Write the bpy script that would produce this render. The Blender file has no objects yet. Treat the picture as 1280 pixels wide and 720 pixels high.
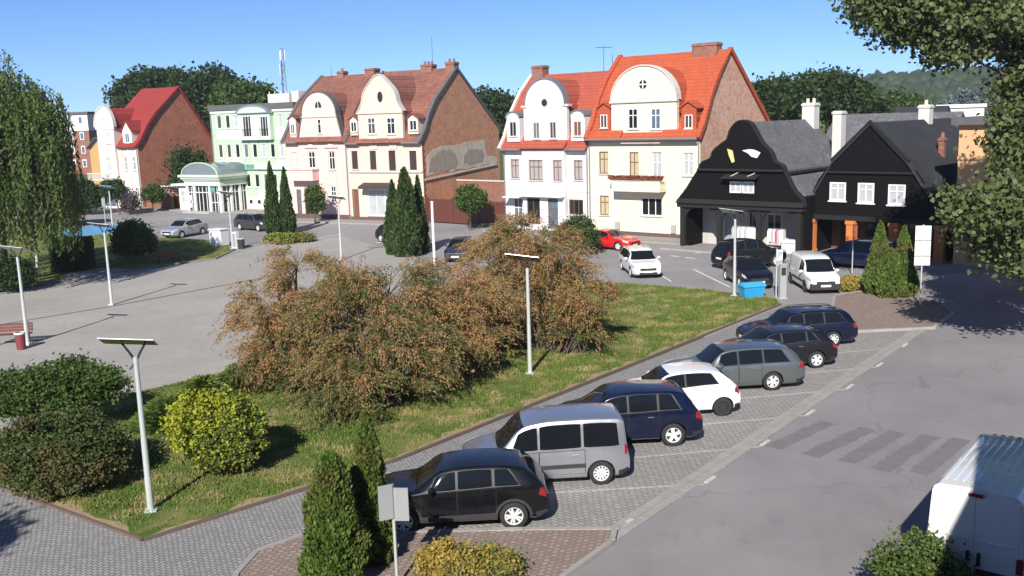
import bpy, bmesh, math, random
import numpy as np
from mathutils import Vector, Matrix

random.seed(7)
rng = np.random.default_rng(11)
scene = bpy.context.scene
col = scene.collection
R = math.radians

# ------------------------------------------------------------------ camera
CAM_H = 9.5
FPX = 1200.0                                  # focal length in pixels of the 1280 wide photograph
PITCH, ROLL = 0.175157, -0.0306215
_fw = np.array([0, math.cos(PITCH), -math.sin(PITCH)])
_up0 = np.array([0, math.sin(PITCH), math.cos(PITCH)])
_rt0 = np.array([1.0, 0, 0])
_rt = math.cos(ROLL) * _rt0 + math.sin(ROLL) * _up0
_up = -math.sin(ROLL) * _rt0 + math.cos(ROLL) * _up0
cam_data = bpy.data.cameras.new('camera')
cam = bpy.data.objects.new('camera', cam_data)
col.objects.link(cam)
m = Matrix.Identity(4)
for i in range(3):
    m[i][0] = _rt[i]; m[i][1] = _up[i]; m[i][2] = -_fw[i]
m[2][3] = CAM_H
cam.matrix_world = m
cam_data.sensor_width = 36.0
cam_data.lens = 36.0 * FPX / 1280.0
cam_data.clip_end = 6000.0
cam_data.clip_start = 0.1
scene.camera = cam

# ------------------------------------------------------------------ world, sun, exposure
SUN_AZ, SUN_EL = 194.0, 33.5
world = bpy.data.worlds.new('World')
scene.world = world
world.use_nodes = True
wt = world.node_tree
sky = wt.nodes.new('ShaderNodeTexSky')
sky.sky_type = 'NISHITA'
sky.sun_disc = False
sky.sun_elevation = R(SUN_EL)
sky.sun_rotation = R(SUN_AZ)
sky.air_density = 0.45
sky.dust_density = 0.0
sky.ozone_density = 7.0
bgn = wt.nodes['Background']
bgn.inputs[1].default_value = 0.10
wt.links.new(sky.outputs[0], bgn.inputs[0])
sl = bpy.data.lights.new('sun', 'SUN')
sl.energy = 4.9
sl.angle = R(0.5)
sl.color = (1.0, 0.95, 0.87)
so = bpy.data.objects.new('sun', sl)
col.objects.link(so)
_sd = Vector((math.sin(R(SUN_AZ)) * math.cos(R(SUN_EL)), math.cos(R(SUN_AZ)) * math.cos(R(SUN_EL)), math.sin(R(SUN_EL))))
so.rotation_euler = (-_sd).to_track_quat('-Z', 'Y').to_euler()
so.location = _sd * 60
vs = scene.view_settings
vs.view_transform = 'Standard'
vs.look = 'None'
vs.exposure = 0.6
vs.gamma = 1.0
vs.use_curve_mapping = False
scene.cycles.max_bounces = 6
scene.cycles.transparent_max_bounces = 6

# ------------------------------------------------------------------ measuring helpers
def ray(px, py):
    return _fw + _rt * ((px - 640) / FPX) + _up * ((360 - py) / FPX)
def G(px, py, z=0.0):
    """the point at height z that the photograph shows at pixel px, py"""
    d = ray(px, py); s = (z - CAM_H) / d[2]
    return np.array([0, 0, CAM_H]) + d * s
def at(px, py, dist):
    """the point at forward distance dist (world y) seen at pixel px, py"""
    d = ray(px, py); s = dist / d[1]
    return np.array([0, 0, CAM_H]) + d * s
def proj(p):
    d = np.array(p, float) - np.array([0, 0, CAM_H])
    return 640 + FPX * (d @ _rt) / (d @ _fw), 360 - FPX * (d @ _up) / (d @ _fw)

# ------------------------------------------------------------------ materials
M = {}
def _nodes(name):
    mt = bpy.data.materials.new(name); mt.use_nodes = True
    nt = mt.node_tree; b = nt.nodes['Principled BSDF']
    return mt, nt, b
def N(nt, t, **kw):
    n = nt.nodes.new(t)
    for k, v in kw.items(): setattr(n, k, v)
    return n
def mixrgb(nt, fac, a, b, mode='MIX'):
    n = N(nt, 'ShaderNodeMix', data_type='RGBA', blend_type=mode)
    for s, v in ((0, fac), (6, a), (7, b)):
        if hasattr(v, 'links') or isinstance(v, bpy.types.NodeSocket): nt.links.new(v, n.inputs[s])
        elif s == 0: n.inputs[0].default_value = v
        else: n.inputs[s].default_value = (*v, 1) if len(v) == 3 else v
    return n.outputs[2]
def noise(nt, scale, detail=4, rough=0.55, vec=None):
    n = N(nt, 'ShaderNodeTexNoise'); n.inputs['Scale'].default_value = scale
    n.inputs['Detail'].default_value = detail; n.inputs['Roughness'].default_value = rough
    if vec is not None: nt.links.new(vec, n.inputs['Vector'])
    return n.outputs['Fac']
def ramp(nt, fac, stops):
    n = N(nt, 'ShaderNodeValToRGB'); e = n.color_ramp.elements
    while len(e) < len(stops): e.new(0.5)
    for i, (p, c) in enumerate(stops):
        e[i].position = p; e[i].color = (c, c, c, 1) if not hasattr(c, '__len__') else (*c, 1)
    nt.links.new(fac, n.inputs[0]); return n.outputs[0]
def coords(nt, kind='Object'):
    return N(nt, 'ShaderNodeTexCoord').outputs[kind]
def bump(nt, b, h, strength=0.3, dist=0.02):
    n = N(nt, 'ShaderNodeBump'); n.inputs['Strength'].default_value = strength; n.inputs['Distance'].default_value = dist
    nt.links.new(h, n.inputs['Height']); nt.links.new(n.outputs[0], b.inputs['Normal'])
def scl(c, k): return tuple(min(1, x * k) for x in c)

def plain(name, c, rough=0.6, metal=0.0, var=0.12, nscale=3.0, spec=0.5, coat=0.0, bmp=0.0):
    if name in M: return M[name]
    mt, nt, b = _nodes(name)
    v = noise(nt, nscale, 5, vec=coords(nt))
    cc = mixrgb(nt, v, scl(c, 1 - var), scl(c, 1 + var))
    nt.links.new(cc, b.inputs['Base Color'])
    b.inputs['Roughness'].default_value = rough; b.inputs['Metallic'].default_value = metal
    b.inputs['Specular IOR Level'].default_value = spec
    b.inputs['Coat Weight'].default_value = coat; b.inputs['Coat Roughness'].default_value = 0.03
    if bmp: bump(nt, b, noise(nt, nscale * 8, 4, vec=coords(nt)), bmp, 0.01)
    M[name] = mt; return mt
def plaster(name, c, dirt=0.75, big=0.5):
    if name in M: return M[name]
    mt, nt, b = _nodes(name); co = coords(nt)
    v = noise(nt, big, 6, 0.62, co)
    mp = N(nt, 'ShaderNodeMapping'); mp.inputs['Scale'].default_value = (2.2, 2.2, 0.22); nt.links.new(co, mp.inputs[0])
    st = noise(nt, 1.0, 5, 0.6, mp.outputs[0])
    c1 = mixrgb(nt, ramp(nt, v, [(0.35, 0.0), (0.75, 1.0)]), c, scl(c, dirt))
    c2 = mixrgb(nt, ramp(nt, st, [(0.55, 0.0), (0.8, 0.55)]), c1, tuple(x * k for x, k in zip(c, (0.62, 0.58, 0.52))))
    nt.links.new(c2, b.inputs['Base Color']); b.inputs['Roughness'].default_value = 0.85
    b.inputs['Specular IOR Level'].default_value = 0.2
    bump(nt, b, noise(nt, 14, 4, vec=co), 0.25, 0.015)
    M[name] = mt; return mt
def brick(name, c1, c2, mortar, axis='y', w=0.27, h=0.085, patch=None, msize=0.012):
    """brick wall; axis is the local direction that runs along the wall"""
    if name in M: return M[name]
    mt, nt, b = _nodes(name); co = coords(nt)
    sp = N(nt, 'ShaderNodeSeparateXYZ'); nt.links.new(co, sp.inputs[0])
    cb = N(nt, 'ShaderNodeCombineXYZ'); nt.links.new(sp.outputs[0 if axis == 'x' else 1], cb.inputs[0]); nt.links.new(sp.outputs[2], cb.inputs[1])
    br = N(nt, 'ShaderNodeTexBrick'); nt.links.new(cb.outputs[0], br.inputs['Vector'])
    br.inputs['Scale'].default_value = 1.0; br.inputs['Brick Width'].default_value = w; br.inputs['Row Height'].default_value = h
    br.inputs['Mortar Size'].default_value = msize; br.inputs['Color1'].default_value = (*c1, 1); br.inputs['Color2'].default_value = (*c2, 1)
    br.inputs['Mortar'].default_value = (*mortar, 1); br.inputs['Bias'].default_value = 0.0
    v = noise(nt, 0.8, 7, 0.7, co)
    c = mixrgb(nt, ramp(nt, v, [(0.3, 0.0), (0.75, 1.0)]), br.outputs['Color'], scl(c1, 0.62))
    v2 = noise(nt, 5.0, 5, 0.7, co)
    c = mixrgb(nt, ramp(nt, v2, [(0.46, 0.0), (0.66, 0.75)]), c, mortar)
    v4 = noise(nt, 2.3, 6, 0.75, co)
    c = mixrgb(nt, ramp(nt, v4, [(0.52, 0.0), (0.68, 0.7)]), c, scl(c2, 0.5))
    if patch:
        v3 = noise(nt, 0.9, 5, 0.6, co)
        c = mixrgb(nt, ramp(nt, v3, [(0.53, 0.0), (0.60, 0.8)]), c, patch)
    nt.links.new(c, b.inputs['Base Color']); b.inputs['Roughness'].default_value = 0.9; b.inputs['Specular IOR Level'].default_value = 0.2
    bump(nt, b, v2, 0.5, 0.03)
    M[name] = mt; return mt
def tiles(name, c1, c2, dark, axis='x', w=0.22, h=0.26, stain=0.5):
    """clay tile or shingle roof, courses by height"""
    if name in M: return M[name]
    mt, nt, b = _nodes(name); co = coords(nt)
    sp = N(nt, 'ShaderNodeSeparateXYZ'); nt.links.new(co, sp.inputs[0])
    cb = N(nt, 'ShaderNodeCombineXYZ'); nt.links.new(sp.outputs[0 if axis == 'x' else 1], cb.inputs[0]); nt.links.new(sp.outputs[2], cb.inputs[1])
    br = N(nt, 'ShaderNodeTexBrick'); nt.links.new(cb.outputs[0], br.inputs['Vector'])
    br.inputs['Scale'].default_value = 1.0; br.inputs['Brick Width'].default_value = w; br.inputs['Row Height'].default_value = h
    br.inputs['Mortar Size'].default_value = 0.018; br.inputs['Color1'].default_value = (*c1, 1); br.inputs['Color2'].default_value = (*c2, 1)
    br.inputs['Mortar'].default_value = (*dark, 1)
    v = noise(nt, 0.7, 7, 0.68, co)
    c = mixrgb(nt, ramp(nt, v, [(0.4, 0.0), (0.72, stain)]), br.outputs['Color'], dark)
    v2 = noise(nt, 6.0, 4, 0.6, co)
    c = mixrgb(nt, ramp(nt, v2, [(0.5, 0.0), (0.72, min(1, stain * 0.9))]), c, dark)
    nt.links.new(c, b.inputs['Base Color']); b.inputs['Roughness'].default_value = 0.85; b.inputs['Specular IOR Level'].default_value = 0.12
    bump(nt, b, br.outputs['Fac'], -0.5, 0.03)
    M[name] = mt; return mt
def mottled(name, c, fleck, amount=0.6):
    """weathered felt or slate with pale lichen flecks"""
    if name in M: return M[name]
    mt, nt, b = _nodes(name); co = coords(nt)
    v = noise(nt, 0.8, 6, 0.7, co); f = noise(nt, 7.0, 5, 0.75, co); f2 = noise(nt, 2.2, 4, 0.6, co)
    a = mixrgb(nt, ramp(nt, v, [(0.3, 0.0), (0.7, 1.0)]), scl(c, 0.75), scl(c, 1.25))
    a = mixrgb(nt, ramp(nt, f, [(0.54, 0.0), (0.66, amount)]), a, fleck)
    a = mixrgb(nt, ramp(nt, f2, [(0.55, 0.0), (0.75, amount * .5)]), a, fleck)
    nt.links.new(a, b.inputs['Base Color']); b.inputs['Roughness'].default_value = 0.9; b.inputs['Specular IOR Level'].default_value = 0.15
    bump(nt, b, f, 0.6, 0.03)
    M[name] = mt; return mt
def leafmat(name, c1, c2, c3=None, trans=0.35, rough=0.55):
    if name in M: return M[name]
    mt, nt, b = _nodes(name)
    g = N(nt, 'ShaderNodeNewGeometry')
    c = mixrgb(nt, g.outputs['Random Per Island'], c1, c2)
    if c3:
        v = noise(nt, 0.9, 3, 0.6, coords(nt))
        c = mixrgb(nt, ramp(nt, v, [(0.48, 0.0), (0.62, 1.0)]), c, c3)
    nt.links.new(c, b.inputs['Base Color']); b.inputs['Roughness'].default_value = rough
    b.inputs['Specular IOR Level'].default_value = 0.25
    tr = N(nt, 'ShaderNodeBsdfTranslucent'); nt.links.new(c, tr.inputs[0])
    mx = N(nt, 'ShaderNodeMixShader'); mx.inputs[0].default_value = trans
    nt.links.new(b.outputs[0], mx.inputs[1]); nt.links.new(tr.outputs[0], mx.inputs[2])
    nt.links.new(mx.outputs[0], nt.nodes['Material Output'].inputs[0])
    M[name] = mt; return mt
def paving(name, c1, c2, mortar, az, w, h, msize=0.012, var=0.35, nscale=0.35, bmp=0.6, rough=0.9, bias=0.0):
    """block paving laid in courses that run along the compass direction az"""
    if name in M: return M[name]
    mt, nt, b = _nodes(name); co = coords(nt)
    mp = N(nt, 'ShaderNodeMapping'); mp.inputs['Rotation'].default_value = (0, 0, R(az - 90)); nt.links.new(co, mp.inputs[0])
    dn = N(nt, 'ShaderNodeTexNoise'); dn.inputs['Scale'].default_value = 1.2; nt.links.new(co, dn.inputs['Vector'])
    ad = N(nt, 'ShaderNodeMix', data_type='RGBA', blend_type='LINEAR_LIGHT'); ad.inputs[0].default_value = 0.05
    nt.links.new(mp.outputs[0], ad.inputs[6]); nt.links.new(dn.outputs['Color'], ad.inputs[7])
    br = N(nt, 'ShaderNodeTexBrick'); nt.links.new(ad.outputs[2], br.inputs['Vector'])
    br.inputs['Scale'].default_value = 1.0; br.inputs['Brick Width'].default_value = w; br.inputs['Row Height'].default_value = h
    br.inputs['Mortar Size'].default_value = msize; br.inputs['Color1'].default_value = (*c1, 1); br.inputs['Color2'].default_value = (*c2, 1)
    br.inputs['Mortar'].default_value = (*mortar, 1); br.inputs['Bias'].default_value = bias
    v = noise(nt, nscale, 7, 0.65, co)
    c = mixrgb(nt, ramp(nt, v, [(0.35, 0.0), (0.7, var)]), br.outputs['Color'], mortar)
    v2 = noise(nt, 9, 4, 0.7, co)
    c = mixrgb(nt, ramp(nt, v2, [(0.4, 0.0), (0.75, 0.45)]), c, scl(c1, 0.6))
    nt.links.new(c, b.inputs['Base Color']); b.inputs['Roughness'].default_value = rough; b.inputs['Specular IOR Level'].default_value = 0.2
    bump(nt, b, br.outputs['Fac'], -bmp, 0.03)
    M[name] = mt; return mt
def asphalt(name, c, patchc=0.75):
    if name in M: return M[name]
    mt, nt, b = _nodes(name); co = coords(nt)
    v = noise(nt, 0.16, 7, 0.62, co); f = noise(nt, 45, 3, 0.7, co); w = noise(nt, 1.3, 6, 0.7, co)
    c1 = mixrgb(nt, ramp(nt, v, [(0.35, 0.0), (0.68, 1.0)]), scl(c, 1.12), scl(c, patchc))
    c2 = mixrgb(nt, ramp(nt, f, [(0.35, 0.0), (0.7, 0.45)]), c1, scl(c, 1.6))
    c3 = mixrgb(nt, ramp(nt, w, [(0.55, 0.0), (0.75, 0.5)]), c2, scl(c, 0.7))
    vo = N(nt, 'ShaderNodeTexVoronoi', feature='DISTANCE_TO_EDGE'); vo.inputs['Scale'].default_value = 0.075
    dn = N(nt, 'ShaderNodeTexNoise'); dn.inputs['Scale'].default_value = 0.8; dn.inputs['Detail'].default_value = 5; nt.links.new(co, dn.inputs['Vector'])
    ad = N(nt, 'ShaderNodeMix', data_type='RGBA', blend_type='LINEAR_LIGHT'); ad.inputs[0].default_value = 0.8
    nt.links.new(co, ad.inputs[6]); nt.links.new(dn.outputs['Color'], ad.inputs[7]); nt.links.new(ad.outputs[2], vo.inputs['Vector'])
    c4 = mixrgb(nt, ramp(nt, vo.outputs['Distance'], [(0.0, 0.28), (0.002, 0.0)]), c3, scl(c, 0.35))
    nt.links.new(c4, b.inputs['Base Color']); b.inputs['Roughness'].default_value = 0.88; b.inputs['Specular IOR Level'].default_value = 0.25
    bump(nt, b, f, 0.4, 0.008)
    M[name] = mt; return mt
def soilgrass(name, g1, g2, dry, soil):
    mt, nt, b = _nodes(name); co = coords(nt)
    v = noise(nt, 0.45, 6, 0.7, co); v2 = noise(nt, 1.7, 5, 0.7, co); f = noise(nt, 22, 3, 0.7, co)
    c = mixrgb(nt, f, g1, g2)
    c = mixrgb(nt, ramp(nt, v, [(0.42, 0.0), (0.62, 0.85)]), c, dry)
    c = mixrgb(nt, ramp(nt, v2, [(0.56, 0.0), (0.74, 0.7)]), c, soil)
    nt.links.new(c, b.inputs['Base Color']); b.inputs['Roughness'].default_value = 0.95; b.inputs['Specular IOR Level'].default_value = 0.1
    bump(nt, b, f, 0.8, 0.05)
    M[name] = mt; return mt
def paint(name, c, flake=0.0, rough=0.25):
    """car paint under clear coat, with faint dust"""
    if name in M: return M[name]
    mt, nt, b = _nodes(name); co = coords(nt)
    v = noise(nt, 2.5, 6, 0.65, co)
    cc = mixrgb(nt, ramp(nt, v, [(0.45, 0.0), (0.8, 0.03)]), c, (0.25, 0.23, 0.2))
    nt.links.new(cc, b.inputs['Base Color']); b.inputs['Metallic'].default_value = flake
    rr = ramp(nt, v, [(0.3, rough), (0.8, rough + 0.15)]); nt.links.new(rr, b.inputs['Roughness'])
    b.inputs['Coat Weight'].default_value = 1.0; b.inputs['Coat Roughness'].default_value = 0.04
    b.inputs['Specular IOR Level'].default_value = 0.15 if max(c) < .1 else .5; b.inputs['Coat IOR'].default_value = 1.42 if max(c) < .1 else 1.5
    M[name] = mt; return mt

# ------------------------------------------------------------------ mesh builder
class MB:
    def __init__(s): s.v = []; s.f = []; s.mi = []
    def _add(s, vs, fs, mi=0):
        o = len(s.v); s.v += [tuple(map(float, p)) for p in vs]
        s.f += [tuple(i + o for i in f) for f in fs]; s.mi += [mi] * len(fs); return s
    def box(s, x0, x1, y0, y1, z0, z1, mi=0):
        return s._add([(x0, y0, z0), (x1, y0, z0), (x1, y1, z0), (x0, y1, z0), (x0, y0, z1), (x1, y0, z1), (x1, y1, z1), (x0, y1, z1)],
                      [(3, 2, 1, 0), (4, 5, 6, 7), (0, 1, 5, 4), (1, 2, 6, 5), (2, 3, 7, 6), (3, 0, 4, 7)], mi)
    def poly(s, pts, mi=0): return s._add(pts, [tuple(range(len(pts)))], mi)
    def prism(s, out, y0, y1, mi=0, caps=True):
        """outline in x,z extruded along y"""
        n = len(out); vs = [(x, y0, z) for x, z in out] + [(x, y1, z) for x, z in out]
        fs = [(i, (i + 1) % n, n + (i + 1) % n, n + i) for i in range(n)]
        if caps: fs += [tuple(range(n - 1, -1, -1)), tuple(range(n, 2 * n))]
        return s._add(vs, fs, mi)
    def prismx(s, out, x0, x1, mi=0, caps=True):
        """outline in y,z extruded along x"""
        n = len(out); vs = [(x0, y, z) for y, z in out] + [(x1, y, z) for y, z in out]
        fs = [(i, (i + 1) % n, n + (i + 1) % n, n + i) for i in range(n)]
        if caps: fs += [tuple(range(n - 1, -1, -1)), tuple(range(n, 2 * n))]
        return s._add(vs, fs, mi)
    def prismz(s, out, z0, z1, mi=0):
        n = len(out); vs = [(x, y, z0) for x, y in out] + [(x, y, z1) for x, y in out]
        fs = [(i, (i + 1) % n, n + (i + 1) % n, n + i) for i in range(n)] + [tuple(range(n - 1, -1, -1)), tuple(range(n, 2 * n))]
        return s._add(vs, fs, mi)
    def tube(s, pts, radii, n=8, mi=0, cap=True):
        pts = [Vector(p) for p in pts]
        if not hasattr(radii, '__len__'): radii = [radii] * len(pts)
        vs = []
        for i, p in enumerate(pts):
            t = (pts[min(i + 1, len(pts) - 1)] - pts[max(i - 1, 0)]).normalized()
            a = t.cross(Vector((0, 0, 1)))
            if a.length < 1e-3: a = t.cross(Vector((1, 0, 0)))
            a.normalize(); b = t.cross(a)
            for k in range(n):
                q = p + (a * math.cos(2 * math.pi * k / n) + b * math.sin(2 * math.pi * k / n)) * radii[i]
                vs.append(tuple(q))
        fs = [(i * n + k, i * n + (k + 1) % n, (i + 1) * n + (k + 1) % n, (i + 1) * n + k) for i in range(len(pts) - 1) for k in range(n)]
        if cap: fs += [tuple(range(n - 1, -1, -1)), tuple((len(pts) - 1) * n + k for k in range(n))]
        return s._add(vs, fs, mi)
    def lathe(s, prof, c=(0, 0, 0), axis='z', n=24, mi=0):
        vs = []
        for r, h in prof:
            for k in range(n):
                a = 2 * math.pi * k / n; x, y = r * math.cos(a), r * math.sin(a)
                p = (x, y, h) if axis == 'z' else (x, h, y)
                vs.append((p[0] + c[0], p[1] + c[1], p[2] + c[2]))
        fs = [(i * n + k, i * n + (k + 1) % n, (i + 1) * n + (k + 1) % n, (i + 1) * n + k) for i in range(len(prof) - 1) for k in range(n)]
        return s._add(vs, fs, mi)
    def grid(s, P, mi=0):
        """P[i][j] points"""
        a, b = len(P), len(P[0])
        return s._add([p for r in P for p in r], [(i * b + j, i * b + j + 1, (i + 1) * b + j + 1, (i + 1) * b + j) for i in range(a - 1) for j in range(b - 1)], mi)
    def build(s, name, mats, parent=None, smooth=None, bevel=0.0):
        if not isinstance(mats, (list, tuple)): mats = [mats]
        me = bpy.data.meshes.new(name); me.from_pydata(s.v, [], s.f)
        for mt in mats: me.materials.append(mt)
        if len(mats) > 1: me.polygons.foreach_set('material_index', s.mi)
        bm = bmesh.new(); bm.from_mesh(me)
        bmesh.ops.recalc_face_normals(bm, faces=bm.faces)
        if bevel:
            bmesh.ops.bevel(bm, geom=[e for e in bm.edges if len(e.link_faces) == 2 and e.calc_face_angle(0) > 0.6], offset=bevel, segments=2, affect='EDGES', clamp_overlap=True)
        bm.to_mesh(me); bm.free()
        if smooth is not None:
            me.polygons.foreach_set('use_smooth', [True] * len(me.polygons))
            me.set_sharp_from_angle(angle=R(smooth))
        me.update()
        o = bpy.data.objects.new(name, me); col.objects.link(o)
        if parent is not None: o.parent = parent
        return o

def thing(name, label, cat, loc=(0, 0, 0), rz=0.0, group=None):
    o = bpy.data.objects.new(name, None); col.objects.link(o)
    o.empty_display_size = 0.3
    o.location = [float(x) for x in loc]; o.rotation_euler = (0, 0, rz)
    o['label'] = label; o['category'] = cat
    if group: o['group'] = group
    return o
def tag(o, label, cat, group=None):
    o['label'] = label; o['category'] = cat
    if group: o['group'] = group
    return o
def structure(o, kind='structure', label=None, cat=None):
    o['kind'] = kind
    if label: o['label'] = label; o['category'] = cat
    return o
def kids(o): return [c for c in bpy.data.objects if c.parent == o]
def copy_tree(o, loc, rz=None, label=None, group=None, scale=None):
    def cp(a, par):
        c = a.copy(); col.objects.link(c); c.parent = par
        for ch in kids(a): cp(ch, c)
        return c
    r = cp(o, None); r.location = [float(x) for x in loc]
    if rz is not None: r.rotation_euler = (0, 0, rz)
    if scale: r.scale = (scale,) * 3
    if label: r['label'] = label
    if group: r['group'] = group
    return r

# ------------------------------------------------------------------ material palette
asphalt('road_asphalt', (0.225, 0.21, 0.215), 0.74)
asphalt('street_asphalt', (0.25, 0.24, 0.245), 0.74)
plain('asphalt_patch', (0.165, 0.155, 0.162), 0.9, var=0.25, nscale=2.5)
plain('line_white', (0.62, 0.62, 0.60), 0.8, var=0.25, nscale=6)
plain('marker_worn', (0.50, 0.49, 0.48), 0.85, var=0.3, nscale=8)
plain('bare_soil', (0.29, 0.215, 0.125), 0.95, var=0.35, nscale=3, bmp=0.8)
plain('line_worn', (0.36, 0.35, 0.335), 0.85, var=0.3, nscale=6)
paving('bay_pavers', (0.38, 0.365, 0.35), (0.29, 0.28, 0.27), (0.15, 0.14, 0.135), 128, 0.20, 0.13, 0.015, 0.25)
paving('path_setts', (0.36, 0.355, 0.355), (0.26, 0.255, 0.26), (0.13, 0.125, 0.12), 39, 0.13, 0.12, 0.016, 0.2)
paving('plaza_setts', (0.45, 0.43, 0.40), (0.38, 0.36, 0.335), (0.25, 0.235, 0.215), 64, 0.24, 0.12, 0.010, 0.6, 0.16, 0.3)
paving('brown_cobbles', (0.40, 0.30, 0.26), (0.24, 0.18, 0.155), (0.19, 0.155, 0.135), 70, 0.17, 0.14, 0.03, 0.3)
paving('pavement_slabs', (0.36, 0.33, 0.32), (0.31, 0.285, 0.275), (0.18, 0.16, 0.155), 128, 0.4, 0.4, 0.012, 0.3)
paving('brick_pavement', (0.30, 0.16, 0.12), (0.22, 0.115, 0.09), (0.12, 0.09, 0.08), 38, 0.22, 0.11, 0.012, 0.3)
plain('kerb_stone', (0.30, 0.285, 0.265), 0.9, var=0.25, nscale=2, bmp=0.4)
plain('kerb_dark', (0.13, 0.09, 0.075), 0.9, var=0.3, nscale=3, bmp=0.4)
plain('drain_dark', (0.07, 0.065, 0.065), 0.9, var=0.3)
soilgrass('lawn_ground', (0.10, 0.16, 0.03), (0.06, 0.11, 0.02), (0.26, 0.23, 0.09), (0.30, 0.19, 0.11))
soilgrass('wild_ground', (0.09, 0.12, 0.04), (0.06, 0.09, 0.03), (0.14, 0.14, 0.06), (0.12, 0.10, 0.06))
plain('play_blue', (0.10, 0.33, 0.62), 0.8, var=0.1)
leafmat('grass_blades', (0.105, 0.18, 0.033), (0.19, 0.23, 0.055), (0.37, 0.31, 0.14), 0.3, 0.7)

# ------------------------------------------------------------------ ground sheets
def sheet(name, px, z, mat, raw=None, subdiv=0):
    pts = [G(*p) for p in px] if raw is None else raw
    b = MB(); b.poly([(p[0], p[1], z) for p in pts])
    return structure(b.build(name, M[mat]))
def strip_between(p, q, w, z0, z1, b, side=1):
    """a bar of width w along the ground from p to q"""
    p = np.array(p[:2]); q = np.array(q[:2]); d = (q - p) / np.linalg.norm(q - p); n = np.array([-d[1], d[0]]) * side
    out = [p, q, q + n * w, p + n * w]
    b.prismz([tuple(x) for x in out], z0, z1)
def kerb(name, px, w, h, mat, side=1, z0=-0.02, closed=False, seg=1.0):
    b = MB(); pts = [G(*p)[:2] for p in px]
    if closed: pts.append(pts[0])
    for a, c in zip(pts[:-1], pts[1:]):
        L = np.linalg.norm(c - a); n = max(1, int(L / seg))
        for i in range(n):
            g = 0.006 / L
            strip_between(a + (c - a) * (i / n + g), a + (c - a) * ((i + 1) / n - g), w, z0, h + random.uniform(-.006, .006), b, side)
    return structure(b.build(name, M[mat]))

g = MB(); g.poly([(-1500, -350, 0), (1500, -350, 0), (1500, 1500, 0), (-1500, 1500, 0)])
structure(g.build('ground', M['wild_ground']))
# one asphalt sheet for the streets round the square
sheet('street', None, 0.004, 'street_asphalt', [(-120, 40), (-120, 175), (-60, 150), (60, 75), (120, 20), (60, 2), (20, 2), (14, 36), (-20, 60), (-60, 60)])
ROADL = [(690, 732), (1190, 391)]
pl0, pl1 = G(*ROADL[0]), G(*ROADL[1]); rd = (pl1 - pl0) / np.linalg.norm(pl1 - pl0); rn = np.array([rd[1], -rd[0], 0])   # rn points to the right of the road
def RD(s, t): return pl0 + rd * s + rn * t
sheet('road', None, 0.008, 'road_asphalt', [RD(-25, 0), RD(31.6, 0), RD(44, 1.0), RD(44, 9), RD(60, 30), RD(40, 30), RD(30, 8.2), RD(-25, 8.2)])
# brick pavement on the far right side of the road
b = MB(); b.prismz([tuple(RD(s, t)[:2]) for s, t in ((-25, 8.35), (29, 8.35), (29, 12.5), (-25, 12.5))], -0.02, 0.12); structure(b.build('pavement_brick', M['brick_pavement']))
b = MB()
for i in range(54): strip_between(RD(-25 + i, 8.35), RD(-25 + i + 0.99, 8.35), 0.13, -0.02, 0.125, b, 1)
structure(b.build('road_kerb', M['kerb_stone']))
# parking bays, footpath, plaza
sheet('parking_bays', [(280, 800), (420, 690), (985, 379), (1045, 365), (1195, 388), (690, 732), (560, 800)], 0.012, 'bay_pavers')
sheet('footpath', [(-150, 590), (0, 612), (180, 678), (495, 578), (985, 380), (1000, 392), (905, 437), (610, 583), (420, 690), (330, 765), (-150, 740)], 0.016, 'path_setts')
sheet('plaza', [(-300, 425), (0, 366), (130, 344), (270, 325), (330, 306), (430, 296), (560, 333), (600, 345), (480, 400), (330, 455), (150, 497), (0, 545), (-300, 560)], 0.012, 'plaza_setts')
# bay edge: a double course of stone along the road and thin light bay lines
b = MB()
L0 = np.linalg.norm(pl1 - pl0)
for i in range(int(L0 * 2.4)):
    s = -1.5 + i / 2.4
    strip_between(RD(s, -0.28), RD(s + 0.40, -0.28), 0.24, 0.0, 0.022 + random.uniform(0, .006), b, 1)
    strip_between(RD(s, -0.02), RD(s + 0.40, -0.02), 0.24, 0.0, 0.020 + random.uniform(0, .006), b, 1)
structure(b.build('bay_edging', M['kerb_stone']))
b = MB(); w = MB()
bay = [((655, 667), (775, 662)), ((690, 617), (882, 606)), ((780, 574), (952, 559)), ((870, 532), (1010, 520)), ((925, 499), (1060, 487)), ((985, 469), (1098, 459)), ((1035, 443), (1130, 434))]
for p, q in bay:
    P0, Q0 = G(*p), G(*q); d = (Q0 - P0) / np.linalg.norm(Q0 - P0)
    P0 = P0 - d * 3.2
    n = int(np.linalg.norm(Q0 - P0) / 0.25)
    for i in range(n):
        a = P0 + (Q0 - P0) * i / n; c = P0 + (Q0 - P0) * (i + 0.93) / n
        strip_between(a, c, 0.075, 0.0, 0.0165 + random.uniform(0, .003), b, 1)
    strip_between(Q0 + rd * 0.1, Q0 + rd * 0.65, 0.11, 0.0, 0.027, w, 1)
structure(b.build('bay_lines', M['line_worn'])); structure(w.build('bay_markers', M['marker_worn']))
# red brown cobbled islands with kerbs
isl1 = [(285, 760), (300, 722), (325, 694), (380, 674), (655, 668), (765, 667), (762, 680), (700, 725), (640, 770)]
isl2 = [(1045, 372), (1100, 362), (1168, 378), (1189, 393), (1166, 411), (1062, 416), (1040, 396)]
for k, isl in enumerate((isl1, isl2)):
    pts = [G(*p) for p in isl]
    b = MB(); b.prismz([(p[0], p[1]) for p in pts], -0.02, 0.10); structure(b.build('cobbled_island', M['brown_cobbles']))
    kerb('island_kerb', isl, 0.13, 0.125, 'kerb_stone', 1, closed=True, seg=0.8)
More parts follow.
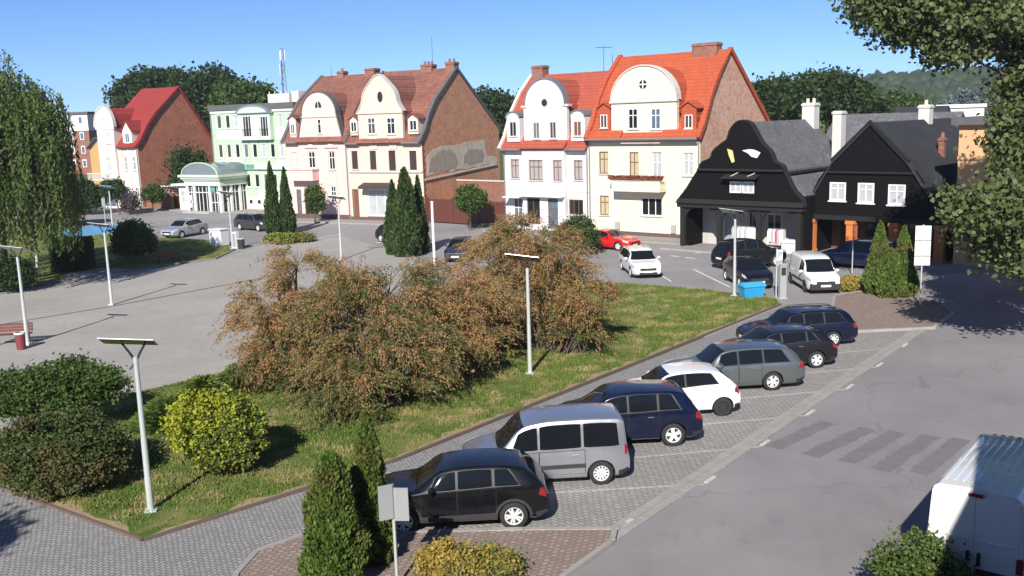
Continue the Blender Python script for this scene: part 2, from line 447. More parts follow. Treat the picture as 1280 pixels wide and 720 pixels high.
# main lawn in the middle of the square
lawn_px = [(-150, 560), (0, 609), (180, 676), (494, 576), (975, 381), (970, 374), (885, 363), (790, 356), (690, 350), (600, 347), (480, 400), (330, 455), (150, 497), (0, 545)]
lawn = [G(*p) for p in lawn_px]
b = MB(); b.prismz([(p[0], p[1]) for p in lawn], -0.03, 0.05); structure(b.build('lawn', M['lawn_ground']))
kerb('lawn_kerb', [(-150, 560), (0, 609), (180, 676), (494, 576), (975, 381)], 0.09, 0.085, 'kerb_dark', -1, seg=1.0)
kerb('lawn_back_kerb', [(975, 381), (970, 374), (885, 363), (790, 356)], 0.09, 0.06, 'kerb_stone', -1, seg=1.0)
# park lawn on the left, play surface, drain line on the plaza
park_px = [(-300, 424), (0, 365), (130, 343), (270, 324), (295, 312), (255, 300), (160, 296), (90, 282), (-60, 285), (-300, 330)]
b = MB(); b.prismz([tuple(G(*p)[:2]) for p in park_px], -0.03, 0.05); structure(b.build('park_lawn', M['lawn_ground']))
kerb('park_kerb', [(-300, 424), (0, 365), (130, 343), (270, 324), (295, 312)], 0.10, 0.10, 'kerb_stone', 1)
b = MB(); pc = G(122, 288)[:2]
b.prismz([(pc[0] + 3.6 * math.cos(a), pc[1] + 5.0 * math.sin(a)) for a in np.linspace(0, 2 * math.pi, 24)[:-1]], 0.0, 0.062); structure(b.build('play_surface', M['play_blue']))
b = MB(); b.prismz([tuple(G(*p)[:2]) for p in ((78, 352), (82, 343), (128, 336), (166, 337), (130, 345))], 0.0, 0.07); structure(b.build('path_slab', M['pavement_slabs']))
b = MB(); strip_between(G(-100, 423), G(140, 383.5), 0.16, 0.0, 0.018, b); strip_between(G(140, 383.5), G(420, 331), 0.16, 0.0, 0.018, b); structure(b.build('drain_channel', M['drain_dark']))
# pavements in front of the houses
def front_walk(o, az, u0, u1, d0=-2.6, h=0.10, name='pavement'):
    a = R(az); u = np.array([math.sin(a), math.cos(a)]); n = np.array([-u[1], u[0]]); o = np.array(o[:2])
    out = [o + u * u0 + n * d0, o + u * u1 + n * d0, o + u * u1 + n * 0.3, o + u * u0 + n * 0.3]
    b = MB(); b.prismz([tuple(p) for p in out], -0.02, h); structure(b.build(name, M['pavement_slabs']))
    b = MB(); L = u1 - u0
    for i in range(int(L)): strip_between(out[0] + u * i, out[0] + u * (i + .99), 0.14, -0.02, h + 0.006, b, -1)
    structure(b.build('pavement_kerb', M['kerb_stone']))
# road markings
b = MB()
for p, q, w_ in (((838, 320), (848, 321), .14), ((856, 322), (868, 323.5), .14), ((893, 318), (904, 319.5), .14), ((866, 337), (911, 359), .12), ((815, 338), (838, 352), .10), ((800, 314), (812, 316), .14), ((905, 323), (918, 322), .14), ((870, 317), (880, 315), .14), ((470, 303), (508, 306), .2), ((402, 297), (430, 292), .12), ((1200, 338), (1215, 337), .15)):
    strip_between(G(*p), G(*q), w_, 0.0, 0.0125, b)
structure(b.build('road_markings', M['line_white']))
# dark worn bars of the old crossing
b = MB()
bars = [((965, 560), (1035, 528)), ((1012, 570), (1085, 536)), ((1058, 578), (1122, 540)), ((1100, 588), (1165, 545)), ((1148, 592), (1202, 549))]
for p, q in bars:
    P0, Q0 = G(*p)[:2], G(*q)[:2]; d = (Q0 - P0) / np.linalg.norm(Q0 - P0); n = np.array([-d[1], d[0]])
    e1, e2 = [], []
    for i in range(36):
        c = P0 + (Q0 - P0) * i / 35; tp_ = 1 if 0 < i < 35 else .92
        e1.append(tuple(c + n * tp_ * (0.26 + .02 * math.sin(i * .8 + P0[0]) * math.sin(i * .31) + random.uniform(-.03, .03)))); e2.append(tuple(c - n * tp_ * (0.26 + .012 * math.sin(i * .4 + P0[1]) + random.uniform(-.025, .025))))
    b.poly([(x, y, 0.012) for x, y in e1 + e2[::-1]])
structure(b.build('crossing_bars', M['asphalt_patch']))

# ------------------------------------------------------------------ grass (stuff): short blades over the lawns
def inside(poly, X, Y):
    n = len(poly); r = np.zeros(len(X), bool); j = n - 1
    for i in range(n):
        xi, yi = poly[i][:2]; xj, yj = poly[j][:2]
        c = ((yi > Y) != (yj > Y)) & (X < (xj - xi) * (Y - yi) / (yj - yi + 1e-12) + xi); r ^= c; j = i
    return r
def raw_mesh(name, V, F, mat, parent=None):
    """V (n,3), F (m,k) with k = 3 or 4"""
    me = bpy.data.meshes.new(name); k = F.shape[1]
    me.vertices.add(len(V)); me.vertices.foreach_set('co', np.asarray(V, np.float32).ravel())
    me.loops.add(F.size); me.loops.foreach_set('vertex_index', F.astype(np.int32).ravel())
    me.polygons.add(len(F)); me.polygons.foreach_set('loop_start', np.arange(0, F.size, k, dtype=np.int32))
    me.update(calc_edges=True); me.materials.append(mat)
    o = bpy.data.objects.new(name, me); col.objects.link(o)
    if parent is not None: o.parent = parent
    return o
def grass(name, poly, n, hmin, hmax, label, edges=()):
    xs = [p[0] for p in poly]; ys = [p[1] for p in poly]
    X = rng.uniform(min(xs), max(xs), n * 3); Y = rng.uniform(min(ys), max(ys), n * 3)
    k = inside(poly, X, Y); X, Y = X[k][:n], Y[k][:n]
    # patchy: thinner where a slow pattern says so
    pat = np.sin(X * 0.9 + 1.3 * np.sin(Y * 0.7)) + np.sin(Y * 1.1 + 0.8 * np.sin(X * 1.7)) + rng.normal(0, .8, len(X))
    ed = np.full(len(X), 9.0)
    for (ax, ay), (bx, by) in edges:
        dx, dy = bx - ax, by - ay; t_ = np.clip(((X - ax) * dx + (Y - ay) * dy) / (dx * dx + dy * dy), 0, 1); ed = np.minimum(ed, np.hypot(X - ax - t_ * dx, Y - ay - t_ * dy))
    k = (pat > -0.9) & (ed > .10 + .22 * np.abs(rng.normal(0, 1, len(X)))); X, Y = X[k], Y[k]; n = len(X)
    a = rng.uniform(0, 2 * np.pi, n); h = rng.uniform(hmin, hmax, n); w = rng.uniform(.012, .03, n); l = rng.normal(0, .035, (n, 2))
    V = np.zeros((n, 3, 3)); V[:, 0] = np.c_[X - w * np.cos(a), Y - w * np.sin(a), np.full(n, .045)]
    V[:, 1] = np.c_[X + w * np.cos(a), Y + w * np.sin(a), np.full(n, .045)]; V[:, 2] = np.c_[X + l[:, 0], Y + l[:, 1], .05 + h]
    o = raw_mesh(name, V.reshape(-1, 3), np.arange(3 * n).reshape(-1, 3), M['grass_blades'])
    structure(o, 'stuff', label, 'grass'); return o
kl = [tuple(G(*p)[:2]) for p in ((-150, 560), (0, 609), (180, 676), (494, 576), (975, 381))]
b = MB()
for (p, q) in zip(kl[:-1], kl[1:]):
    p, q = np.array(p), np.array(q); L_ = np.linalg.norm(q - p); d_ = (q - p) / L_; n_ = np.array([-d_[1], d_[0]]); k_ = int(L_ / .3)
    e_ = [tuple(p + d_ * L_ * i / k_ + n_ * max(.04, .16 + .20 * math.sin(i * .7 + L_) * math.sin(i * .23) + random.uniform(-.1, .2)) * min(1, i / 3 + .2, (k_ - i) / 3 + .2)) for i in range(k_ + 1)]
    for i in range(k_): b.poly([(*(p + d_ * L_ * i / k_), .0545), (*(p + d_ * L_ * (i + 1) / k_), .0545), (*e_[i + 1], .0545), (*e_[i], .0545)])
structure(b.build('soil_edge', M['bare_soil']))
grass('grass', lawn, 190000, .03, .11, 'short patchy green and yellowed grass of the central lawn', list(zip(kl[:-1], kl[1:])))
grass('grass', [G(*p) for p in park_px], 40000, .04, .12, 'short grass of the park lawn under the willow on the left')

# ------------------------------------------------------------------ vehicles
plain('tyre', (0.022, 0.022, 0.023), 0.85, var=0.2)
plain('alloy', (0.78, 0.79, 0.80), 0.35, metal=0.25, var=0.05)
plain('steel_black', (0.03, 0.03, 0.032), 0.5, var=0.1)
plain('trim_black', (0.025, 0.025, 0.027), 0.55, var=0.15)
plain('cladding', (0.035, 0.035, 0.038), 0.6, var=0.15)
plain('chrome', (0.75, 0.75, 0.76), 0.15, metal=1.0, var=0.03)
plain('car_glass', (0.008, 0.010, 0.013), 0.04, var=0.1, spec=0.35)
plain('lamp_red', (0.26, 0.008, 0.012), 0.15, var=0.1, coat=1.0)
plain('lamp_clear', (0.62, 0.64, 0.66), 0.1, metal=0.3, var=0.1, coat=1.0)
plain('plate_white', (0.75, 0.75, 0.72), 0.5, var=0.05)
plain('arch_dark', (0.012, 0.012, 0.012), 0.95)
paint('paint_black', (0.006, 0.0065, 0.009), 0.2)
paint('paint_silver', (0.58, 0.59, 0.64), 0.82, 0.24)
paint('paint_navy', (0.004, 0.008, 0.030), 0.2)
paint('paint_white', (0.80, 0.80, 0.78), 0.0)
paint('paint_greygreen', (0.20, 0.225, 0.215), 0.75, 0.28)
paint('paint_charcoal', (0.014, 0.013, 0.016), 0.3)
paint('paint_darkgrey', (0.06, 0.06, 0.066), 0.4, 0.3)
paint('paint_red', (0.62, 0.010, 0.012), 0.0)
paint('paint_lightsilver', (0.46, 0.49, 0.53), 0.45, 0.35)
paint('paint_blue', (0.012, 0.025, 0.10), 0.25)
paint('paint_slate', (0.035, 0.045, 0.07), 0.35)

def pchip(pts):
    X = np.array([p[0] for p in pts], float); Y = np.array([p[1] for p in pts], float)
    h = np.diff(X); d = np.diff(Y) / h; m_ = np.zeros_like(X)
    for i in range(1, len(X) - 1):
        if d[i - 1] * d[i] > 0:
            w1, w2 = 2 * h[i] + h[i - 1], h[i] + 2 * h[i - 1]; m_[i] = (w1 + w2) / (w1 / d[i - 1] + w2 / d[i])
    m_[0], m_[-1] = d[0], d[-1]
    def f(x):
        i = min(max(np.searchsorted(X, x) - 1, 0), len(h) - 1); t = (min(max(x, X[0]), X[-1]) - X[i]) / h[i]
        return (2 * t**3 - 3 * t**2 + 1) * Y[i] + (t**3 - 2 * t**2 + t) * h[i] * m_[i] + (-2 * t**3 + 3 * t**2) * Y[i + 1] + (t**3 - t**2) * h[i] * m_[i + 1]
    return f
# top line (s from nose to tail, share of height), shoulder line
PROF = {
 'suv': ([(0, .45), (.012, .52), (.05, .575), (.14, .625), (.25, .665), (.275, .69), (.42, .945), (.50, .985), (.62, 1.0), (.76, .985), (.86, .945), (.92, .84), (.965, .70), (.985, .62), (1, .52)],
         [(0, .43), (.012, .50), (.05, .555), (.14, .60), (.27, .635), (.5, .655), (.75, .685), (.9, .69), (.97, .64), (1, .50)]),
 'mpv': ([(0, .37), (.012, .43), (.05, .48), (.13, .535), (.205, .575), (.225, .60), (.37, .915), (.44, .965), (.55, .995), (.75, 1.0), (.93, .985), (.965, .95), (.985, .62), (1, .40)],
         [(0, .35), (.012, .41), (.05, .46), (.13, .505), (.22, .535), (.5, .54), (.8, .55), (.95, .55), (.98, .54), (1, .38)]),
 'crossover': ([(0, .43), (.012, .50), (.05, .55), (.12, .60), (.20, .645), (.225, .67), (.40, .945), (.50, .99), (.60, 1.0), (.78, .985), (.875, .945), (.93, .80), (.965, .66), (.985, .60), (1, .48)],
         [(0, .41), (.012, .48), (.05, .53), (.12, .575), (.22, .615), (.5, .63), (.8, .655), (.93, .65), (.97, .61), (1, .46)]),
 'hatch': ([(0, .42), (.012, .48), (.05, .54), (.14, .60), (.235, .645), (.26, .675), (.43, .95), (.52, .99), (.60, 1.0), (.74, .985), (.84, .945), (.91, .82), (.96, .69), (.985, .62), (1, .50)],
         [(0, .40), (.012, .46), (.05, .52), (.14, .575), (.25, .62), (.5, .65), (.75, .70), (.88, .705), (.96, .65), (1, .48)]),
 'estate': ([(0, .41), (.010, .47), (.05, .53), (.14, .585), (.25, .625), (.275, .65), (.41, .945), (.50, .99), (.60, 1.0), (.78, .985), (.885, .945), (.935, .84), (.972, .68), (.988, .62), (1, .50)],
         [(0, .39), (.010, .45), (.05, .51), (.14, .56), (.265, .60), (.5, .62), (.8, .635), (.93, .635), (.975, .61), (1, .48)]),
 'coupe': ([(0, .40), (.012, .47), (.05, .54), (.15, .60), (.27, .645), (.295, .67), (.46, .955), (.54, .995), (.60, 1.0), (.70, .97), (.80, .88), (.90, .75), (.965, .71), (.988, .66), (1, .50)],
         [(0, .38), (.012, .45), (.05, .52), (.15, .58), (.28, .63), (.5, .65), (.75, .69), (.9, .70), (.97, .68), (1, .48)]),
}
def make_car(label, cat, group, loc, az, kind, L, W, Hh, wb, wr, body, fo=0.88, doors=4, rim='alloy', nspoke=10, chrome=False, clad=False, rails=False,
             cargo=False, twotone=None, band=False, name='parked_car'):
    """body is built along local x (nose at +x), y to the left, z up"""
    root = thing(name, label, cat, loc, R(90 - az), group)
    top, sh = pchip(PROF[kind][0]), pchip(PROF[kind][1])
    hw = W / 2
    roofw = hw - (0.17 if kind == 'mpv' else 0.23)
    S = np.unique(np.concatenate([np.linspace(0, .06, 8), np.linspace(.06, .9, 52), np.linspace(.9, 1, 16)]))
    zb0 = 0.20 + (0.03 if kind in ('suv', 'crossover') else 0)
    def section(s):
        zt = top(s) * Hh; zs = min(sh(s) * Hh, zt - 0.012)
        w = hw
        if s < .20: w = hw * (1 - .20 * ((.20 - s) / .20) ** 2.6)
        if s > .84: w = hw * (1 - .13 * ((s - .84) / .16) ** 2.4)
        gap = zt - zs; t = min(max(gap / (0.30 * Hh), 0), 1); t = t * t * (3 - 2 * t)
        we = (w - .10) * (1 - t) + min(roofw, w - .10) * t
        ze = zs + gap * (0.55 * (1 - t) + 0.90 * t)
        zb = zb0 + (0.10 * (1 - s / .07) ** 2 if s < .07 else 0) + (0.12 * ((s - .93) / .07) ** 2 if s > .93 else 0)
        dz = zs - zb
        return [(0, zb), (w - .16, zb), (w - .045, zb + .05), (w - .008, zb + .30 * dz), (w, zb + .62 * dz), (w - .02, zs - .01),
                (we, ze), (we - .09 - .05 * t, ze + (zt - ze) * .62), (we * .5, zt - .008), (0, zt)]
    def cr(P, v):
        i = min(int(v), len(P) - 2); t = v - i
        p1, p2 = np.array(P[i]), np.array(P[i + 1])
        p0 = np.array(P[i - 1]) if i else np.array([-P[1][0], P[1][1]]); p3 = np.array(P[i + 2]) if i + 2 < len(P) else np.array([-P[-2][0], P[-2][1]])
        k = 0.42
        a, b_ = k * (p2 - p0), k * (p3 - p1)
        # keep tangents from overshooting on short spans
        d = np.linalg.norm(p2 - p1); 
        for q in (a, b_):
            n_ = np.linalg.norm(q)
            if n_ > d: q *= d / n_
        return (2 * t**3 - 3 * t**2 + 1) * p1 + (t**3 - 2 * t**2 + t) * a + (-2 * t**3 + 3 * t**2) * p2 + (t**3 - t**2) * b_
    cache = {}
    def X(s): return L / 2 - s * L
    def surf(s, v, side=1):
        s = min(max(s, 0), 1)
        if s not in cache: cache[s] = section(s)
        y, z = cr(cache[s], v); return np.array([X(s), side * y, z])
    vv = np.unique(np.concatenate([np.linspace(0, 2, 5), np.linspace(2, 5, 13), np.linspace(5, 7, 11), np.linspace(7, 9, 6)]))
    rings = []
    for s in S:
        r = [surf(s, v) for v in vv]; l = [p * np.array([1, -1, 1]) for p in r[1:-1]][::-1]
        rings.append(r + l)
    n = len(rings[0]); b = MB()
    b._add([p for r in rings for p in r], [(i * n + k, i * n + (k + 1) % n, (i + 1) * n + (k + 1) % n, (i + 1) * n + k) for i in range(len(S) - 1) for k in range(n)])
    b.f += [tuple(range(n)), tuple((len(S) - 1) * n + k for k in range(n - 1, -1, -1))]; b.mi += [0, 0]
    bo = b.build('body', [M[body], M['arch_dark']], root)
    # wheel arches cut out of the body
    sf, sr = fo / L, (fo + wb) / L
    c = MB()
    for s in (sf, sr):
        for sd in (1, -1):
            y0, y1 = sorted((sd * (hw - .30), sd * (hw + .3)))
            c.lathe([(0.001, y0), (wr + .055, y0), (wr + .055, y1), (0.001, y1)], (X(s), 0, wr - .005), 'y', 32)
    co = c.build('cutter', M['arch_dark'], root)
    bmc = bmesh.new(); bmc.from_mesh(co.data); bmesh.ops.remove_doubles(bmc, verts=bmc.verts, dist=.0005); bmesh.ops.recalc_face_normals(bmc, faces=bmc.faces); bmc.to_mesh(co.data); bmc.free()
    md = bo.modifiers.new('b', 'BOOLEAN'); md.object = co; md.operation = 'DIFFERENCE'; md.solver = 'EXACT'; md.material_mode = 'TRANSFER'
    bpy.context.view_layer.update()
    dg = bpy.context.evaluated_depsgraph_get(); nm = bpy.data.meshes.new_from_object(bo.evaluated_get(dg))
    bo.modifiers.clear(); old = bo.data; bo.data = nm; bpy.data.meshes.remove(old); bpy.data.objects.remove(co)
    nm.polygons.foreach_set('use_smooth', [True] * len(nm.polygons)); nm.set_sharp_from_angle(angle=R(32))
    def patch(nm_, mat, s0, s1, v0, v1, side=1, off=.006, ns=14, nv=8, lean0=0, lean1=0, parent=None, rnd=0.0, depth=.012):
        """a thin panel lying on the body surface; lean shifts the edges with v"""
        P = []
        for i in range(ns + 1):
            row = []
            for j in range(nv + 1):
                a, q = i / ns, j / nv
                if rnd:     # rounded corners
                    e = abs(2 * a - 1); q = .5 + (q - .5) * (1 - rnd * e ** 6)
                v = v0 + (v1 - v0) * q
                s = (s0 + lean0 * q) * (1 - a) + (s1 + lean1 * q) * a
                p = surf(s, v, side); ds = surf(s + .004, v, side) - surf(s - .004, v, side); dv = surf(s, min(v + .03, 8.99), side) - surf(s, v - .03, side)
                nn = np.cross(ds, dv) * (-side); ln = np.linalg.norm(nn); nn = nn / ln if ln > 1e-9 else np.array([0, 0, 1.0])
                if nn[1] * side < 0 and abs(nn[1]) > .3: nn = -nn
                if nn[2] < -.6: nn = -nn
                row.append((p, nn))
            P.append(row)
        top_ = [[p + nn * off for p, nn in r] for r in P]; bot = [[p + nn * (off - depth) for p, nn in r] for r in P]
        m_ = MB(); m_.grid(top_)
        edge_t = top_[0] + [r[-1] for r in top_[1:]] + top_[-1][-2::-1] + [r[0] for r in top_[-2:0:-1]]
        edge_b = bot[0] + [r[-1] for r in bot[1:]] + bot[-1][-2::-1] + [r[0] for r in bot[-2:0:-1]]
        k = len(edge_t); m_._add(edge_t + edge_b, [(i, (i + 1) % k, k + (i + 1) % k, k + i) for i in range(k)])
        return m_.build(nm_, M[mat], parent or root, smooth=40)
    def top_patch(nm_, mat, s0, s1, v0, off=.006, curve=0.0, ns=12, nt=16, depth=.012, parent=None, vtop=None):
        P = []
        for i in range(ns + 1):
            row = []
            for j in range(nt + 1):
                t = -1 + 2 * j / nt; a = i / ns
                vlo = v0 if vtop is None else v0 + (vtop - v0) * a
                v = 9 - abs(t) * (9 - vlo); s = s0 + (s1 - s0) * a + curve * t * t * (1 - .5 * a); sd = 1 if t >= 0 else -1
                p = surf(s, v, sd); e = .004
                ds = surf(s + e, v, sd) - surf(s - e, v, sd); nn = np.array([-ds[2] * np.sign(ds[0]), 0, abs(ds[0])]) ; nn = nn / np.linalg.norm(nn)
                row.append(p + nn * off)
            P.append(row)
        m_ = MB(); m_.grid(P); o = m_.build(nm_, M[mat], parent or root, smooth=40)
        return o
    # where the cabin begins and ends
    sc_ = [s for s in np.linspace(.1, .99, 300) if top(s) - sh(s) > .10]
    c0, c1 = sc_[0], sc_[-1]
    r0 = next(s for s, z in PROF[kind][0] if z > .91); r1 = [s for s, z in PROF[kind][0] if z > .93][-1]
    top_patch('windscreen', 'car_glass', c0 - .035, r0 - .004, 6.25, curve=.02)
    top_patch('rear_window', 'car_glass', r1 + .012, c1 - .004, 6.35, curve=-.008)
    bp = .50 if kind != 'mpv' else .455           # centre pillar
    cp = {'suv': .70, 'mpv': .715, 'crossover': .70, 'hatch': .72, 'estate': .685, 'coupe': .74}[kind]
    e1 = {'suv': .845, 'mpv': .935, 'crossover': .855, 'hatch': .83, 'estate': .885, 'coupe': .80}[kind]
    f0 = c0 + .035
    for side in (1, -1):
        if doors == 2:
            segs = [(f0, .545), (.56, e1 - .01)]
        elif cargo:
            segs = [(f0, bp + .02)]
        else:
            segs = [(f0, bp - .006), (bp + .008, cp - .008), (cp + .008, e1)]
        for k, (a, q) in enumerate(segs):
            ln0 = (r0 - f0) * .62 if k == 0 else 0
            ln1 = -.065 if (k == len(segs) - 1 and not cargo and kind != 'mpv') else (-.012 if kind == 'mpv' and k == len(segs) - 1 else 0)
            w_ = patch('side_window', 'car_glass', a, q, 5.12, 5.86, side, .008, 16, 8, ln0, ln1, rnd=.06)
        if kind != 'mpv': patch('window_surround', 'trim_black', f0 - .006, segs[-1][1] + .006, 5.07, 5.89, side, .003, 24, 6, (r0 - f0) * .62, -.062, rnd=.04)
        if chrome:
            b2 = MB(); 
            path = [surf(a, 5.05, side) for a in np.linspace(f0, e1, 12)]
            arc = [surf(f0 + (r0 - f0) * .62 * q, 5.05 + .85 * q, side) for q in np.linspace(0, 1, 8)] + [surf(a, 5.9, side) for a in np.linspace(f0 + (r0 - f0) * .62, e1 - .065, 16)][1:] + [surf(e1 - .065 * q, 5.05 + .85 * q, side) for q in np.linspace(1, 0, 8)][1:]
            for pth in (arc,): b2.tube([p + np.array([0, side * .012, 0]) for p in pth], .011, 5)
            b2.build('window_trim', M['chrome'], root, smooth=40)
        # doors with handles
        fd = max(c0 - .005, sf + (wr + .075) / L); rdx = sr - (wr + .075) / L
        if doors == 2: ds_ = [(fd, .55)]
        elif cargo: ds_ = [(fd, bp + .03)]
        else: ds_ = [(fd, bp - .002), (bp + .004, min(cp + .012, rdx))]
        for a, q in ds_:
            patch('door_gap_shade', 'arch_dark', a - .0035, q + .0035, 2.55, 5.03, side, .0015, 16, 10)  # dark strip round the door: shade of the gap put into colour
            d_ = patch('door', body, a, q, 2.6, 5.0, side, .0045, 16, 10, 0, 0)
            hs = q - .055; hp = surf(hs, 4.62, side)
            h_ = MB(); h_.box(hp[0] - .09, hp[0] + .09, hp[1] - .012, hp[1] + side * .0 + .012, hp[2] - .014, hp[2] + .014); 
            ho = h_.build('handle', M['chrome'] if chrome else M[body], d_, bevel=.006); ho.location = (0, side * .022, 0)
        if cargo: patch('side_door', body, bp + .04, rdx, 2.6, 5.7, side, .0045, 12, 10)
        if band: patch('rubbing_strip', 'cladding', c0 + .03, sr - (wr + .08) / L, 3.35, 3.75, side, .02, 14, 3, depth=.03)
        if clad:
            patch('sill_cladding', 'cladding', sf + (wr + .06) / L, sr - (wr + .06) / L, 2.0, 2.85, side, .012, 12, 4)
            for s in (sf, sr):
                a_ = MB(); P = []
                for t in np.linspace(-.12, math.pi + .12, 20):
                    row = []
                    for r_ in (wr + .045, wr + .11):
                        x, z = X(s) + r_ * math.cos(t), wr + r_ * math.sin(t); ss = min(max((L / 2 - x) / L, 0), 1)
                        best = min(np.linspace(1.6, 5.2, 60), key=lambda v: abs(surf(ss, v, side)[2] - z)); y = abs(surf(ss, best, side)[1])
                        row.append((x, side * (y + .014), max(z, .18)))
                    P.append(row)
                a_.grid(P); P2 = [[r[0], (r[0][0], r[0][1] - side * .06, r[0][2])] for r in P]; a_.grid(P2)
                a_.build('arch_trim', M['cladding'], root, smooth=40)
        # wing mirror
        mp_ = surf(c0 + .055, 5.05, side); mm = MB()
        mm.box(mp_[0] - .07, mp_[0] + .07, min(mp_[1], mp_[1] + side * .20), max(mp_[1], mp_[1] + side * .20), mp_[2] + .02, mp_[2] + .16)
        mm.build('wing_mirror', M[body], root, smooth=40, bevel=.04)
        patch('headlight', 'lamp_clear', .014, .105, 4.45, 5.25, side, .006, 10, 5, .012, .02, rnd=.25)
        if kind == 'mpv': patch('tail_light', 'lamp_red', .968, .985, 4.4, 5.2, side, .008, 5, 8)
        else: patch('tail_light', 'lamp_red', .945, .988, 4.3, 5.0, side, .008, 7, 6, .012, -.003, rnd=.3)
        patch('bumper_skirt', 'cladding' if clad else 'trim_black', min(max(.93, sr + (wr + .08) / L), .97), .993, 2.0, 2.7, side, .007, 6, 3)
        if rails:
            rp = [surf(a, 6.25, side) + np.array([0, 0, .045]) for a in np.linspace(r0 + .06, r1 - .01, 12)]
            rp[0] = surf(r0 + .03, 6.25, side) + np.array([0, 0, .005]); rp[-1] = surf(r1 + .005, 6.25, side) + np.array([0, 0, .005])
            rr = MB(); rr.tube(rp, .018, 6); rr.build('roof_rail', M['trim_black' if rails != 'silver' else 'chrome'], root, smooth=40)
    # nose: grille, bumper intake, plate; tail: plate
    nz = top(.012) * Hh
    gg = MB(); gg.box(L/2 - .06, L/2 + .012, -.50, .50, nz * .66, nz * .90); gg.build('grille', M['trim_black'], root, bevel=.02)
    bb = MB(); bb.box(L/2 - (.30 if cargo else .08), L/2 + .010, -(hw - .10 if cargo else .55), (hw - .10 if cargo else .55), .24, (.58 if cargo else .26 + nz * .22)); bb.build('intake', M['trim_black'], root, bevel=.02)
    pp = MB(); pp.box(L/2 - .02, L/2 + .028, -.26, .26, nz * .52, nz * .52 + .11); pp.build('licence_plate', M['plate_white'], root, bevel=.004)
    pp = MB(); pp.box(-L/2 - .02, -L/2 + .02, -.26, .26, Hh * .36, Hh * .36 + .11); pp.build('licence_plate', M['plate_white'], root, bevel=.004)
    # door seams for the boot are left to the glass edge; antenna
    an = MB(); ap = surf(r1 - .02, 9); an.tube([ap + np.array([0, 0, -.01]), ap + np.array([-.10, 0, .17])], [.008, .003], 5); an.build('aerial', M['trim_black'], root)
    # wheels
    for s, fr in ((sf, 1), (sr, 0)):
        for sd in (1, -1):
            wy = sd * (hw - .115); t_ = MB()
            tw = .105; pr = [(wr * .66, -tw), (wr * .80, -tw - .004), (wr * .955, -tw + .012), (wr, -tw + .04), (wr, tw - .04), (wr * .955, tw - .012), (wr * .80, tw + .004), (wr * .66, tw), (wr * .655, tw - .06), (0.002, tw - .06)]
            if sd < 0: pr = [(r_, -h_) for r_, h_ in pr]
            t_.lathe(pr, (X(s), wy, wr), 'y', 32)
            wo = t_.build('wheel', M['tyre'], root, smooth=35)
            rm = MB(); o_ = sd * (tw - .012)
            rm.lathe([(wr * .66, o_ - sd * .03), (wr * .67, o_), (wr * .60, o_ + sd * .004), (wr * .575, o_ - sd * .035)], (X(s), wy, wr), 'y', 32)
            rm.lathe([(0.002, o_ - sd * .004), (wr * .13, o_ - sd * .006), (wr * .17, o_ - sd * .03)], (X(s), wy, wr), 'y', 16)
            for k in range(nspoke):
                a = 2 * math.pi * k / nspoke + .2 + (0 if nspoke != 10 else (.10 if k % 2 else -.10))
                ca, sa = math.cos(a), math.sin(a); w0, w1 = wr * (.085 if nspoke > 6 else .12), wr * (.06 if nspoke > 6 else .16)
                q = []
                for rr_, ww in ((wr * .12, w0), (wr * .61, w1)):
                    for sg in (-1, 1): q.append((X(s) + rr_ * ca - sg * ww * sa, rr_ * sa + sg * ww * ca + wr))
                y0, y1 = wy + o_ - sd * .004, wy + o_ - sd * .03
                vs_ = [(x, y0, z) for x, z in q] + [(x, y1, z) for x, z in q]
                rm._add(vs_, [(0, 1, 3, 2), (0, 2, 6, 4), (1, 5, 7, 3), (2, 3, 7, 6), (0, 4, 5, 1)])
            rm.build('rim', M[rim], wo, smooth=30)
    root['rear_axle'] = X(sr); root['half_track'] = hw - .01
    return root
def put_by_wheel(root, px, side, axle):
    """move the car so that the foot of its wheel (axle position axle, side +1 left) is at ground pixel px"""
    p = G(*px); a = root.rotation_euler[2]; x, y = axle, side * root['half_track']
    root.location = (p[0] - (x * math.cos(a) - y * math.sin(a)), p[1] - (x * math.sin(a) + y * math.cos(a)), 0.012)
    for k in ('rear_axle', 'half_track'): del root[k]
ROW = 'cars parked side by side in the paved bays'
def row_car(px, *a, **k):
    c = make_car(*a, **k); put_by_wheel(c, px, 1, c['rear_axle']); return c
o0 = (0, 0, 0)
row_car((643, 663), 'black compact crossover with grey plastic sills, nearest the camera in the row of bays', 'car', ROW, o0, 267, 'suv', 4.28, 1.77, 1.54, 2.57, .335, 'paint_black', clad=True, nspoke=10, chrome=False)
row_car((752, 607), 'boxy silver passenger van with dark rubbing strip, between the black crossover and the navy car', 'van', ROW, o0, 266.5, 'mpv', 4.38, 1.81, 1.80, 2.73, .32, 'paint_silver', band=True, nspoke=12, name='parked_van')
row_car((842, 559), 'navy blue family car with chrome window surround and five spoke wheels', 'car', ROW, o0, 267, 'crossover', 4.37, 1.84, 1.64, 2.61, .345, 'paint_navy', chrome=True, nspoke=5)
row_car((904, 521), 'small white three door hatchback with black steel wheels', 'car', ROW, o0, 266, 'hatch', 3.95, 1.72, 1.48, 2.49, .30, 'paint_white', doors=2, rim='steel_black', nspoke=8)
row_car((966, 489), 'grey green estate car parked beyond the white hatchback', 'car', ROW, o0, 265, 'estate', 4.77, 1.82, 1.52, 2.71, .325, 'paint_greygreen', chrome=True, nspoke=10)
row_car((1021, 461), 'dark charcoal hatchback between the grey green estate and the navy estate', 'car', ROW, o0, 264, 'hatch', 4.34, 1.79, 1.47, 2.62, .325, 'paint_charcoal', chrome=True, nspoke=10)
row_car((1042, 434), 'navy blue estate with roof rails, farthest car in the row of bays', 'car', ROW, o0, 263, 'estate', 4.60, 1.75, 1.50, 2.65, .315, 'paint_navy', rails=True, nspoke=8)
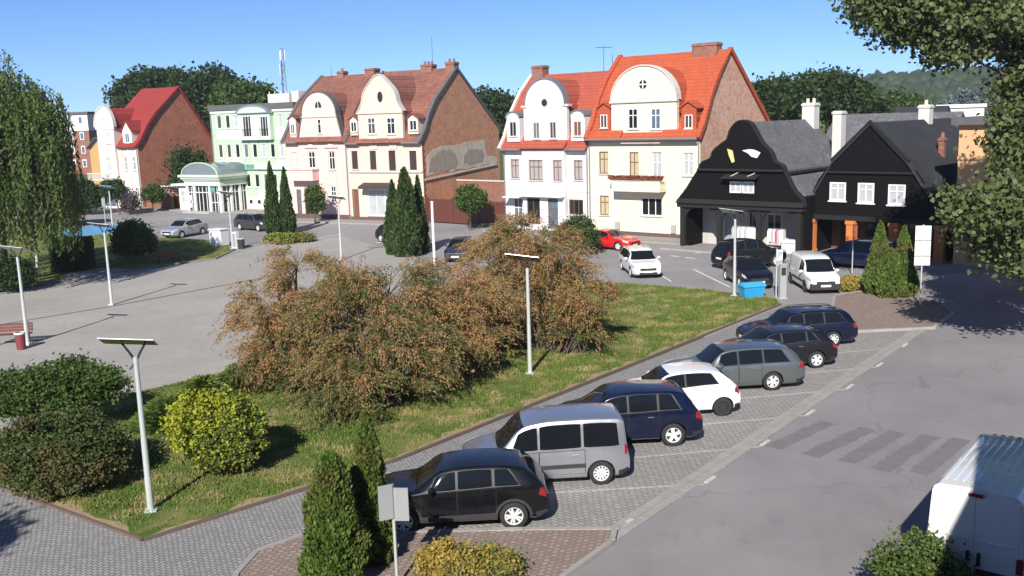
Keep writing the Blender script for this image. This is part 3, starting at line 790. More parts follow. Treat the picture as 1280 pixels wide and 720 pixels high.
# cars on the far street
c = make_car('white estate car facing the camera, parked on the asphalt behind the lawn', 'car', None, o0, 176, 'estate', 4.77, 1.83, 1.50, 2.79, .33, 'paint_white', rails='silver', nspoke=10); 
def put_front(root, px, side, wb_front):
    put_by_wheel(root, px, side, wb_front)
put_front(c, (700 + 312 / 3.556, 260 + 309 / 3.556), -1, 4.77 / 2 - .88)
c = make_car('bright red coupe parked in front of the cream yellow house', 'car', None, o0, 131, 'coupe', 4.45, 1.80, 1.38, 2.6, .325, 'paint_red', doors=2, nspoke=5)
put_by_wheel(c, (700 + 125 / 3.556, 260 + 181 / 3.556), -1, c['rear_axle'])
def put_nose(root, px, L):
    """nose centre stands over ground pixel px"""
    p = G(*px); a = root.rotation_euler[2]; root.location = (p[0] - L / 2 * math.cos(a), p[1] - L / 2 * math.sin(a), 0.012)
    for k in ('rear_axle', 'half_track'): del root[k]
c = make_car('dark slate small car with a pale bumper, facing the camera beside the tall conifer group', 'car', None, o0, 190, 'hatch', 4.06, 1.73, 1.45, 2.59, .31, 'paint_slate', nspoke=8)
put_nose(c, (569, 329), 4.06)
c = make_car('dark grey estate driving past the green building', 'car', None, o0, 128, 'estate', 4.6, 1.80, 1.55, 2.7, .33, 'paint_darkgrey', nspoke=8)
put_by_wheel(c, (250 + 325 / 6.55, 220 + 445 / 6.55), -1, c['rear_axle'])
c = make_car('light silver hatchback parked behind the round shrub', 'car', None, o0, 205, 'hatch', 4.3, 1.78, 1.50, 2.6, .32, 'paint_lightsilver', nspoke=8)
put_nose(c, (209, 299), 4.3)
c = make_car('dark car mostly hidden behind the tall conifer group', 'car', None, o0, 128, 'hatch', 4.1, 1.75, 1.5, 2.5, .32, 'paint_charcoal', nspoke=8)
put_by_wheel(c, (476, 303), -1, c['rear_axle'])
c = make_car('black hatchback facing the camera behind the blue box', 'car', None, o0, 176, 'hatch', 4.2, 1.78, 1.50, 2.55, .32, 'paint_black', nspoke=8)
put_nose(c, (950, 363), 4.2)
d_ = G(973, 333) - G(926, 338); c = make_car('black off road car standing across, behind the black hatchback and under the arcade eaves', 'car', None, o0, math.degrees(math.atan2(d_[0], d_[1])), 'suv', 4.5, 1.85, 1.78, 2.65, .37, 'paint_black', nspoke=6)
put_by_wheel(c, (926, 338), -1, c['rear_axle'])
c = make_car('small white delivery van facing the camera beside the parking meter', 'van', None, o0, 181, 'mpv', 4.2, 1.75, 1.80, 2.7, .31, 'paint_white', cargo=True, band=True, rim='steel_black', nspoke=8, name='delivery_van')
put_front(c, (700 + 1085 / 3.556, 260 + 375 / 3.556), -1, 4.2 / 2 - .88)
c = make_car('dark blue people carrier parked in front of the orange pillars', 'car', None, o0, 311, 'mpv', 4.8, 1.82, 1.72, 2.85, .32, 'paint_blue', nspoke=8, name='parked_van')
put_by_wheel(c, (700 + 1190 / 3.556, 260 + 262 / 3.556), 1, 4.8 / 2 - .88)

# ------------------------------------------------------------------ buildings
plaster('plaster_white', (0.70, 0.69, 0.69), 0.9)
plaster('plaster_yellow', (0.72, 0.675, 0.53), 0.92)
plaster('plaster_pink', (0.72, 0.52, 0.48), 0.92)
plaster('plaster_peach', (0.70, 0.54, 0.455), 0.9)
plaster('plaster_cream', (0.74, 0.66, 0.59), 0.85)
plaster('plaster_green', (0.42, 0.56, 0.40), 0.9)
plaster('plaster_palegreen', (0.56, 0.66, 0.54), 0.9)
plaster('plaster_ochre', (0.66, 0.42, 0.17), 0.88)
plaster('plaster_orange', (0.72, 0.40, 0.22), 0.9)
plaster('plaster_grey', (0.34, 0.32, 0.30), 0.75)
plaster('plaster_porch', (0.52, 0.50, 0.47), 0.85)
plaster('render_patch', (0.42, 0.36, 0.29), 0.75, 1.5)
plaster('render_pale', (0.66, 0.56, 0.45), 0.7, 1.5)
plaster('pillar_orange', (0.62, 0.20, 0.06), 0.85)
brick('brick_gable', (0.74, 0.32, 0.165), (0.50, 0.19, 0.10), (0.62, 0.42, 0.29), 'y')
brick('brick_gable_pale', (0.70, 0.38, 0.26), (0.50, 0.25, 0.17), (0.66, 0.50, 0.40), 'y')
brick('brick_gable_red', (0.58, 0.19, 0.105), (0.44, 0.135, 0.075), (0.45, 0.25, 0.17), 'y')
brick('brick_front', (0.34, 0.12, 0.08), (0.26, 0.09, 0.065), (0.28, 0.2, 0.16), 'x')
tiles('tiles_weathered', (0.34, 0.14, 0.10), (0.25, 0.10, 0.075), (0.12, 0.065, 0.055), stain=0.75)
tiles('tiles_red', (0.44, 0.105, 0.065), (0.37, 0.085, 0.055), (0.22, 0.06, 0.045), stain=0.35)
tiles('tiles_orange', (0.50, 0.11, 0.048), (0.43, 0.09, 0.042), (0.27, 0.065, 0.038), stain=0.35)
tiles('tiles_crimson', (0.34, 0.05, 0.045), (0.28, 0.042, 0.04), (0.16, 0.03, 0.03), stain=0.3)
mottled('shingle_grey', (0.105, 0.105, 0.115), (0.34, 0.34, 0.35), 0.55)
mottled('shingle_dark', (0.036, 0.038, 0.044), (0.07, 0.07, 0.075), 0.4)
tiles('boards_black', (0.009, 0.0085, 0.010), (0.0065, 0.006, 0.007), (0.004, 0.004, 0.004), 'x', 0.18, 0.20, stain=0.3)
plain('timber_black', (0.010, 0.009, 0.0095), 0.85, var=0.25, bmp=0.3)
plain('timber_brown', (0.16, 0.07, 0.04), 0.8, var=0.25)
plain('trim_white', (0.78, 0.78, 0.77), 0.6, var=0.04)
plain('trim_stone', (0.55, 0.52, 0.48), 0.8, var=0.12)
plain('trim_brown', (0.17, 0.075, 0.055), 0.6, var=0.15)
plain('zinc', (0.30, 0.32, 0.34), 0.45, metal=0.6, var=0.15)
plain('roof_felt', (0.10, 0.10, 0.105), 0.9, var=0.2)
plain('pane_dark', (0.015, 0.018, 0.02), 0.06, var=0.3, spec=0.5)
plain('pane_net', (0.13, 0.135, 0.14), 0.15, var=0.5, nscale=2.5, coat=0.6)
plain('pane_drape', (0.075, 0.055, 0.045), 0.12, var=0.6, nscale=3.0, coat=0.6)
plain('pane_curtain', (0.42, 0.44, 0.46), 0.2, var=0.25, nscale=2.0, coat=0.6)
plain('pane_ochre', (0.48, 0.40, 0.25), 0.3, var=0.15, coat=0.4)
plain('pane_blind', (0.36, 0.33, 0.33), 0.35, var=0.2, nscale=5, coat=0.4)
plain('pane_sky', (0.10, 0.14, 0.19), 0.05, var=0.4, nscale=1.5, spec=0.6)  # blue of the reflected sky put into the pane colour
plain('shutter_brown', (0.045, 0.028, 0.028), 0.6, var=0.2)
plain('gate_brown', (0.115, 0.038, 0.028), 0.55, var=0.15, nscale=1)
plain('concrete', (0.40, 0.385, 0.36), 0.9, var=0.15, bmp=0.3)
plain('chimney_white', (0.60, 0.58, 0.54), 0.9, var=0.2, nscale=2, bmp=0.3)
plain('door_grey', (0.30, 0.32, 0.34), 0.5, var=0.08)
plain('plinth', (0.11, 0.075, 0.065), 0.85, var=0.2)
plain('box_grey', (0.36, 0.34, 0.32), 0.6, var=0.08)
plain('vault_glass', (0.30, 0.34, 0.38), 0.25, metal=0.5, var=0.15, coat=0.5)
plain('tarp_white', (0.62, 0.70, 0.76), 0.5, var=0.1)
plain('tarp_yellow', (0.62, 0.62, 0.22), 0.5, var=0.1)
plain('sign_green', (0.10, 0.30, 0.24), 0.4, var=0.05)
plain('metal_dark', (0.05, 0.05, 0.055), 0.5, metal=0.4, var=0.1)

class House:
    def __init__(s, name, label, px, az, cat='house', group=None):
        s.o = G(*px); s.az = az; a = R(az)
        s.root = thing(name, label, cat, s.o, R(90 - az), group)
        s.u = np.array([math.sin(a), math.cos(a), 0]); s.n = np.array([-math.cos(a), math.sin(a), 0])
    def P(s, u, d, z=0): return s.o + s.u * u + s.n * d + np.array([0, 0, z])
    def add(s, name, b, mat, parent=None, **k): return b.build(name, [M[x] for x in mat] if isinstance(mat, (list, tuple)) else M[mat], parent or s.root, **k)
    def wall(s, name, u0, u1, z0, z1, ops, mat, y=0.0, depth=0.16, back=None, sidein=0.0):
        """front wall with real openings and reveals; back closes it into a solid when given"""
        b = MB(); xs = sorted({u0, u1, *[o[0] for o in ops], *[o[1] for o in ops]}); zs = sorted({z0, z1, *[o[2] for o in ops], *[o[3] for o in ops]})
        xs = [x for x in xs if u0 - 1e-6 <= x <= u1 + 1e-6]; zs = [z for z in zs if z0 - 1e-6 <= z <= z1 + 1e-6]
        for i in range(len(xs) - 1):
            for j in range(len(zs) - 1):
                cx, cz = (xs[i] + xs[i + 1]) / 2, (zs[j] + zs[j + 1]) / 2
                if any(o[0] < cx < o[1] and o[2] < cz < o[3] for o in ops): continue
                b.poly([(xs[i], y, zs[j]), (xs[i + 1], y, zs[j]), (xs[i + 1], y, zs[j + 1]), (xs[i], y, zs[j + 1])])
        for a, c, e, f in ops:
            for q in ([(a, e), (a, f)], [(a, f), (c, f)], [(c, f), (c, e)], [(c, e), (a, e)]):
                b.poly([(q[0][0], y, q[0][1]), (q[1][0], y, q[1][1]), (q[1][0], y + depth, q[1][1]), (q[0][0], y + depth, q[0][1])])
            b.poly([(a, y + depth, e), (c, y + depth, e), (c, y + depth, f), (a, y + depth, f)])
        if back is not None:
            e_ = sidein
            b.poly([(u0 + e_, y + .003, z0), (u0 + e_, back, z0), (u0 + e_, back, z1), (u0 + e_, y + .003, z1)]); b.poly([(u1 - e_, y + .003, z0), (u1 - e_, back, z0), (u1 - e_, back, z1), (u1 - e_, y + .003, z1)])
            b.poly([(u0, back, z0), (u1, back, z0), (u1, back, z1), (u0, back, z1)]); b.poly([(u0, y, z1), (u1, y, z1), (u1, back, z1), (u0, back, z1)])
        return s.add(name, b, mat)
    def window(s, o, y=0.0, frame='trim_white', pane='pane_dark', muntin=(1, 1), proud=False, sill=True, fw=0.075, trim=None, sillm='trim_stone', name='window', transom=0.66):
        x0, x1, z0, z1 = o; b = MB()
        if pane == 'pane_dark': pane = random.choice(('pane_dark', 'pane_dark', 'pane_dark', 'pane_net', 'pane_sky', 'pane_drape'))
        f0, f1 = (y + .05, y + .12) if not proud else (y - .05, y + .02)
        gy = f0 + .035
        e = 0.004
        b.box(x0 + e, x1 - e, f0, f1, z0 + e, z0 + fw); b.box(x0 + e, x1 - e, f0, f1, z1 - fw, z1 - e)
        b.box(x0 + e, x0 + fw, f0, f1, z0 + fw, z1 - fw); b.box(x1 - fw, x1 - e, f0, f1, z0 + fw, z1 - fw)
        nx, nz = muntin
        for i in range(1, nx + 1):
            x = x0 + (x1 - x0) * i / (nx + 1); b.box(x - .03, x + .03, f0 + .004, f1 - .004, z0 + fw, z1 - fw)
        if nz:
            z = z0 + (z1 - z0) * transom; b.box(x0 + fw, x1 - fw, f0 + .008, f1 - .008, z - .03, z + .03)
        w = s.add(name, b, frame)
        p = MB(); p.box(x0 + .03, x1 - .03, gy, gy + .02, z0 + .03, z1 - .03); s.add('pane', p, pane, w)
        if sill:
            q = MB(); q.box(x0 - .08, x1 + .08, y - .10, y + (.04 if not proud else -.002), z0 - .08, z0 - .003); s.add('sill', q, sillm, w)
        if trim:
            q = MB(); t = .13
            q.box(x0 - t, x0 - .004, y - .035, y - .002, z0 - .0, z1 + t); q.box(x1 + .004, x1 + t, y - .035, y - .002, z0 - .0, z1 + t); q.box(x0 - .004, x1 + .004, y - .035, y - .002, z1 + .004, z1 + t)
            s.add('surround', q, trim, w)
        return w
    def roof(s, prof, u0, u1, mat, th=0.14, name='roof'):
        """prof: (d, z) from the front eave over the ridge to the back eave"""
        pts = [np.array(p, float) for p in prof]; low = []
        for i, p in enumerate(pts):
            t = pts[min(i + 1, len(pts) - 1)] - pts[max(i - 1, 0)]; t /= np.linalg.norm(t); low.append(p + np.array([t[1], -t[0]]) * th)
        out = [tuple(p) for p in pts] + [tuple(p) for p in low[::-1]]
        b = MB()
        n = len(pts); k = max(1, int((u1 - u0) / 1.2))
        for i in range(n - 1):
            for j in range(k):
                x0, x1 = u0 + (u1 - u0) * j / k, u0 + (u1 - u0) * (j + 1) / k
                b.poly([(x0, *pts[i]), (x1, *pts[i]), (x1, *pts[i + 1]), (x0, *pts[i + 1])]); b.poly([(x0, *low[i]), (x1, *low[i]), (x1, *low[i + 1]), (x0, *low[i + 1])])
        for x in (u0, u1): b.poly([(x, *p) for p in out])
        for q, w in ((pts[0], low[0]), (pts[-1], low[-1])): b.poly([(u0, *q), (u1, *q), (u1, *w), (u0, *w)])
        return s.add(name, b, mat)
    def side_wall(s, name, prof, u, mat, sgn=1, th=0.3, zb=0.0, drop=0.1):
        """gable wall under the roof profile; sgn +1: outer face at u, body towards smaller u"""
        pts = [(d, z - drop) for d, z in prof]
        d0, d1 = max(pts[0][0], 0.004), pts[-1][0] - .2
        q = [(d0, zb)] + [(d0, np.interp(d0, [p[0] for p in pts], [p[1] for p in pts]))] + [p for p in pts if d0 < p[0] < d1] + [(d1, np.interp(d1, [p[0] for p in pts], [p[1] for p in pts])), (d1, zb)]
        b = MB(); b.prismx(q, u - sgn * th, u); return s.add(name, b, mat)
    def verge(s, prof, u0, u1, mat, h=0.12, name='verge', d_to=None):
        b = MB(); pts = [np.array(p, float) for p in prof]
        if d_to is not None: pts = [p for p in pts if p[0] <= d_to]
        up, lo = [], []
        for i, p in enumerate(pts):
            t = pts[min(i + 1, len(pts) - 1)] - pts[max(i - 1, 0)]; t /= np.linalg.norm(t); nn = np.array([-t[1], t[0]]); up.append(tuple(p + nn * h)); lo.append(tuple(p - nn * .2))
        b.prismx(up + lo[::-1], u0, u1); return s.add(name, b, mat)
    def gable(s, out, mat, rmat, y0=-0.06, th=0.36, back=4.6, cmat=None, ch=0.10, skip=1, name='front_gable'):
        b = MB(); b.prism(out, y0, y0 + th); g_ = s.add(name, b, mat)
        b = MB(); cx = sum(p[0] for p in out) / len(out)
        r = [(cx + (x - cx) * .985, z - .03) for x, z in out]; b.prism(r, y0 + th + .003, back); s.add('gable_roof', b, rmat)
        if cmat:
            b = MB(); pts = [np.array(p) for p in out][skip:len(out) - skip]; up = []
            for i, p in enumerate(pts):
                t = pts[min(i + 1, len(pts) - 1)] - pts[max(i - 1, 0)]; t = t / np.linalg.norm(t); up.append(p + np.array([-t[1], t[0]]) * ch)
            for i in range(len(pts) - 1):
                q = [tuple(pts[i]), tuple(pts[i + 1]), tuple(up[i + 1]), tuple(up[i])]; b.prism(q, y0 - .10, y0 + th + .25)
            s.add('coping', b, cmat, g_)
        return g_
    def boxp(s, name, mat, x0, x1, y0, y1, z0, z1, parent=None, bevel=0.0):
        b = MB(); b.box(x0, x1, y0, y1, z0, z1); return s.add(name, b, mat, parent, bevel=bevel)
    def pipe(s, x, z0, z1, y=-.09, r=.055): 
        b = MB(); b.tube([(x, y, z0), (x, y, z1 - .25), (x, y - .12, z1)], r, 7); s.add('downpipe', b, 'zinc', smooth=40)
    def gutter(s, u0, u1, y, z): 
        b = MB(); b.tube([(u0, y, z), (u1, y, z)], .075, 7); s.add('gutter', b, 'zinc', smooth=40)
    def dormer(s, x0, x1, z0, z1, y, wo, wall, roofm, kind='gable', back=2.4, pane='pane_dark', frame='trim_white'):
        b = MB(); cx, hw_ = (x0 + x1) / 2, (x1 - x0) / 2
        if kind == 'arch':
            zs = z1 - hw_ * .75; out = [(x0, z0)] + [(cx - hw_ * math.cos(t), zs + (z1 - zs) * math.sin(t)) for t in np.linspace(0, math.pi, 13)] + [(x1, z0)]
            b.prism(out, y, y + back); d = s.add('dormer', b, wall); b = MB(); up = [(cx + (x - cx) * 1.10, z + .08) for x, z in out[1:-1]]
            for i in range(len(up) - 1): b.prism([out[1 + i], out[2 + i], up[i + 1], up[i]], y - .12, y + back)
            s.add('dormer_roof', b, roofm, d)
        else:
            ze = z1 - hw_ * .62; b.box(x0 + .08, x1 - .08, y, y + back, z0, ze); b.prism([(x0 + .08, ze), (x1 - .08, ze), (cx, z1 - .06)], y + .002, y + back); d = s.add('dormer', b, wall)
            b = MB()
            for sg in (-1, 1):
                e = cx + sg * (hw_ + .10); q = [(cx, z1), (e, ze - .08), (e, ze - .0), (cx, z1 + .10)]; b.prism(q, y - .16, y + back + .2)
            s.add('dormer_roof', b, roofm, d)
        s.window(wo, y, frame, pane, (1, 0), proud=True, fw=.06)
        return d
    def chimney(s, x0, x1, y0, y1, z0, z1, mat, pots=2):
        b = MB(); b.box(x0, x1, y0, y1, z0, z1); b.box(x0 - .06, x1 + .06, y0 - .06, y1 + .06, z1 - .22, z1 - .08); c = s.add('chimney', b, mat)
        b = MB()
        for i in range(pots): 
            x = x0 + (x1 - x0) * (i + .5) / pots; b.lathe([(.13, z1), (.11, z1 + .32), (.09, z1 + .32), (.09, z1)], (x, (y0 + y1) / 2, 0), 'z', 10)
        if pots: s.add('chimney_pot', b, mat, c)
        return c
def ell(cx, hw, zs, zt, n=17, p=1.0): return [(cx - hw * math.cos(t), zs + (zt - zs) * math.sin(t) ** p) for t in np.linspace(0, math.pi, n)]
def curve(pts, n=4):
    """smooth an open outline"""
    P = [np.array(p, float) for p in pts]; out = []
    for i in range(len(P) - 1):
        p0 = P[max(i - 1, 0)]; p1, p2 = P[i], P[i + 1]; p3 = P[min(i + 2, len(P) - 1)]
        for k in range(n):
            t = k / n; out.append(tuple(0.5 * (2 * p1 + (p2 - p0) * t + (2 * p0 - 5 * p1 + 4 * p2 - p3) * t * t + (3 * p1 - p0 - 3 * p2 + p3) * t ** 3)))
    return out + [tuple(P[-1])]
TER = 'old gabled houses along the far side of the square'
YPX = (600 + 690 / 2.768, 50 + 690 / 2.768)

# --- white house with the red roof
h = House('white_house', 'white house with round topped gable and brick red roof, left of the cream yellow house', YPX, 130, group=TER)
ops = [(-16.5, -15.6, 4.40, 6.0), (-9.8, -8.95, 4.35, 5.95), (-16.35, -15.35, 0.25, 2.7), (-10.4, -8.95, 1.5, 2.75)]
h.wall('wall', -17.3, -8.33, 0, 7.0, ops, 'plaster_white', back=10, sidein=.4)
bops = [(-14.15, -12.7, 4.3, 5.97), (-11.6, -10.7, 4.3, 5.97), (-14.5, -13.1, 0.6, 2.8), (-12.25, -11.2, 0.3, 2.8)]
h.wall('bay', -14.9, -10.45, 0, 6.95, bops, 'plaster_white', y=-0.45, back=-0.004)
for o in ops[:2]: h.window(o, 0, 'trim_brown', 'pane_blind', (1, 1), trim='trim_stone')
h.window(bops[0], -.45, 'trim_brown', 'pane_blind', (2, 1), trim='trim_stone'); h.window(bops[1], -.45, 'trim_brown', 'pane_blind', (1, 1), trim='trim_stone')
h.window(ops[2], 0, 'trim_white', 'pane_dark', (1, 1), sill=False, name='shop_door'); h.window(ops[3], 0, 'trim_brown', 'pane_dark', (2, 0), name='shop_window')
h.window(bops[2], -.45, 'trim_brown', 'pane_dark', (1, 0), sill=False, name='shop_window'); h.window(bops[3], -.45, 'trim_brown', 'pane_dark', (0, 1), sill=False, name='shop_door')
b = MB(); b.prism([(-16.7, 2.80), (-14.95, 2.80), (-14.95, 2.88), (-16.7, 2.88)], -1.1, -.01); b.prism([(-14.9, 2.95), (-10.45, 2.95), (-10.45, 3.05), (-14.9, 3.05)], -1.0, -.46); h.add('canopy', b, 'trim_white')
b = MB(); b.box(-17.32, -8.34, -.03, -.003, 3.30, 3.42); h.add('string_course', b, 'trim_stone')
prof = [(-.45, 6.88), (.35, 7.9), (1.3, 9.9), (2.6, 11.6), (4.2, 13.15), (10.4, 7.3)]
h.roof(prof, -17.3, -8.33, 'tiles_red'); h.side_wall('side_wall', prof, -17.3 + .004, 'plaster_grey', -1); h.verge(prof, -17.55, -17.25, 'trim_stone', .16)
h.gable([(-14.9, 6.96), (-14.9, 10.45)] + ell(-12.65, 2.05, 10.45, 12.6) + [(-10.4, 10.45), (-10.4, 6.96)], 'plaster_white', 'tiles_red', cmat='zinc', back=4.0, skip=2)
h.boxp('gable_shoulder', 'trim_stone', -15.1, -14.55, -.16, .35, 10.32, 10.5); h.boxp('gable_shoulder', 'trim_stone', -10.75, -10.15, -.16, .35, 10.32, 10.5)
b = MB(); b.prismx([(-.75, 6.93), (-.06, 6.93), (-.064, 7.6)], -15.0, -10.35); h.add('bay_roof', b, 'tiles_red')
h.window((-13.9, -13.2, 7.72, 9.12), -.06, 'trim_stone', 'pane_dark', (1, 0), proud=True); h.window((-12.15, -11.45, 7.72, 9.12), -.06, 'trim_stone', 'pane_dark', (1, 0), proud=True)
b = MB(); b.lathe([(.02, -.085), (.30, -.085), (.38, -.12), (.40, -.06)], (-12.65, 0, 10.66), 'y', 20); h.add('oculus', b, 'trim_stone', smooth=30); b = MB(); b.lathe([(.001, -.10), (.29, -.10), (.29, -.07)], (-12.65, 0, 10.66), 'y', 20); h.add('oculus_pane', b, 'pane_dark')
h.dormer(-16.72, -15.35, 7.5, 10.0, -.12, (-16.4, -15.65, 7.95, 9.2), 'plaster_white', 'zinc', 'arch', pane='pane_dark', frame='trim_stone'); h.dormer(-9.95, -8.58, 7.5, 9.95, -.12, (-9.65, -8.88, 7.9, 9.1), 'plaster_white', 'zinc', 'arch', pane='trim_brown', frame='trim_stone')
h.chimney(-16.9, -15.7, 3.7, 4.6, 12.0, 13.95, 'brick_front', 0)
h.gutter(-17.35, -8.4, -.5, 6.82); h.pipe(-8.45, .2, 6.85); h.pipe(-17.2, .2, 6.85)
front_walk(h.o, 130, -17.6, 2.2)

# --- cream yellow house
h = House('yellow_house', 'tall cream yellow house with orange tiles, wide round gable and a flowered balcony', YPX, 130, group=TER)
ops = [(-7.3, -6.42, 4.9, 6.65), (-4.43, -3.6, 4.3, 6.6), (-2.4, -1.52, 4.3, 6.6), (.32, 1.2, 4.85, 6.55), (-7.28, -6.4, 1.58, 3.15), (-3.38, -1.5, 1.7, 3.1)]
h.wall('wall', -8.3, 1.75, 0, 7.78, ops, 'plaster_yellow', back=11, sidein=.4)
for o, p in zip(ops[:5], ('pane_ochre', 'pane_ochre', 'pane_curtain', 'pane_curtain', 'pane_ochre')): h.window(o, 0, 'trim_white' if p == 'pane_curtain' else 'timber_brown', p, (1, 1), trim='plaster_yellow', sill=o[2] > 4.4 or o[2] < 2)
h.window(ops[5], 0, 'trim_white', 'pane_dark', (2, 0)); 
prof = [(-.45, 7.62), (.4, 8.7), (1.5, 10.8), (2.6, 12.3), (4.5, 14.2), (11.2, 8.7), (11.6, 8.1)]
h.roof(prof, -8.3, 1.75, 'tiles_orange'); h.side_wall('brick_gable', prof, 1.75 - .004, 'brick_gable_pale', 1); h.side_wall('party_wall', prof, -8.3 + .004, 'plaster_grey', -1, zb=6)
h.verge(prof, 1.60, 1.95, 'tiles_orange', .14); h.verge(prof, -8.42, -8.05, 'tiles_orange', .22)
h.gable([(-6.05, 7.7), (-6.05, 10.5)] + ell(-3.12, 2.88, 10.5, 13.1, 21) + [(-.2, 10.5), (-.2, 7.7)], 'plaster_yellow', 'tiles_orange', cmat='trim_stone', back=4.4, skip=2)
b = MB(); b.box(-6.15, -.1, -.20, -.063, 10.38, 10.54); h.add('cornice', b, 'trim_stone')
h.window((-4.45, -3.58, 8.38, 9.95), -.06, 'trim_white', 'pane_dark', (1, 1), proud=True); h.window((-2.42, -1.55, 8.33, 9.9), -.06, 'trim_white', 'pane_dark', (1, 1), proud=True)
b = MB(); b.lathe([(.001, -.09), (.34, -.09), (.34, -.05)], (-3.12, 0, 11.72), 'y', 20); o_ = h.add('round_window', b, 'pane_dark'); b = MB(); b.box(-3.17, -3.07, -.115, -.085, 11.38, 12.06); b.box(-3.46, -2.78, -.113, -.087, 11.67, 11.77); h.add('cross_bar', b, 'trim_white', o_)
for x0, x1 in ((-8.25, -4.95), (-1.4, 1.72)):
    b = MB(); b.prismx([(-.62, 7.66), (-.07, 7.72), (-.066, 8.30)], x0, x1); h.add('pent_roof', b, 'tiles_orange')
h.dormer(-7.35, -6.1, 8.2, 10.45, -.02, (-7.1, -6.45, 8.5, 9.55), 'tiles_orange', 'tiles_orange', frame='trim_white'); h.dormer(.1, 1.5, 8.1, 10.3, -.02, (.48, 1.12, 8.35, 9.35), 'tiles_orange', 'tiles_orange', frame='trim_white')
bl = MB(); bl.box(-5.45, -1.1, -1.05, -.004, 3.62, 3.80); bl.box(-5.45, -1.1, -1.05, -.93, 3.803, 4.42); bl.box(-5.45, -5.33, -.927, -.004, 3.803, 4.42); bl.box(-1.22, -1.1, -.927, -.004, 3.803, 4.42); bl.box(-5.5, -1.05, -1.10, -.90, 4.423, 4.50); h.add('balcony', bl, 'plaster_yellow', bevel=.01)
h.boxp('meter_box', 'box_grey', -5.8, -5.35, -.12, -.004, .5, 1.1); h.boxp('meter_box', 'box_grey', -.7, -.28, -.12, -.004, .45, 1.08)
h.boxp('plinth', 'plinth', -8.28, 1.73, -.05, -.003, 0, .38); b = MB(); b.box(-8.3, 1.75, -.06, -.003, 7.25, 7.40); h.add('cornice', b, 'plaster_yellow')
h.chimney(-1.2, .9, 4.0, 4.9, 13.2, 14.75, 'brick_front', 0)
h.gutter(-8.3, 1.8, -.62, 7.60); h.pipe(1.66, .2, 7.6); h.pipe(-8.2, .2, 7.6)
YH = h
# flower box on the balcony is a thing that rests on it
# --- pink and peach terrace
PPX = (340 + 575 / 3, 60 + 655 / 3)
h = House('pink_house', 'pale pink house with bell shaped gable and a corner balcony, left of the peach house', PPX, 119, group=TER)
ops = [(-15.78, -15.2, 5.2, 6.75), (-13.75, -12.9, 5.15, 6.8), (-11.15, -10.4, 5.0, 6.8), (-11.15, -10.5, 1.75, 3.4), (-15.6, -15.0, 0.3, 3.0), (-14.6, -12.9, 0.3, 3.0)]
h.wall('wall', -16.6, -8.78, 0, 8.0, ops, 'plaster_pink', back=13, sidein=.4)
for o in ops[:3]: h.window(o, 0, 'trim_white', 'pane_curtain' if o[0] < -15 else 'pane_dark', (1, 1), trim='plaster_pink')
h.window(ops[3], 0, 'trim_white', 'pane_dark', (1, 1)); h.window(ops[4], 0, 'timber_brown', 'pane_dark', (0, 1), sill=False, name='door'); h.window(ops[5], 0, 'timber_brown', 'pane_dark', (2, 1), sill=False, name='shop_window')
for x0, x1 in ((-14.1, -12.5), (-11.6, -9.9)):
    b = MB(); cx = (x0 + x1) / 2; b.prism([(x0, 7.15), (x1, 7.15), (x1, 7.23), (cx, 7.62), (x0, 7.23)], -.14, -.003); h.add('pediment', b, 'plaster_pink')
prof = [(-.45, 7.75), (.6, 9.1), (1.5, 10.7), (2.6, 11.9), (6.4, 14.45), (13.6, 8.9), (14.2, 8.3)]
h.roof(prof, -16.6, -8.78, 'tiles_weathered'); h.side_wall('side_wall', prof, -16.6 + .004, 'plaster_grey', -1); h.verge(prof, -16.85, -16.5, 'roof_felt', .12)
gp = curve([(-14.75, 8.05), (-14.3, 9.7), (-14.1, 10.2)], 4)[:-1] + [(-14.1, 10.35)] + ell(-12.0, 2.15, 10.4, 12.6) + [(-9.85, 10.35)] + curve([(-9.8, 10.2), (-9.65, 9.6), (-9.25, 8.05)], 4)
h.gable([(-14.75, 7.8)] + gp + [(-9.25, 7.8)], 'plaster_pink', 'tiles_weathered', cmat='roof_felt', ch=.12, back=5.6)
b = MB(); b.box(-14.2, -9.8, -.16, -.063, 10.15, 10.32); h.add('cornice', b, 'plaster_pink')
h.window((-12.22, -11.75, 8.55, 10.0), -.06, 'trim_white', 'pane_dark', (0, 1), proud=True)
b = MB(); out = [(-12.4, 11.05)] + ell(-12.0, .4, 11.05, 11.7, 13)[1:-1] + [(-11.6, 11.05)]; b.prism(out, -.09, -.055); o_ = h.add('half_round_window', b, 'pane_dark'); b = MB(); b.box(-12.44, -11.56, -.12, -.06, 10.97, 11.05); b.box(-12.03, -11.97, -.11, -.085, 11.05, 11.68); h.add('window_bar', b, 'trim_white', o_)
h.dormer(-15.95, -14.95, 8.2, 10.4, -.05, (-15.72, -15.18, 8.6, 9.6), 'plaster_pink', 'tiles_weathered')
b = MB(); b.box(-15.6, -12.5, -1.0, -.004, 3.95, 5.0); b.box(-15.68, -12.42, -1.08, -.003, 5.003, 5.1); h.add('balcony', b, 'plaster_pink', bevel=.015)
h.boxp('plinth', 'plinth', -16.58, -8.8, -.05, -.003, 0, .55); h.chimney(-10.6, -9.4, 5.9, 6.9, 13.6, 14.95, 'brick_front', 0); h.chimney(-14.2, -13.4, 5.9, 6.7, 13.4, 14.85, 'brick_front', 1)
h.gutter(-16.6, -14.8, -.5, 7.72); h.pipe(-8.9, .2, 7.8); front_walk(h.o, 119, -17.2, .4)

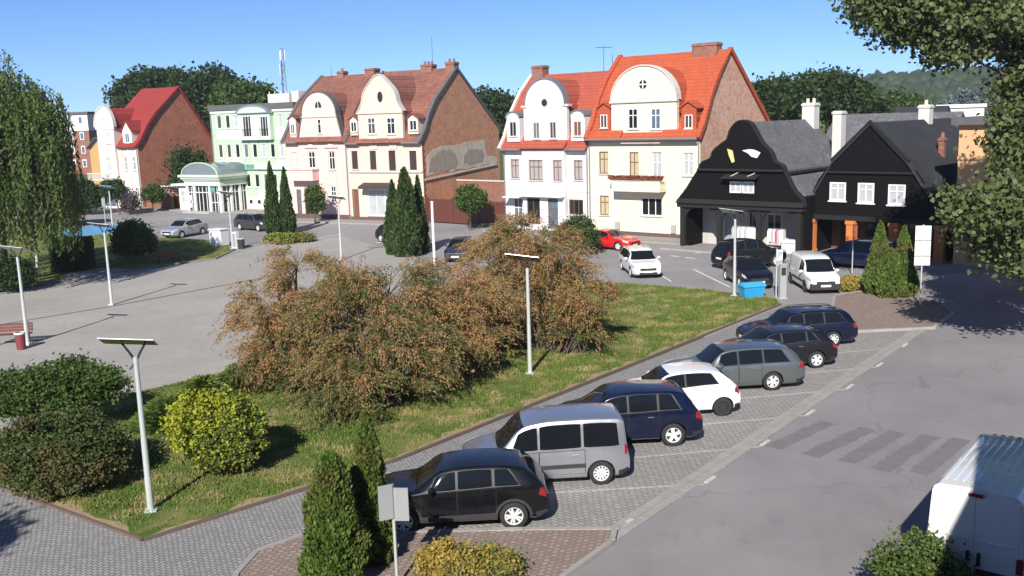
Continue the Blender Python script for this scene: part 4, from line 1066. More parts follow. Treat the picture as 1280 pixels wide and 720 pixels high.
h = House('peach_house', 'peach plastered house with pointed bell gable and a bare brick side wall', PPX, 119, group=TER)
ops = [(-8.27, -7.55, 5.05, 6.8), (-6.08, -5.33, 5.0, 6.8), (-3.85, -3.05, 4.9, 6.8), (-1.45, -.65, 4.95, 6.75), (-8.5, -7.7, .3, 3.1), (-6.6, -3.6, .55, 3.1)]
h.wall('wall', -8.76, 0, 0, 7.75, ops, 'plaster_peach', back=14, sidein=.4)
for o in ops[:4]: h.window(o, 0, 'shutter_brown', 'shutter_brown', (1, 0), trim='plaster_peach')
h.window(ops[4], 0, 'timber_brown', 'timber_brown', (0, 1), sill=False, name='door', fw=.1); h.window(ops[5], 0, 'trim_white', 'pane_curtain', (2, 1), name='shop_window', transom=.8)
b = MB(); b.prismx([(-1.0, 3.2), (-.004, 3.2), (-.004, 3.75), (-.9, 3.45)], -7.0, -3.3); h.add('awning', b, 'shutter_brown')
b = MB(); b.box(-8.7, -.02, -.14, -.003, 4.72, 4.88); h.add('string_course', b, 'trim_stone')
prof = [(-.45, 7.55), (.6, 8.7), (1.4, 10.1), (2.5, 11.4), (6.6, 14.55), (14.4, 8.8), (14.9, 8.2)]
h.roof(prof, -8.76, 0, 'tiles_weathered'); h.side_wall('brick_gable', prof, -.004, 'brick_gable', 1); h.verge(prof, -.2, .14, 'roof_felt', .1); h.verge([p for p in prof if p[0] <= 6.6], -8.86, -8.6, 'roof_felt', .14)
h.gable([(-7.2, 7.5), (-7.2, 10.3)] + curve([(-7.2, 10.45), (-6.7, 11.2), (-6.35, 12.3), (-5.5, 13.3), (-4.6, 13.9), (-3.7, 13.25), (-2.85, 12.3), (-2.5, 11.2), (-2.0, 10.45)], 4) + [(-2.0, 10.3), (-2.0, 7.5)], 'plaster_peach', 'tiles_weathered', cmat='trim_stone', back=6.2, skip=2, ch=.08)
b = MB(); b.box(-7.3, -1.9, -.18, -.063, 10.3, 10.46); h.add('cornice', b, 'plaster_peach')
h.window((-6.05, -5.15, 8.4, 9.95), -.06, 'trim_white', 'pane_dark', (1, 1), proud=True, trim=None); h.window((-3.8, -2.85, 8.35, 9.9), -.06, 'trim_white', 'pane_dark', (1, 1), proud=True)
for x0 in (-6.0, -3.7): h.boxp('relief_panel', 'plaster_peach', x0, x0 + .9, -.095, -.062, 6.95, 8.0)
b = MB(); b._add([(-4.45 + .30 * math.cos(t), -.10, 11.85 + .5 * math.sin(t)) for t in np.linspace(0, 2 * math.pi, 20)[:-1]] + [(-4.45 + .30 * math.cos(t), -.05, 11.85 + .5 * math.sin(t)) for t in np.linspace(0, 2 * math.pi, 20)[:-1]], [tuple(range(19))] + [(i, (i + 1) % 19, 19 + (i + 1) % 19, 19 + i) for i in range(19)]); h.add('oval_window', b, 'pane_dark')
h.dormer(-8.3, -7.25, 8.3, 10.15, -.05, (-8.1, -7.4, 8.65, 9.6), 'plaster_peach', 'tiles_weathered', frame='trim_white'); h.dormer(-1.5, -.2, 8.3, 10.15, -.05, (-1.2, -.4, 8.65, 9.6), 'plaster_peach', 'tiles_weathered')
# render patches, flashing and roots of a lost roof on the brick side wall (local x = 0)
def gpatch(pts, th, mat, nm):
    b = MB(); q = curve(pts + [pts[0]], 4)[:-1]; b.prismx([(d + random.uniform(-.16, .16), z + random.uniform(-.13, .13)) for d, z in q], -.02, th); h.add(nm, b, mat)
gpatch([(.7, 4.4), (.9, 6.2), (2.6, 6.9), (5.5, 7.0), (8.5, 7.25), (11.5, 7.3), (11.8, 5.8), (13.8, 5.6), (13.9, 4.9), (9, 4.7), (5, 4.55)], .022, 'render_pale', 'render_patch')
gpatch([(1.0, 4.7), (1.6, 6.0), (3.6, 6.7), (5.6, 6.3), (6.2, 5.2), (5.2, 4.75), (3, 4.6)], .04, 'render_patch', 'render_patch')
gpatch([(7.2, 5.2), (7.4, 6.1), (9.3, 6.5), (11.1, 6.3), (11.2, 5.4), (9.5, 5.0)], .04, 'render_patch', 'render_patch')
b = MB(); b._add([(0, .2, 3.95), (.12, .2, 3.95), (.12, 13.9, 4.65), (0, 13.9, 4.65), (0, .2, 4.07), (.12, .2, 4.07), (.12, 13.9, 4.77), (0, 13.9, 4.77)], [(0, 1, 2, 3), (4, 5, 6, 7), (0, 1, 5, 4), (1, 2, 6, 5), (2, 3, 7, 6), (3, 0, 4, 7)]); h.add('flashing', b, 'trim_stone')
b = MB()
for i in range(24): 
    z = .4 + i * .30; b.box(-.02, .05, .0, .26 if i % 2 else .13, z, z + .22)
h.add('brick_quoin', b, 'brick_front')
h.boxp('plinth', 'plinth', -8.74, -.02, -.05, -.003, 0, .4); h.gutter(-2.0, 0.0, -.5, 7.5); h.gutter(-8.7, -7.2, -.5, 7.5)
h.chimney(-3.9, -2.6, 6.2, 7.1, 13.9, 15.0, 'brick_front', 3); h.chimney(-1.0, .0, 6.2, 7.1, 14.0, 15.1, 'brick_front', 2)
PH = h
# --- brown gate between the peach and white houses
ga, gb = PH.P(.15, .3), YH.P(-17.7, .3); d = gb - ga; Lg = np.linalg.norm(d[:2]); azg = math.degrees(math.atan2(d[0], d[1]))
gr = thing('yard_gate', 'long dark brown metal gate closing the yard below the bare brick wall', 'gate', ga, R(90 - azg))
for i in range(3):
    x0, x1 = Lg * i / 3, Lg * (i + 1) / 3; b = MB(); b.box(x0 + .1, x1 - .1, 0, .05, .12, 2.25)
    for k in range(int((x1 - x0) / .22)): b.box(x0 + .12 + k * .22, x0 + .15 + k * .22, -.015, -.001, .16, 2.2)
    b.build('gate_panel', M['gate_brown'], gr)
for i in range(4): b = MB(); b.box(Lg * i / 3 - .09, Lg * i / 3 + .09, -.05, .13, 0, 2.35); b.build('gate_post', M['gate_brown'], gr)
sw = thing('yard_wall', 'low old brick wall standing behind the brown gate', 'wall', ga + PH.n * 5, R(90 - azg)); b = MB(); b.box(.3, Lg + 2, 0, .3, 0, 3.6); b.build('brickwork', M['brick_front'], sw); b = MB(); b.box(.25, Lg + 2.05, -.06, .36, 3.603, 3.72); b.build('wall_coping', M['trim_stone'], sw)

# --- green office building with pavilion
h = House('green_building', 'pale green three storey flat roofed office building', (200 + 395 / 2.882, 60 + 585 / 2.882), 122, 'building')
R3 = [(-7.5, -6.75, 9.3, 10.8), (-6.05, -5.35, 9.3, 10.8), (-4.7, -4.0, 9.3, 10.75), (2.3, 3.0, 9.1, 10.7), (3.7, 4.4, 9.1, 10.7)]
R2 = [(-7.6 + 1.4 * i, -6.9 + 1.4 * i, 5.95, 7.5) for i in range(9) if -7.6 + 1.4 * i < 4.2]
R1 = [(-7.6 + 1.4 * i, -6.9 + 1.4 * i, 2.6, 4.1) for i in range(9) if -7.6 + 1.4 * i < 4.2]
h.wall('wall', -8.5, 4.9, 0, 11.35, R3 + R2 + R1, 'plaster_green', back=11)
for i, o in enumerate(R3 + R2 + R1): h.window(o, 0, 'trim_white', 'pane_curtain' if i in (2, 3, 4, 10, 12) else 'pane_dark', (0, 0), trim='plaster_palegreen', sillm='trim_white')
for z0, z1 in ((8.0, 9.1), (4.75, 5.7), (1.6, 2.45)):
    for x0, x1 in ((-7.6, -3.7), (1.8, 4.6)): h.boxp('panel', 'plaster_palegreen', x0, x1, -.03, -.002, z0, z1) if not (z0 < 2) else h.boxp('panel', 'plaster_palegreen', x0 + 6, x1 + (6.0 if x0 < 0 else 0), -.03, -.002, z0, z1) if x0 < 0 else None
b = MB(); b.box(-8.6, 5.0, -.25, 11.1, 11.35, 11.95); h.add('roof_fascia', b, 'roof_felt'); b = MB(); b.box(-8.5, 4.9, -.12, -.004, 11.0, 11.34); h.add('cornice', b, 'plaster_palegreen')
bops = [(-2.75, -1.35, 8.25, 10.7), (.0, 1.3, 8.25, 10.6)]
h.wall('bay', -3.45, 1.6, 7.95, 10.85, bops, 'plaster_palegreen', y=-.55, back=-.004)
for o in bops: h.window(o, -.55, 'trim_white', 'pane_dark', (2, 0), sill=False, fw=.12)
b = MB()
for o in bops:
    for k in range(10): x = o[0] + (o[1] - o[0]) * (k + .5) / 10; b.tube([(x, -.62, 8.3), (x, -.62, 9.15)], .012, 4)
    b.tube([(o[0] - .1, -.62, 9.15), (o[1] + .1, -.62, 9.15)], .02, 5)
h.add('balcony_rail', b, 'metal_dark')
b = MB(); b.prism([(-3.6, 10.86)] + ell(-.93, 2.65, 10.9, 11.85, 17) + [(1.75, 10.86)], -.75, 1.2); h.add('arched_roof', b, 'vault_glass'); b = MB(); b.prism([(-3.1, 10.95)] + ell(-.93, 2.2, 10.95, 11.6, 13) + [(1.25, 10.95)], -.79, -.752); h.add('tympanum', b, 'plaster_palegreen')
h.boxp('sign_board', 'plaster_palegreen', -3.1, 4.6, -.3, -.004, 4.65, 5.3); h.boxp('sign_panel', 'sign_green', -3.0, -1.6, -.33, -.303, 4.72, 5.22)
h.boxp('base', 'plaster_cream', -8.45, 4.85, -.06, -.003, 0, 1.55)
for i in range(3): h.boxp('cellar_window', 'pane_dark', -3.0 + 1.3 * i, -2.55 + 1.3 * i, -.085, -.061, .75, 1.15)
h.boxp('roof_house', 'plaster_cream', -3.6, -.2, 4.5, 7.5, 11.95, 13.1); h.boxp('roof_house', 'plaster_cream', .4, 1.3, 4.5, 6.0, 11.95, 13.3)
b = MB()
for i in range(6): b.tube([(-3.4 + i * .9, 4.6, 11.9), (-3.4 + i * .9, 4.6, 13.4)], .04, 5)
h.add('roof_mast', b, 'trim_white'); h.pipe(-8.4, .1, 11.2)
front_walk(h.o, 122, -22, 6, -3.4); BK = h
PV = G(210 + 105 / 4.2353, 110 + 655 / 4.2353)
pv = thing('entrance_pavilion', 'glazed entrance pavilion with vaulted grey roof in front of the green building', 'pavilion', PV, R(90 - 122))
def pb(nm, mat, *a, bev=0.0): b = MB(); b.box(*a); return b.build(nm, M[mat], pv, bevel=bev)
Wp, Dp = 5.75, 4.2
for x in (.18, 1.35, 3.9, Wp - .2): pb('column', 'trim_white', x - .17, x + .17, .0, .34, 0, 3.0)
for y in (1.6, 2.9, Dp - .2): pb('column', 'trim_white', Wp - .37, Wp - .03, y - .17, y + .17, 0, 3.0)
pb('glazing', 'pane_dark', .2, Wp - .2, .20, .26, .12, 2.95); pb('side_glazing', 'pane_dark', Wp - .22, Wp - .16, .3, Dp, .12, 2.95); pb('side_wall', 'plaster_palegreen', -.02, .15, .35, Dp, 0, 3.0)
b = MB()
for x in (.75, 2.0, 2.6, 3.25, 4.55, 5.0): b.box(x - .035, x + .035, .14, .198, .1, 2.95)
b.box(.3, Wp - .3, .145, .197, 2.2, 2.28); b.box(.3, 1.3, .146, .196, 1.1, 1.16); b.box(4.0, 5.4, .146, .196, 1.1, 1.16)
for y in (1.0, 2.2, 3.4): b.box(Wp - .158, Wp - .10, y - .035, y + .035, .1, 2.95)
b.box(Wp - .157, Wp - .1, .4, Dp, 2.2, 2.28); b.build('glazing_bar', M['trim_white'], pv)
pb('beam', 'plaster_palegreen', -.1, Wp + .1, -.1, Dp, 3.0, 3.55, bev=.02); pb('eaves', 'trim_white', -.35, Wp + .3, -.4, Dp, 3.75, 3.95, bev=.03); pb('beam_band', 'plaster_green', -.2, Wp + .18, -.22, Dp, 3.553, 3.748); pb('upper_eaves', 'plaster_palegreen', -.55, Wp + .5, -.6, Dp, 3.953, 4.25, bev=.05)
b = MB(); b.prism([(.0, 4.253)] + ell(Wp / 2, Wp / 2, 4.26, 5.55, 21) + [(Wp, 4.253)], -.35, Dp); b.build('vault', M['vault_glass'], pv, smooth=35)
b = MB(); b.prismx([(-.1, 4.254)] + ell(Dp / 2 - .05, 2.05, 4.26, 5.6, 21) + [(Dp - .2, 4.254)], Wp / 2, Wp + .3); b.build('cross_vault', M['vault_glass'], pv, smooth=35)
b = MB(); e = ell(Wp / 2, Wp / 2, 4.26, 5.55, 21); e2 = ell(Wp / 2, Wp / 2 + .12, 4.26, 5.67, 21)
for i in range(20): b.prism([e[i], e[i + 1], e2[i + 1], e2[i]], -.42, -.2)
b.build('vault_rim', M['plaster_green'], pv)
pb('notice', 'trim_white', .35, .68, .09, .138, .5, 1.0); pb('notice', 'trim_white', .35, .68, .09, .138, 1.3, 1.9); pb('round_sign', 'sign_green', 4.1, 4.9, -.05, .0, 2.35, 2.85)
pb('step', 'concrete', .6, 5.0, -1.3, -.02, 0, .15)
an_ = thing('low_annex', 'low white annex with a flat canopy left of the glazed pavilion', 'annex', PV, R(90 - 122))
b = MB(); b.box(-2.2, -.05, .8, 4.0, 0, 2.9); b.build('wall', M['plaster_white'], an_); b = MB(); b.box(-2.9, -.06, .3, 4.1, 2.95, 3.15); b.build('flat_roof', M['trim_white'], an_); b = MB(); b.box(-1.8, -.5, .76, .797, 1.1, 2.3); b.build('window', M['pane_curtain'], an_); b = MB(); b.box(-1.19, -1.13, .74, .757, 1.1, 2.3); b.box(-1.8, -.5, .741, .756, 1.66, 1.72); b.build('window_bar', M['trim_white'], an_)
# --- cream tower house
CPX = (0 + 455 / 2.571, 60 + 515 / 2.571)
h = House('cream_house', 'cream house with round topped tower gable, crimson roof and bare red brick side', CPX, 120, group=TER)
ops = [(-2.3, -1.8, 4.6, 6.2), (-.8, -.28, 4.6, 6.2), (-2.2, -1.5, 1.4, 2.5), (-.85, -.2, 1.3, 2.5)]
h.wall('wall', -3.4, .3, 0, 7.6, ops, 'plaster_cream', back=12, sidein=.4)
for o in ops: h.window(o, 0, 'trim_white', 'pane_dark', (1, 1), trim='plaster_cream')
for x in (-2.6, -1.35, .05): h.boxp('pilaster', 'plaster_cream', x - .14, x + .14, -.09, -.003, .3, 7.3)
tops = [(-4.75, -4.1, 7.9, 9.0), (-5.2, -4.35, 4.4, 6.2), (-6.2, -4.1, .2, 3.3)]
h.wall('tower', -6.4, -3.3, 0, 9.7, tops, 'plaster_cream', y=-.35, back=3)
for o in tops[:2]: h.window(o, -.35, 'trim_white', 'pane_curtain', (1, 1), trim='plaster_cream')
h.window(tops[2], -.35, 'shutter_brown', 'pane_dark', (2, 0), sill=False, name='shop_window')
b = MB(); b.prism([(-6.55, 9.65)] + ell(-4.85, 1.72, 9.9, 12.3, 19) + [(-3.15, 9.65)], -.42, -.1); h.add('tower_gable', b, 'plaster_cream'); b = MB(); b.prism([(-6.5, 9.7)] + ell(-4.85, 1.66, 9.9, 12.2, 19) + [(-3.2, 9.7)], -.098, 4.0); h.add('gable_roof', b, 'tiles_crimson')
b = MB(); e = ell(-4.85, 1.72, 9.9, 12.3, 19); e2 = ell(-4.85, 1.86, 9.9, 12.45, 19)
for i in range(18): b.prism([e[i], e[i + 1], e2[i + 1], e2[i]], -.5, -.05)
h.add('coping', b, 'trim_stone'); b = MB(); b.box(-5.3, -4.4, -.45, -.423, 10.3, 10.9); b.tube([(-4.85, -.44, 10.9), (-4.85, -.44, 11.5)], .12, 6); h.add('relief', b, 'trim_stone')
b = MB(); b.box(-7.6, -3.35, -1.45, -.354, 3.45, 3.6); b.box(-7.6, -3.35, -1.45, -1.38, 4.25, 4.36)
for k in range(22): b.box(-7.55 + k * .19, -7.47 + k * .19, -1.44, -1.39, 3.6, 4.25)
h.add('balcony', b, 'trim_stone')
prof = [(-.35, 7.45), (.5, 8.3), (1.6, 9.9), (3.0, 11.4), (7.0, 14.65), (12.3, 7.5)]
h.roof(prof, -6.4, .3, 'tiles_crimson'); h.side_wall('brick_gable', prof, .296, 'brick_gable_red', 1); h.verge(prof, .1, .5, 'tiles_crimson', .12); h.side_wall('side_wall', prof, -6.4 + .004, 'plaster_grey', -1)
b = MB(); b.box(-2.1, -.45, -.04, 2.4, 7.6, 9.4); b.prism([(-2.1, 9.4), (-.45, 9.4), (-1.27, 10.5)], -.04, 3.0); h.add('dormer', b, 'plaster_cream'); h.window((-1.65, -.85, 7.95, 9.1), -.04, 'trim_white', 'pane_dark', (1, 0), proud=True)
b = MB()
for sg in (-1, 1): b.prism([(-1.27, 10.5), (-1.27 + sg * .98, 9.2), (-1.27 + sg * .98, 9.32), (-1.27, 10.64)], -.2, 3.4)
h.add('dormer_roof', b, 'tiles_crimson'); b = MB(); b.prismx([(-.55, 7.4), (-.05, 7.4), (-.054, 7.95)], -3.0, .3); h.add('pent_roof', b, 'tiles_crimson'); h.pipe(.2, .1, 7.4)
CH = h
fw_ = thing('brick_garden_wall', 'low red brick garden wall between the cream house and the pavilion', 'wall', CH.P(.5, .4), R(90 - 133)); b = MB(); b.box(0, 6.2, 0, .3, 0, 2.0); b.build('brickwork', M['brick_front'], fw_); b = MB(); b.box(-.05, 6.25, -.08, .38, 2.003, 2.12); b.build('wall_coping', M['trim_stone'], fw_)
sh_ = thing('small_shed', 'small brick shed with a flat pale roof behind the garden wall', 'shed', CH.P(3.2, 1.0), R(90 - 133)); b = MB(); b.box(0, 3.4, 0, 2.6, 0, 2.6); b.build('wall', M['brick_front'], sh_); b = MB(); b.box(-.25, 3.65, -.3, 2.9, 2.603, 2.75); b.build('roof', M['trim_white'], sh_)
# --- ochre house and far brick block on the left
op = G(70 + 225 / 3.7895, 90 + 612 / 3.7895)
oh = thing('ochre_house', 'plain ochre house with dark sloping roof, left of the cream tower house', 'house', op, R(90 - 150))
b = MB(); b.prism([(-9, 0), (0, 0), (0, 8.4), (-9, 7.0)], 0, 9); b.build('wall', M['plaster_ochre'], oh)
b = MB(); b.prism([(-9.4, 6.95), (.3, 8.45), (.3, 8.65), (-9.4, 7.15)], -.4, 9.4); b.build('roof', M['roof_felt'], oh); b = MB(); b.box(-9, 0, -.04, -.003, 0, .6); b.build('plinth', M['plinth'], oh)
fb = thing('brick_apartment_block', 'distant brick apartment block with pale top storey seen beside the willow', 'apartment block', at(112, 175, 215) * np.array([1, 1, 0]), R(90 - 100))
W_ = 22; b = MB(); b.box(-W_, 0, 0, 12, 0, 9.6); b.build('wall', M['brick_front'], fb); b = MB(); b.box(-W_ - .05, .05, -.05, 12.05, 9.603, 13.2); b.build('top_storey', M['plaster_white'], fb); b = MB(); b.box(-W_ - .4, .4, -.4, 12.4, 13.203, 13.7); b.build('roof', M['roof_felt'], fb)
for i in range(8):
    for j in range(4):
        b = MB(); x = -1.2 - i * 2.6; z = 1.6 + j * 3.0 + (.5 if j == 3 else 0); b.box(x - 1.0, x, -.12, -.055, z, z + 1.7); w_ = b.build('window', M['trim_white'], fb); b = MB(); b.box(x - .85, x - .15, -.14, -.122, z + .15, z + 1.5); b.build('pane', M['pane_sky'], w_)
# --- black timber arcade houses
ARC = 'black boarded arcade houses on the right of the square'
h = House('arcade_house', 'black boarded arcade house with stepped curved gable and a worn grey roof', (840 + 30 / 2.25, 80 + 515 / 2.25), 132, group=ARC)
raw = [(-.36, 3.2), (-.1, 3.63), (.33, 4.1), (.85, 4.85), (1.35, 5.52)]
rt = [(1.42, 5.7), (1.6, 6.04), (2.27, 6.33), (2.51, 6.84), (3.16, 7.34), (3.56, 7.62), (3.79, 8.26), (4.26, 8.74), (4.73, 8.84), (5.22, 8.65), (5.62, 8.09), (6.1, 7.32), (6.7, 6.77), (7.0, 6.15), (7.53, 5.88), (7.7, 5.6)]
rb = [(7.76, 5.47), (8.14, 4.72), (8.6, 4.04), (8.97, 3.7), (9.1, 3.2)]
out = curve(raw, 3) + curve(rt, 3) + curve(rb, 3)
b = MB(); b.prism(out, -.05, .3); gw = h.add('boarded_gable', b, 'boards_black')
b = MB(); pts = [np.array(p) for p in out]; up = []
for i, p in enumerate(pts): t = pts[min(i + 1, len(pts) - 1)] - pts[max(i - 1, 0)]; t /= np.linalg.norm(t); up.append(p + np.array([-t[1], t[0]]) * .09)
for i in range(len(pts) - 1): b.prism([tuple(pts[i]), tuple(pts[i + 1]), tuple(up[i + 1]), tuple(up[i])], -.12, .36)
h.add('gable_edge', b, 'timber_black', gw)
h.boxp('ledge', 'timber_black', 1.3, 7.75, -.28, -.053, 5.5, 5.64); h.boxp('arcade_beam', 'timber_black', -.35, 9.1, -.22, .34, 2.9, 3.18)
b = MB(); b.prismx([(-.35, 3.2), (-.052, 3.2), (-.052, 3.5)], -.4, 9.15); h.add('drip_board', b, 'timber_black')
h.window((3.78, 4.66, 4.02, 4.8), -.05, 'trim_white', 'pane_curtain', (1, 0), proud=True, sillm='timber_black'); h.window((4.72, 5.6, 4.02, 4.8), -.05, 'trim_white', 'pane_curtain', (1, 0), proud=True, sillm='timber_black')
b = MB(); b.prismx([(-.7, 5.0), (-.052, 5.22), (-.052, 5.27), (-.7, 5.05)], 3.4, 6.0); h.add('window_hood', b, 'timber_black')
b = MB(); b.tube([(3.7, -.5, 5.0), (4.5, -.06, 5.45)], .03, 5); b.tube([(4.9, -.5, 5.0), (5.7, -.06, 5.4)], .03, 5); h.add('hood_stay', b, 'trim_stone')
for x in (.0, 2.95, 5.95, 8.8):
    b = MB(); b.box(x - .16, x + .16, -.1, .22, 0, 2.9)
    for sg in (-1, 1):
        if (x == 0 and sg < 0) or (x > 8 and sg > 0): continue
        pts = [(x + sg * .16, 1.9), (x + sg * .28, 2.35), (x + sg * .55, 2.7), (x + sg * .95, 2.9), (x + sg * .16, 2.9)]; b.prism(pts, -.04, .16)
    h.add('arcade_post', b, 'timber_black')
aops = [(1.95, 2.75, .15, 2.5), (3.9, 4.7, .15, 2.5), (5.2, 6.3, .9, 2.4), (7.4, 8.4, .15, 2.5)]
h.wall('arcade_wall', .1, 8.8, 0, 3.0, aops, 'plaster_porch', y=2.6, back=10)
h.window(aops[0], 2.6, 'door_grey', 'door_grey', (0, 1), sill=False, name='door'); h.window(aops[1], 2.6, 'timber_black', 'pane_dark', (1, 0), sill=False, name='door'); h.window(aops[2], 2.6, 'trim_white', 'pane_dark', (1, 0), name='shop_window'); h.window(aops[3], 2.6, 'timber_black', 'pane_dark', (0, 1), sill=False, name='door')
h.boxp('side_wall', 'boards_black', -.12, .08, .35, 10, 0, 4.1); h.boxp('side_wall', 'boards_black', 8.85, 9.05, .35, 10, 0, 3.9); h.boxp('ceiling', 'timber_black', .1, 8.8, .35, 2.6, 3.0, 3.1)
rp = [(-.35, 3.75), (1.4, 5.55), (4.55, 8.75), (7.65, 5.55)]
b = MB(); b.prism(rp + [(7.65, 5.4), (4.55, 8.6), (1.4, 5.4), (-.35, 3.6)], .37, 10.8); h.add('roof', b, 'shingle_grey')
b = MB(); b.prism([(7.5, 5.35), (9.05, 3.95), (9.05, 3.8), (7.5, 5.2)], .37, 10.8); h.add('lower_roof', b, 'shingle_grey'); h.boxp('gutter', 'timber_black', 7.6, 7.82, .37, 10.8, 5.28, 5.44)
h.boxp('back_wall', 'plaster_grey', .1, 9.0, 10.3, 10.6, 0, 5.2); b = MB(); b.prism([(.1, 5.1), (9.0, 3.9), (7.6, 5.4), (4.55, 8.5), (1.4, 5.4)], 10.35, 10.55); h.add('back_gable', b, 'boards_black')
b = MB(); b.prism([(3.55, 7.0), (3.95, 6.88), (4.12, 6.13), (3.92, 6.05), (3.7, 6.5)], -.085, -.053); h.add('yellow_tarp', b, 'tarp_yellow'); b = MB(); b.prism([(4.68, 6.88), (5.2, 6.97), (5.54, 6.94), (6.03, 6.74), (5.78, 6.38), (5.39, 6.46), (5.1, 6.7)], -.09, -.053); h.add('pale_tarp', b, 'tarp_white')
h.chimney(4.3, 5.25, 9.7, 10.6, 7.6, 9.95, 'chimney_white', 2); h.chimney(7.2, 7.85, 8.5, 9.3, 5.2, 9.3, 'chimney_white', 0)
front_walk(h.o, 132, -.8, 20, -1.6); A1 = h
h = House('arcade_house', 'black boarded house on orange pillars with three white windows in its pointed gable', (840 + 390 / 2.25, 80 + 530 / 2.25), 134, group=ARC)
out = curve([(-.43, 2.6), (-.2, 3.46), (.45, 4.95), (1.42, 6.05)], 4)[:-1] + [(1.42, 6.05), (3.85, 8.48), (6.31, 6.1)] + curve([(6.31, 6.1), (7.2, 4.9), (7.9, 3.6), (8.75, 2.6)], 4)[1:]
wops = [(1.25, 2.35, 3.55, 4.75), (3.15, 4.22, 3.47, 4.75), (5.12, 6.2, 3.42, 4.7)]
b = MB(); b.prism(out, -.02, .25); h.add('boarded_gable', b, 'boards_black')
for o in wops: h.window(o, -.02, 'trim_white', 'pane_curtain', (1, 1), proud=True, sillm='trim_white', fw=.1)
h.boxp('ledge', 'timber_black', .9, 6.9, -.16, -.023, 5.34, 5.46); h.boxp('arcade_beam', 'timber_black', -.4, 8.8, -.2, .3, 2.3, 2.597)
for x in (.0, 2.8, 5.6, 8.4):
    b = MB(); b.box(x - .27, x + .27, -.25, .28, 0, 2.05); b.box(x - .33, x + .33, -.31, .34, 2.05, 2.297); b.box(x - .32, x + .32, -.30, .33, 0, .25); h.add('pillar', b, 'pillar_orange', bevel=.01)
aops = [(.8, 1.7, .15, 2.2), (2.6, 4.2, .8, 2.2), (5.0, 5.9, .15, 2.2)]
h.wall('arcade_wall', 0, 8.6, 0, 2.6, aops, 'trim_brown', y=2.6, back=15)
for o in aops: h.window(o, 2.6, 'timber_brown', 'pane_dark', (1, 0), sill=False, name='shop_window')
h.boxp('ceiling', 'timber_black', 0, 8.6, .3, 2.6, 2.5, 2.58)
b = MB(); b.prism([(-.35, 3.3), (1.4, 6.1), (3.85, 8.55), (6.35, 6.1), (8.3, 3.3), (8.2, 3.15), (6.3, 5.95), (3.85, 8.4), (1.4, 5.95), (-.25, 3.15)], -.18, 17); h.add('roof', b, 'shingle_dark')
b = MB()
for sg, pts in ((1, [(3.85, 8.55), (6.36, 6.1)]), (-1, [(3.85, 8.55), (1.4, 6.1)])): b.prism([pts[0], pts[1], (pts[1][0] + sg * .1, pts[1][1] + .12), (pts[0][0], pts[0][1] + .15)], -.26, -.02)
h.add('barge_board', b, 'timber_black'); h.boxp('side_wall', 'boards_black', 8.4, 8.6, .3, 17, 0, 3.2); h.boxp('side_wall', 'boards_black', 0, .2, .3, 17, 0, 3.4); h.boxp('back_wall', 'plaster_grey', 0, 8.6, 16.4, 16.7, 0, 3.2); b = MB(); b.prism([(0, 3.1), (8.6, 3.1), (6.3, 5.9), (3.85, 8.35), (1.4, 5.9)], 16.45, 16.65); h.add('back_gable', b, 'boards_black')
h.chimney(3.45, 4.2, 8.6, 9.3, 7.6, 9.55, 'chimney_white', 1); h.chimney(6.0, 6.35, 5.6, 5.95, 5.7, 7.4, 'brick_front', 1); A2 = h
rh = thing('rear_house', 'house with a grey roof standing behind the two arcade houses', 'house', A1.P(4.5, 12), R(90 - 132)); b = MB(); b.box(0, 9, 0, 8, 0, 5.4); b.build('wall', M['plaster_grey'], rh); b = MB(); b.prismx([(-.4, 5.2), (4, 9.0), (8.4, 5.2), (8.4, 5.0), (4, 8.8), (-.4, 5.0)], -.3, 9.3); b.build('roof', M['shingle_grey'], rh); b = MB(); b.prismx([(0, 5.0), (4, 8.75), (8, 5.0)], .02, 8.98); b.build('gable', M['plaster_grey'], rh)
oh = thing('orange_building', 'orange plastered building with flat dark roof half hidden by the big tree', 'building', A2.P(9.35, -.4), R(90 - 134))
b = MB(); b.box(0, 14, 0, 12, 0, 8.3); b.build('wall', M['plaster_orange'], oh); b = MB(); b.box(-.35, 14.3, -.4, 12.3, 8.303, 8.75); b.build('roof', M['roof_felt'], oh); b = MB(); b.box(0, 14, -.1, -.003, 6.3, 6.5); b.build('cornice', M['plaster_orange'], oh)
for i in range(4):
    for z in (1.2, 4.2): b = MB(); b.box(2 + 3 * i, 3.2 + 3 * i, -.08, -.004, z, z + 1.6); w_ = b.build('window', M['trim_white'], oh); b = MB(); b.box(2.1 + 3 * i, 3.1 + 3 * i, -.1, -.081, z + .1, z + 1.5); b.build('pane', M['pane_dark'], w_)
fh = thing('far_flat_building', 'distant white flat roofed building in front of the wooded hill', 'building', at(1172, 138, 150) * np.array([1, 1, 0]), R(90 - 110)); b = MB(); b.box(0, 6.5, 0, 8, 0, 9.0); b.build('wall', M['plaster_white'], fh); b = MB(); b.box(-.3, 6.8, -.3, 8.3, 9.003, 9.5); b.build('roof', M['trim_white'], fh)
fh = thing('far_flat_building', 'distant dark roofed building between the rear roofs and the wooded hill', 'building', at(1105, 138, 130) * np.array([1, 1, 0]), R(90 - 125)); b = MB(); b.box(0, 7, 0, 8, 0, 7.0); b.build('wall', M['plaster_grey'], fh); b = MB(); b.prismx([(-.4, 6.9), (4, 9.4), (8.4, 6.9)], -.3, 7.3); b.build('roof', M['shingle_dark'], fh)
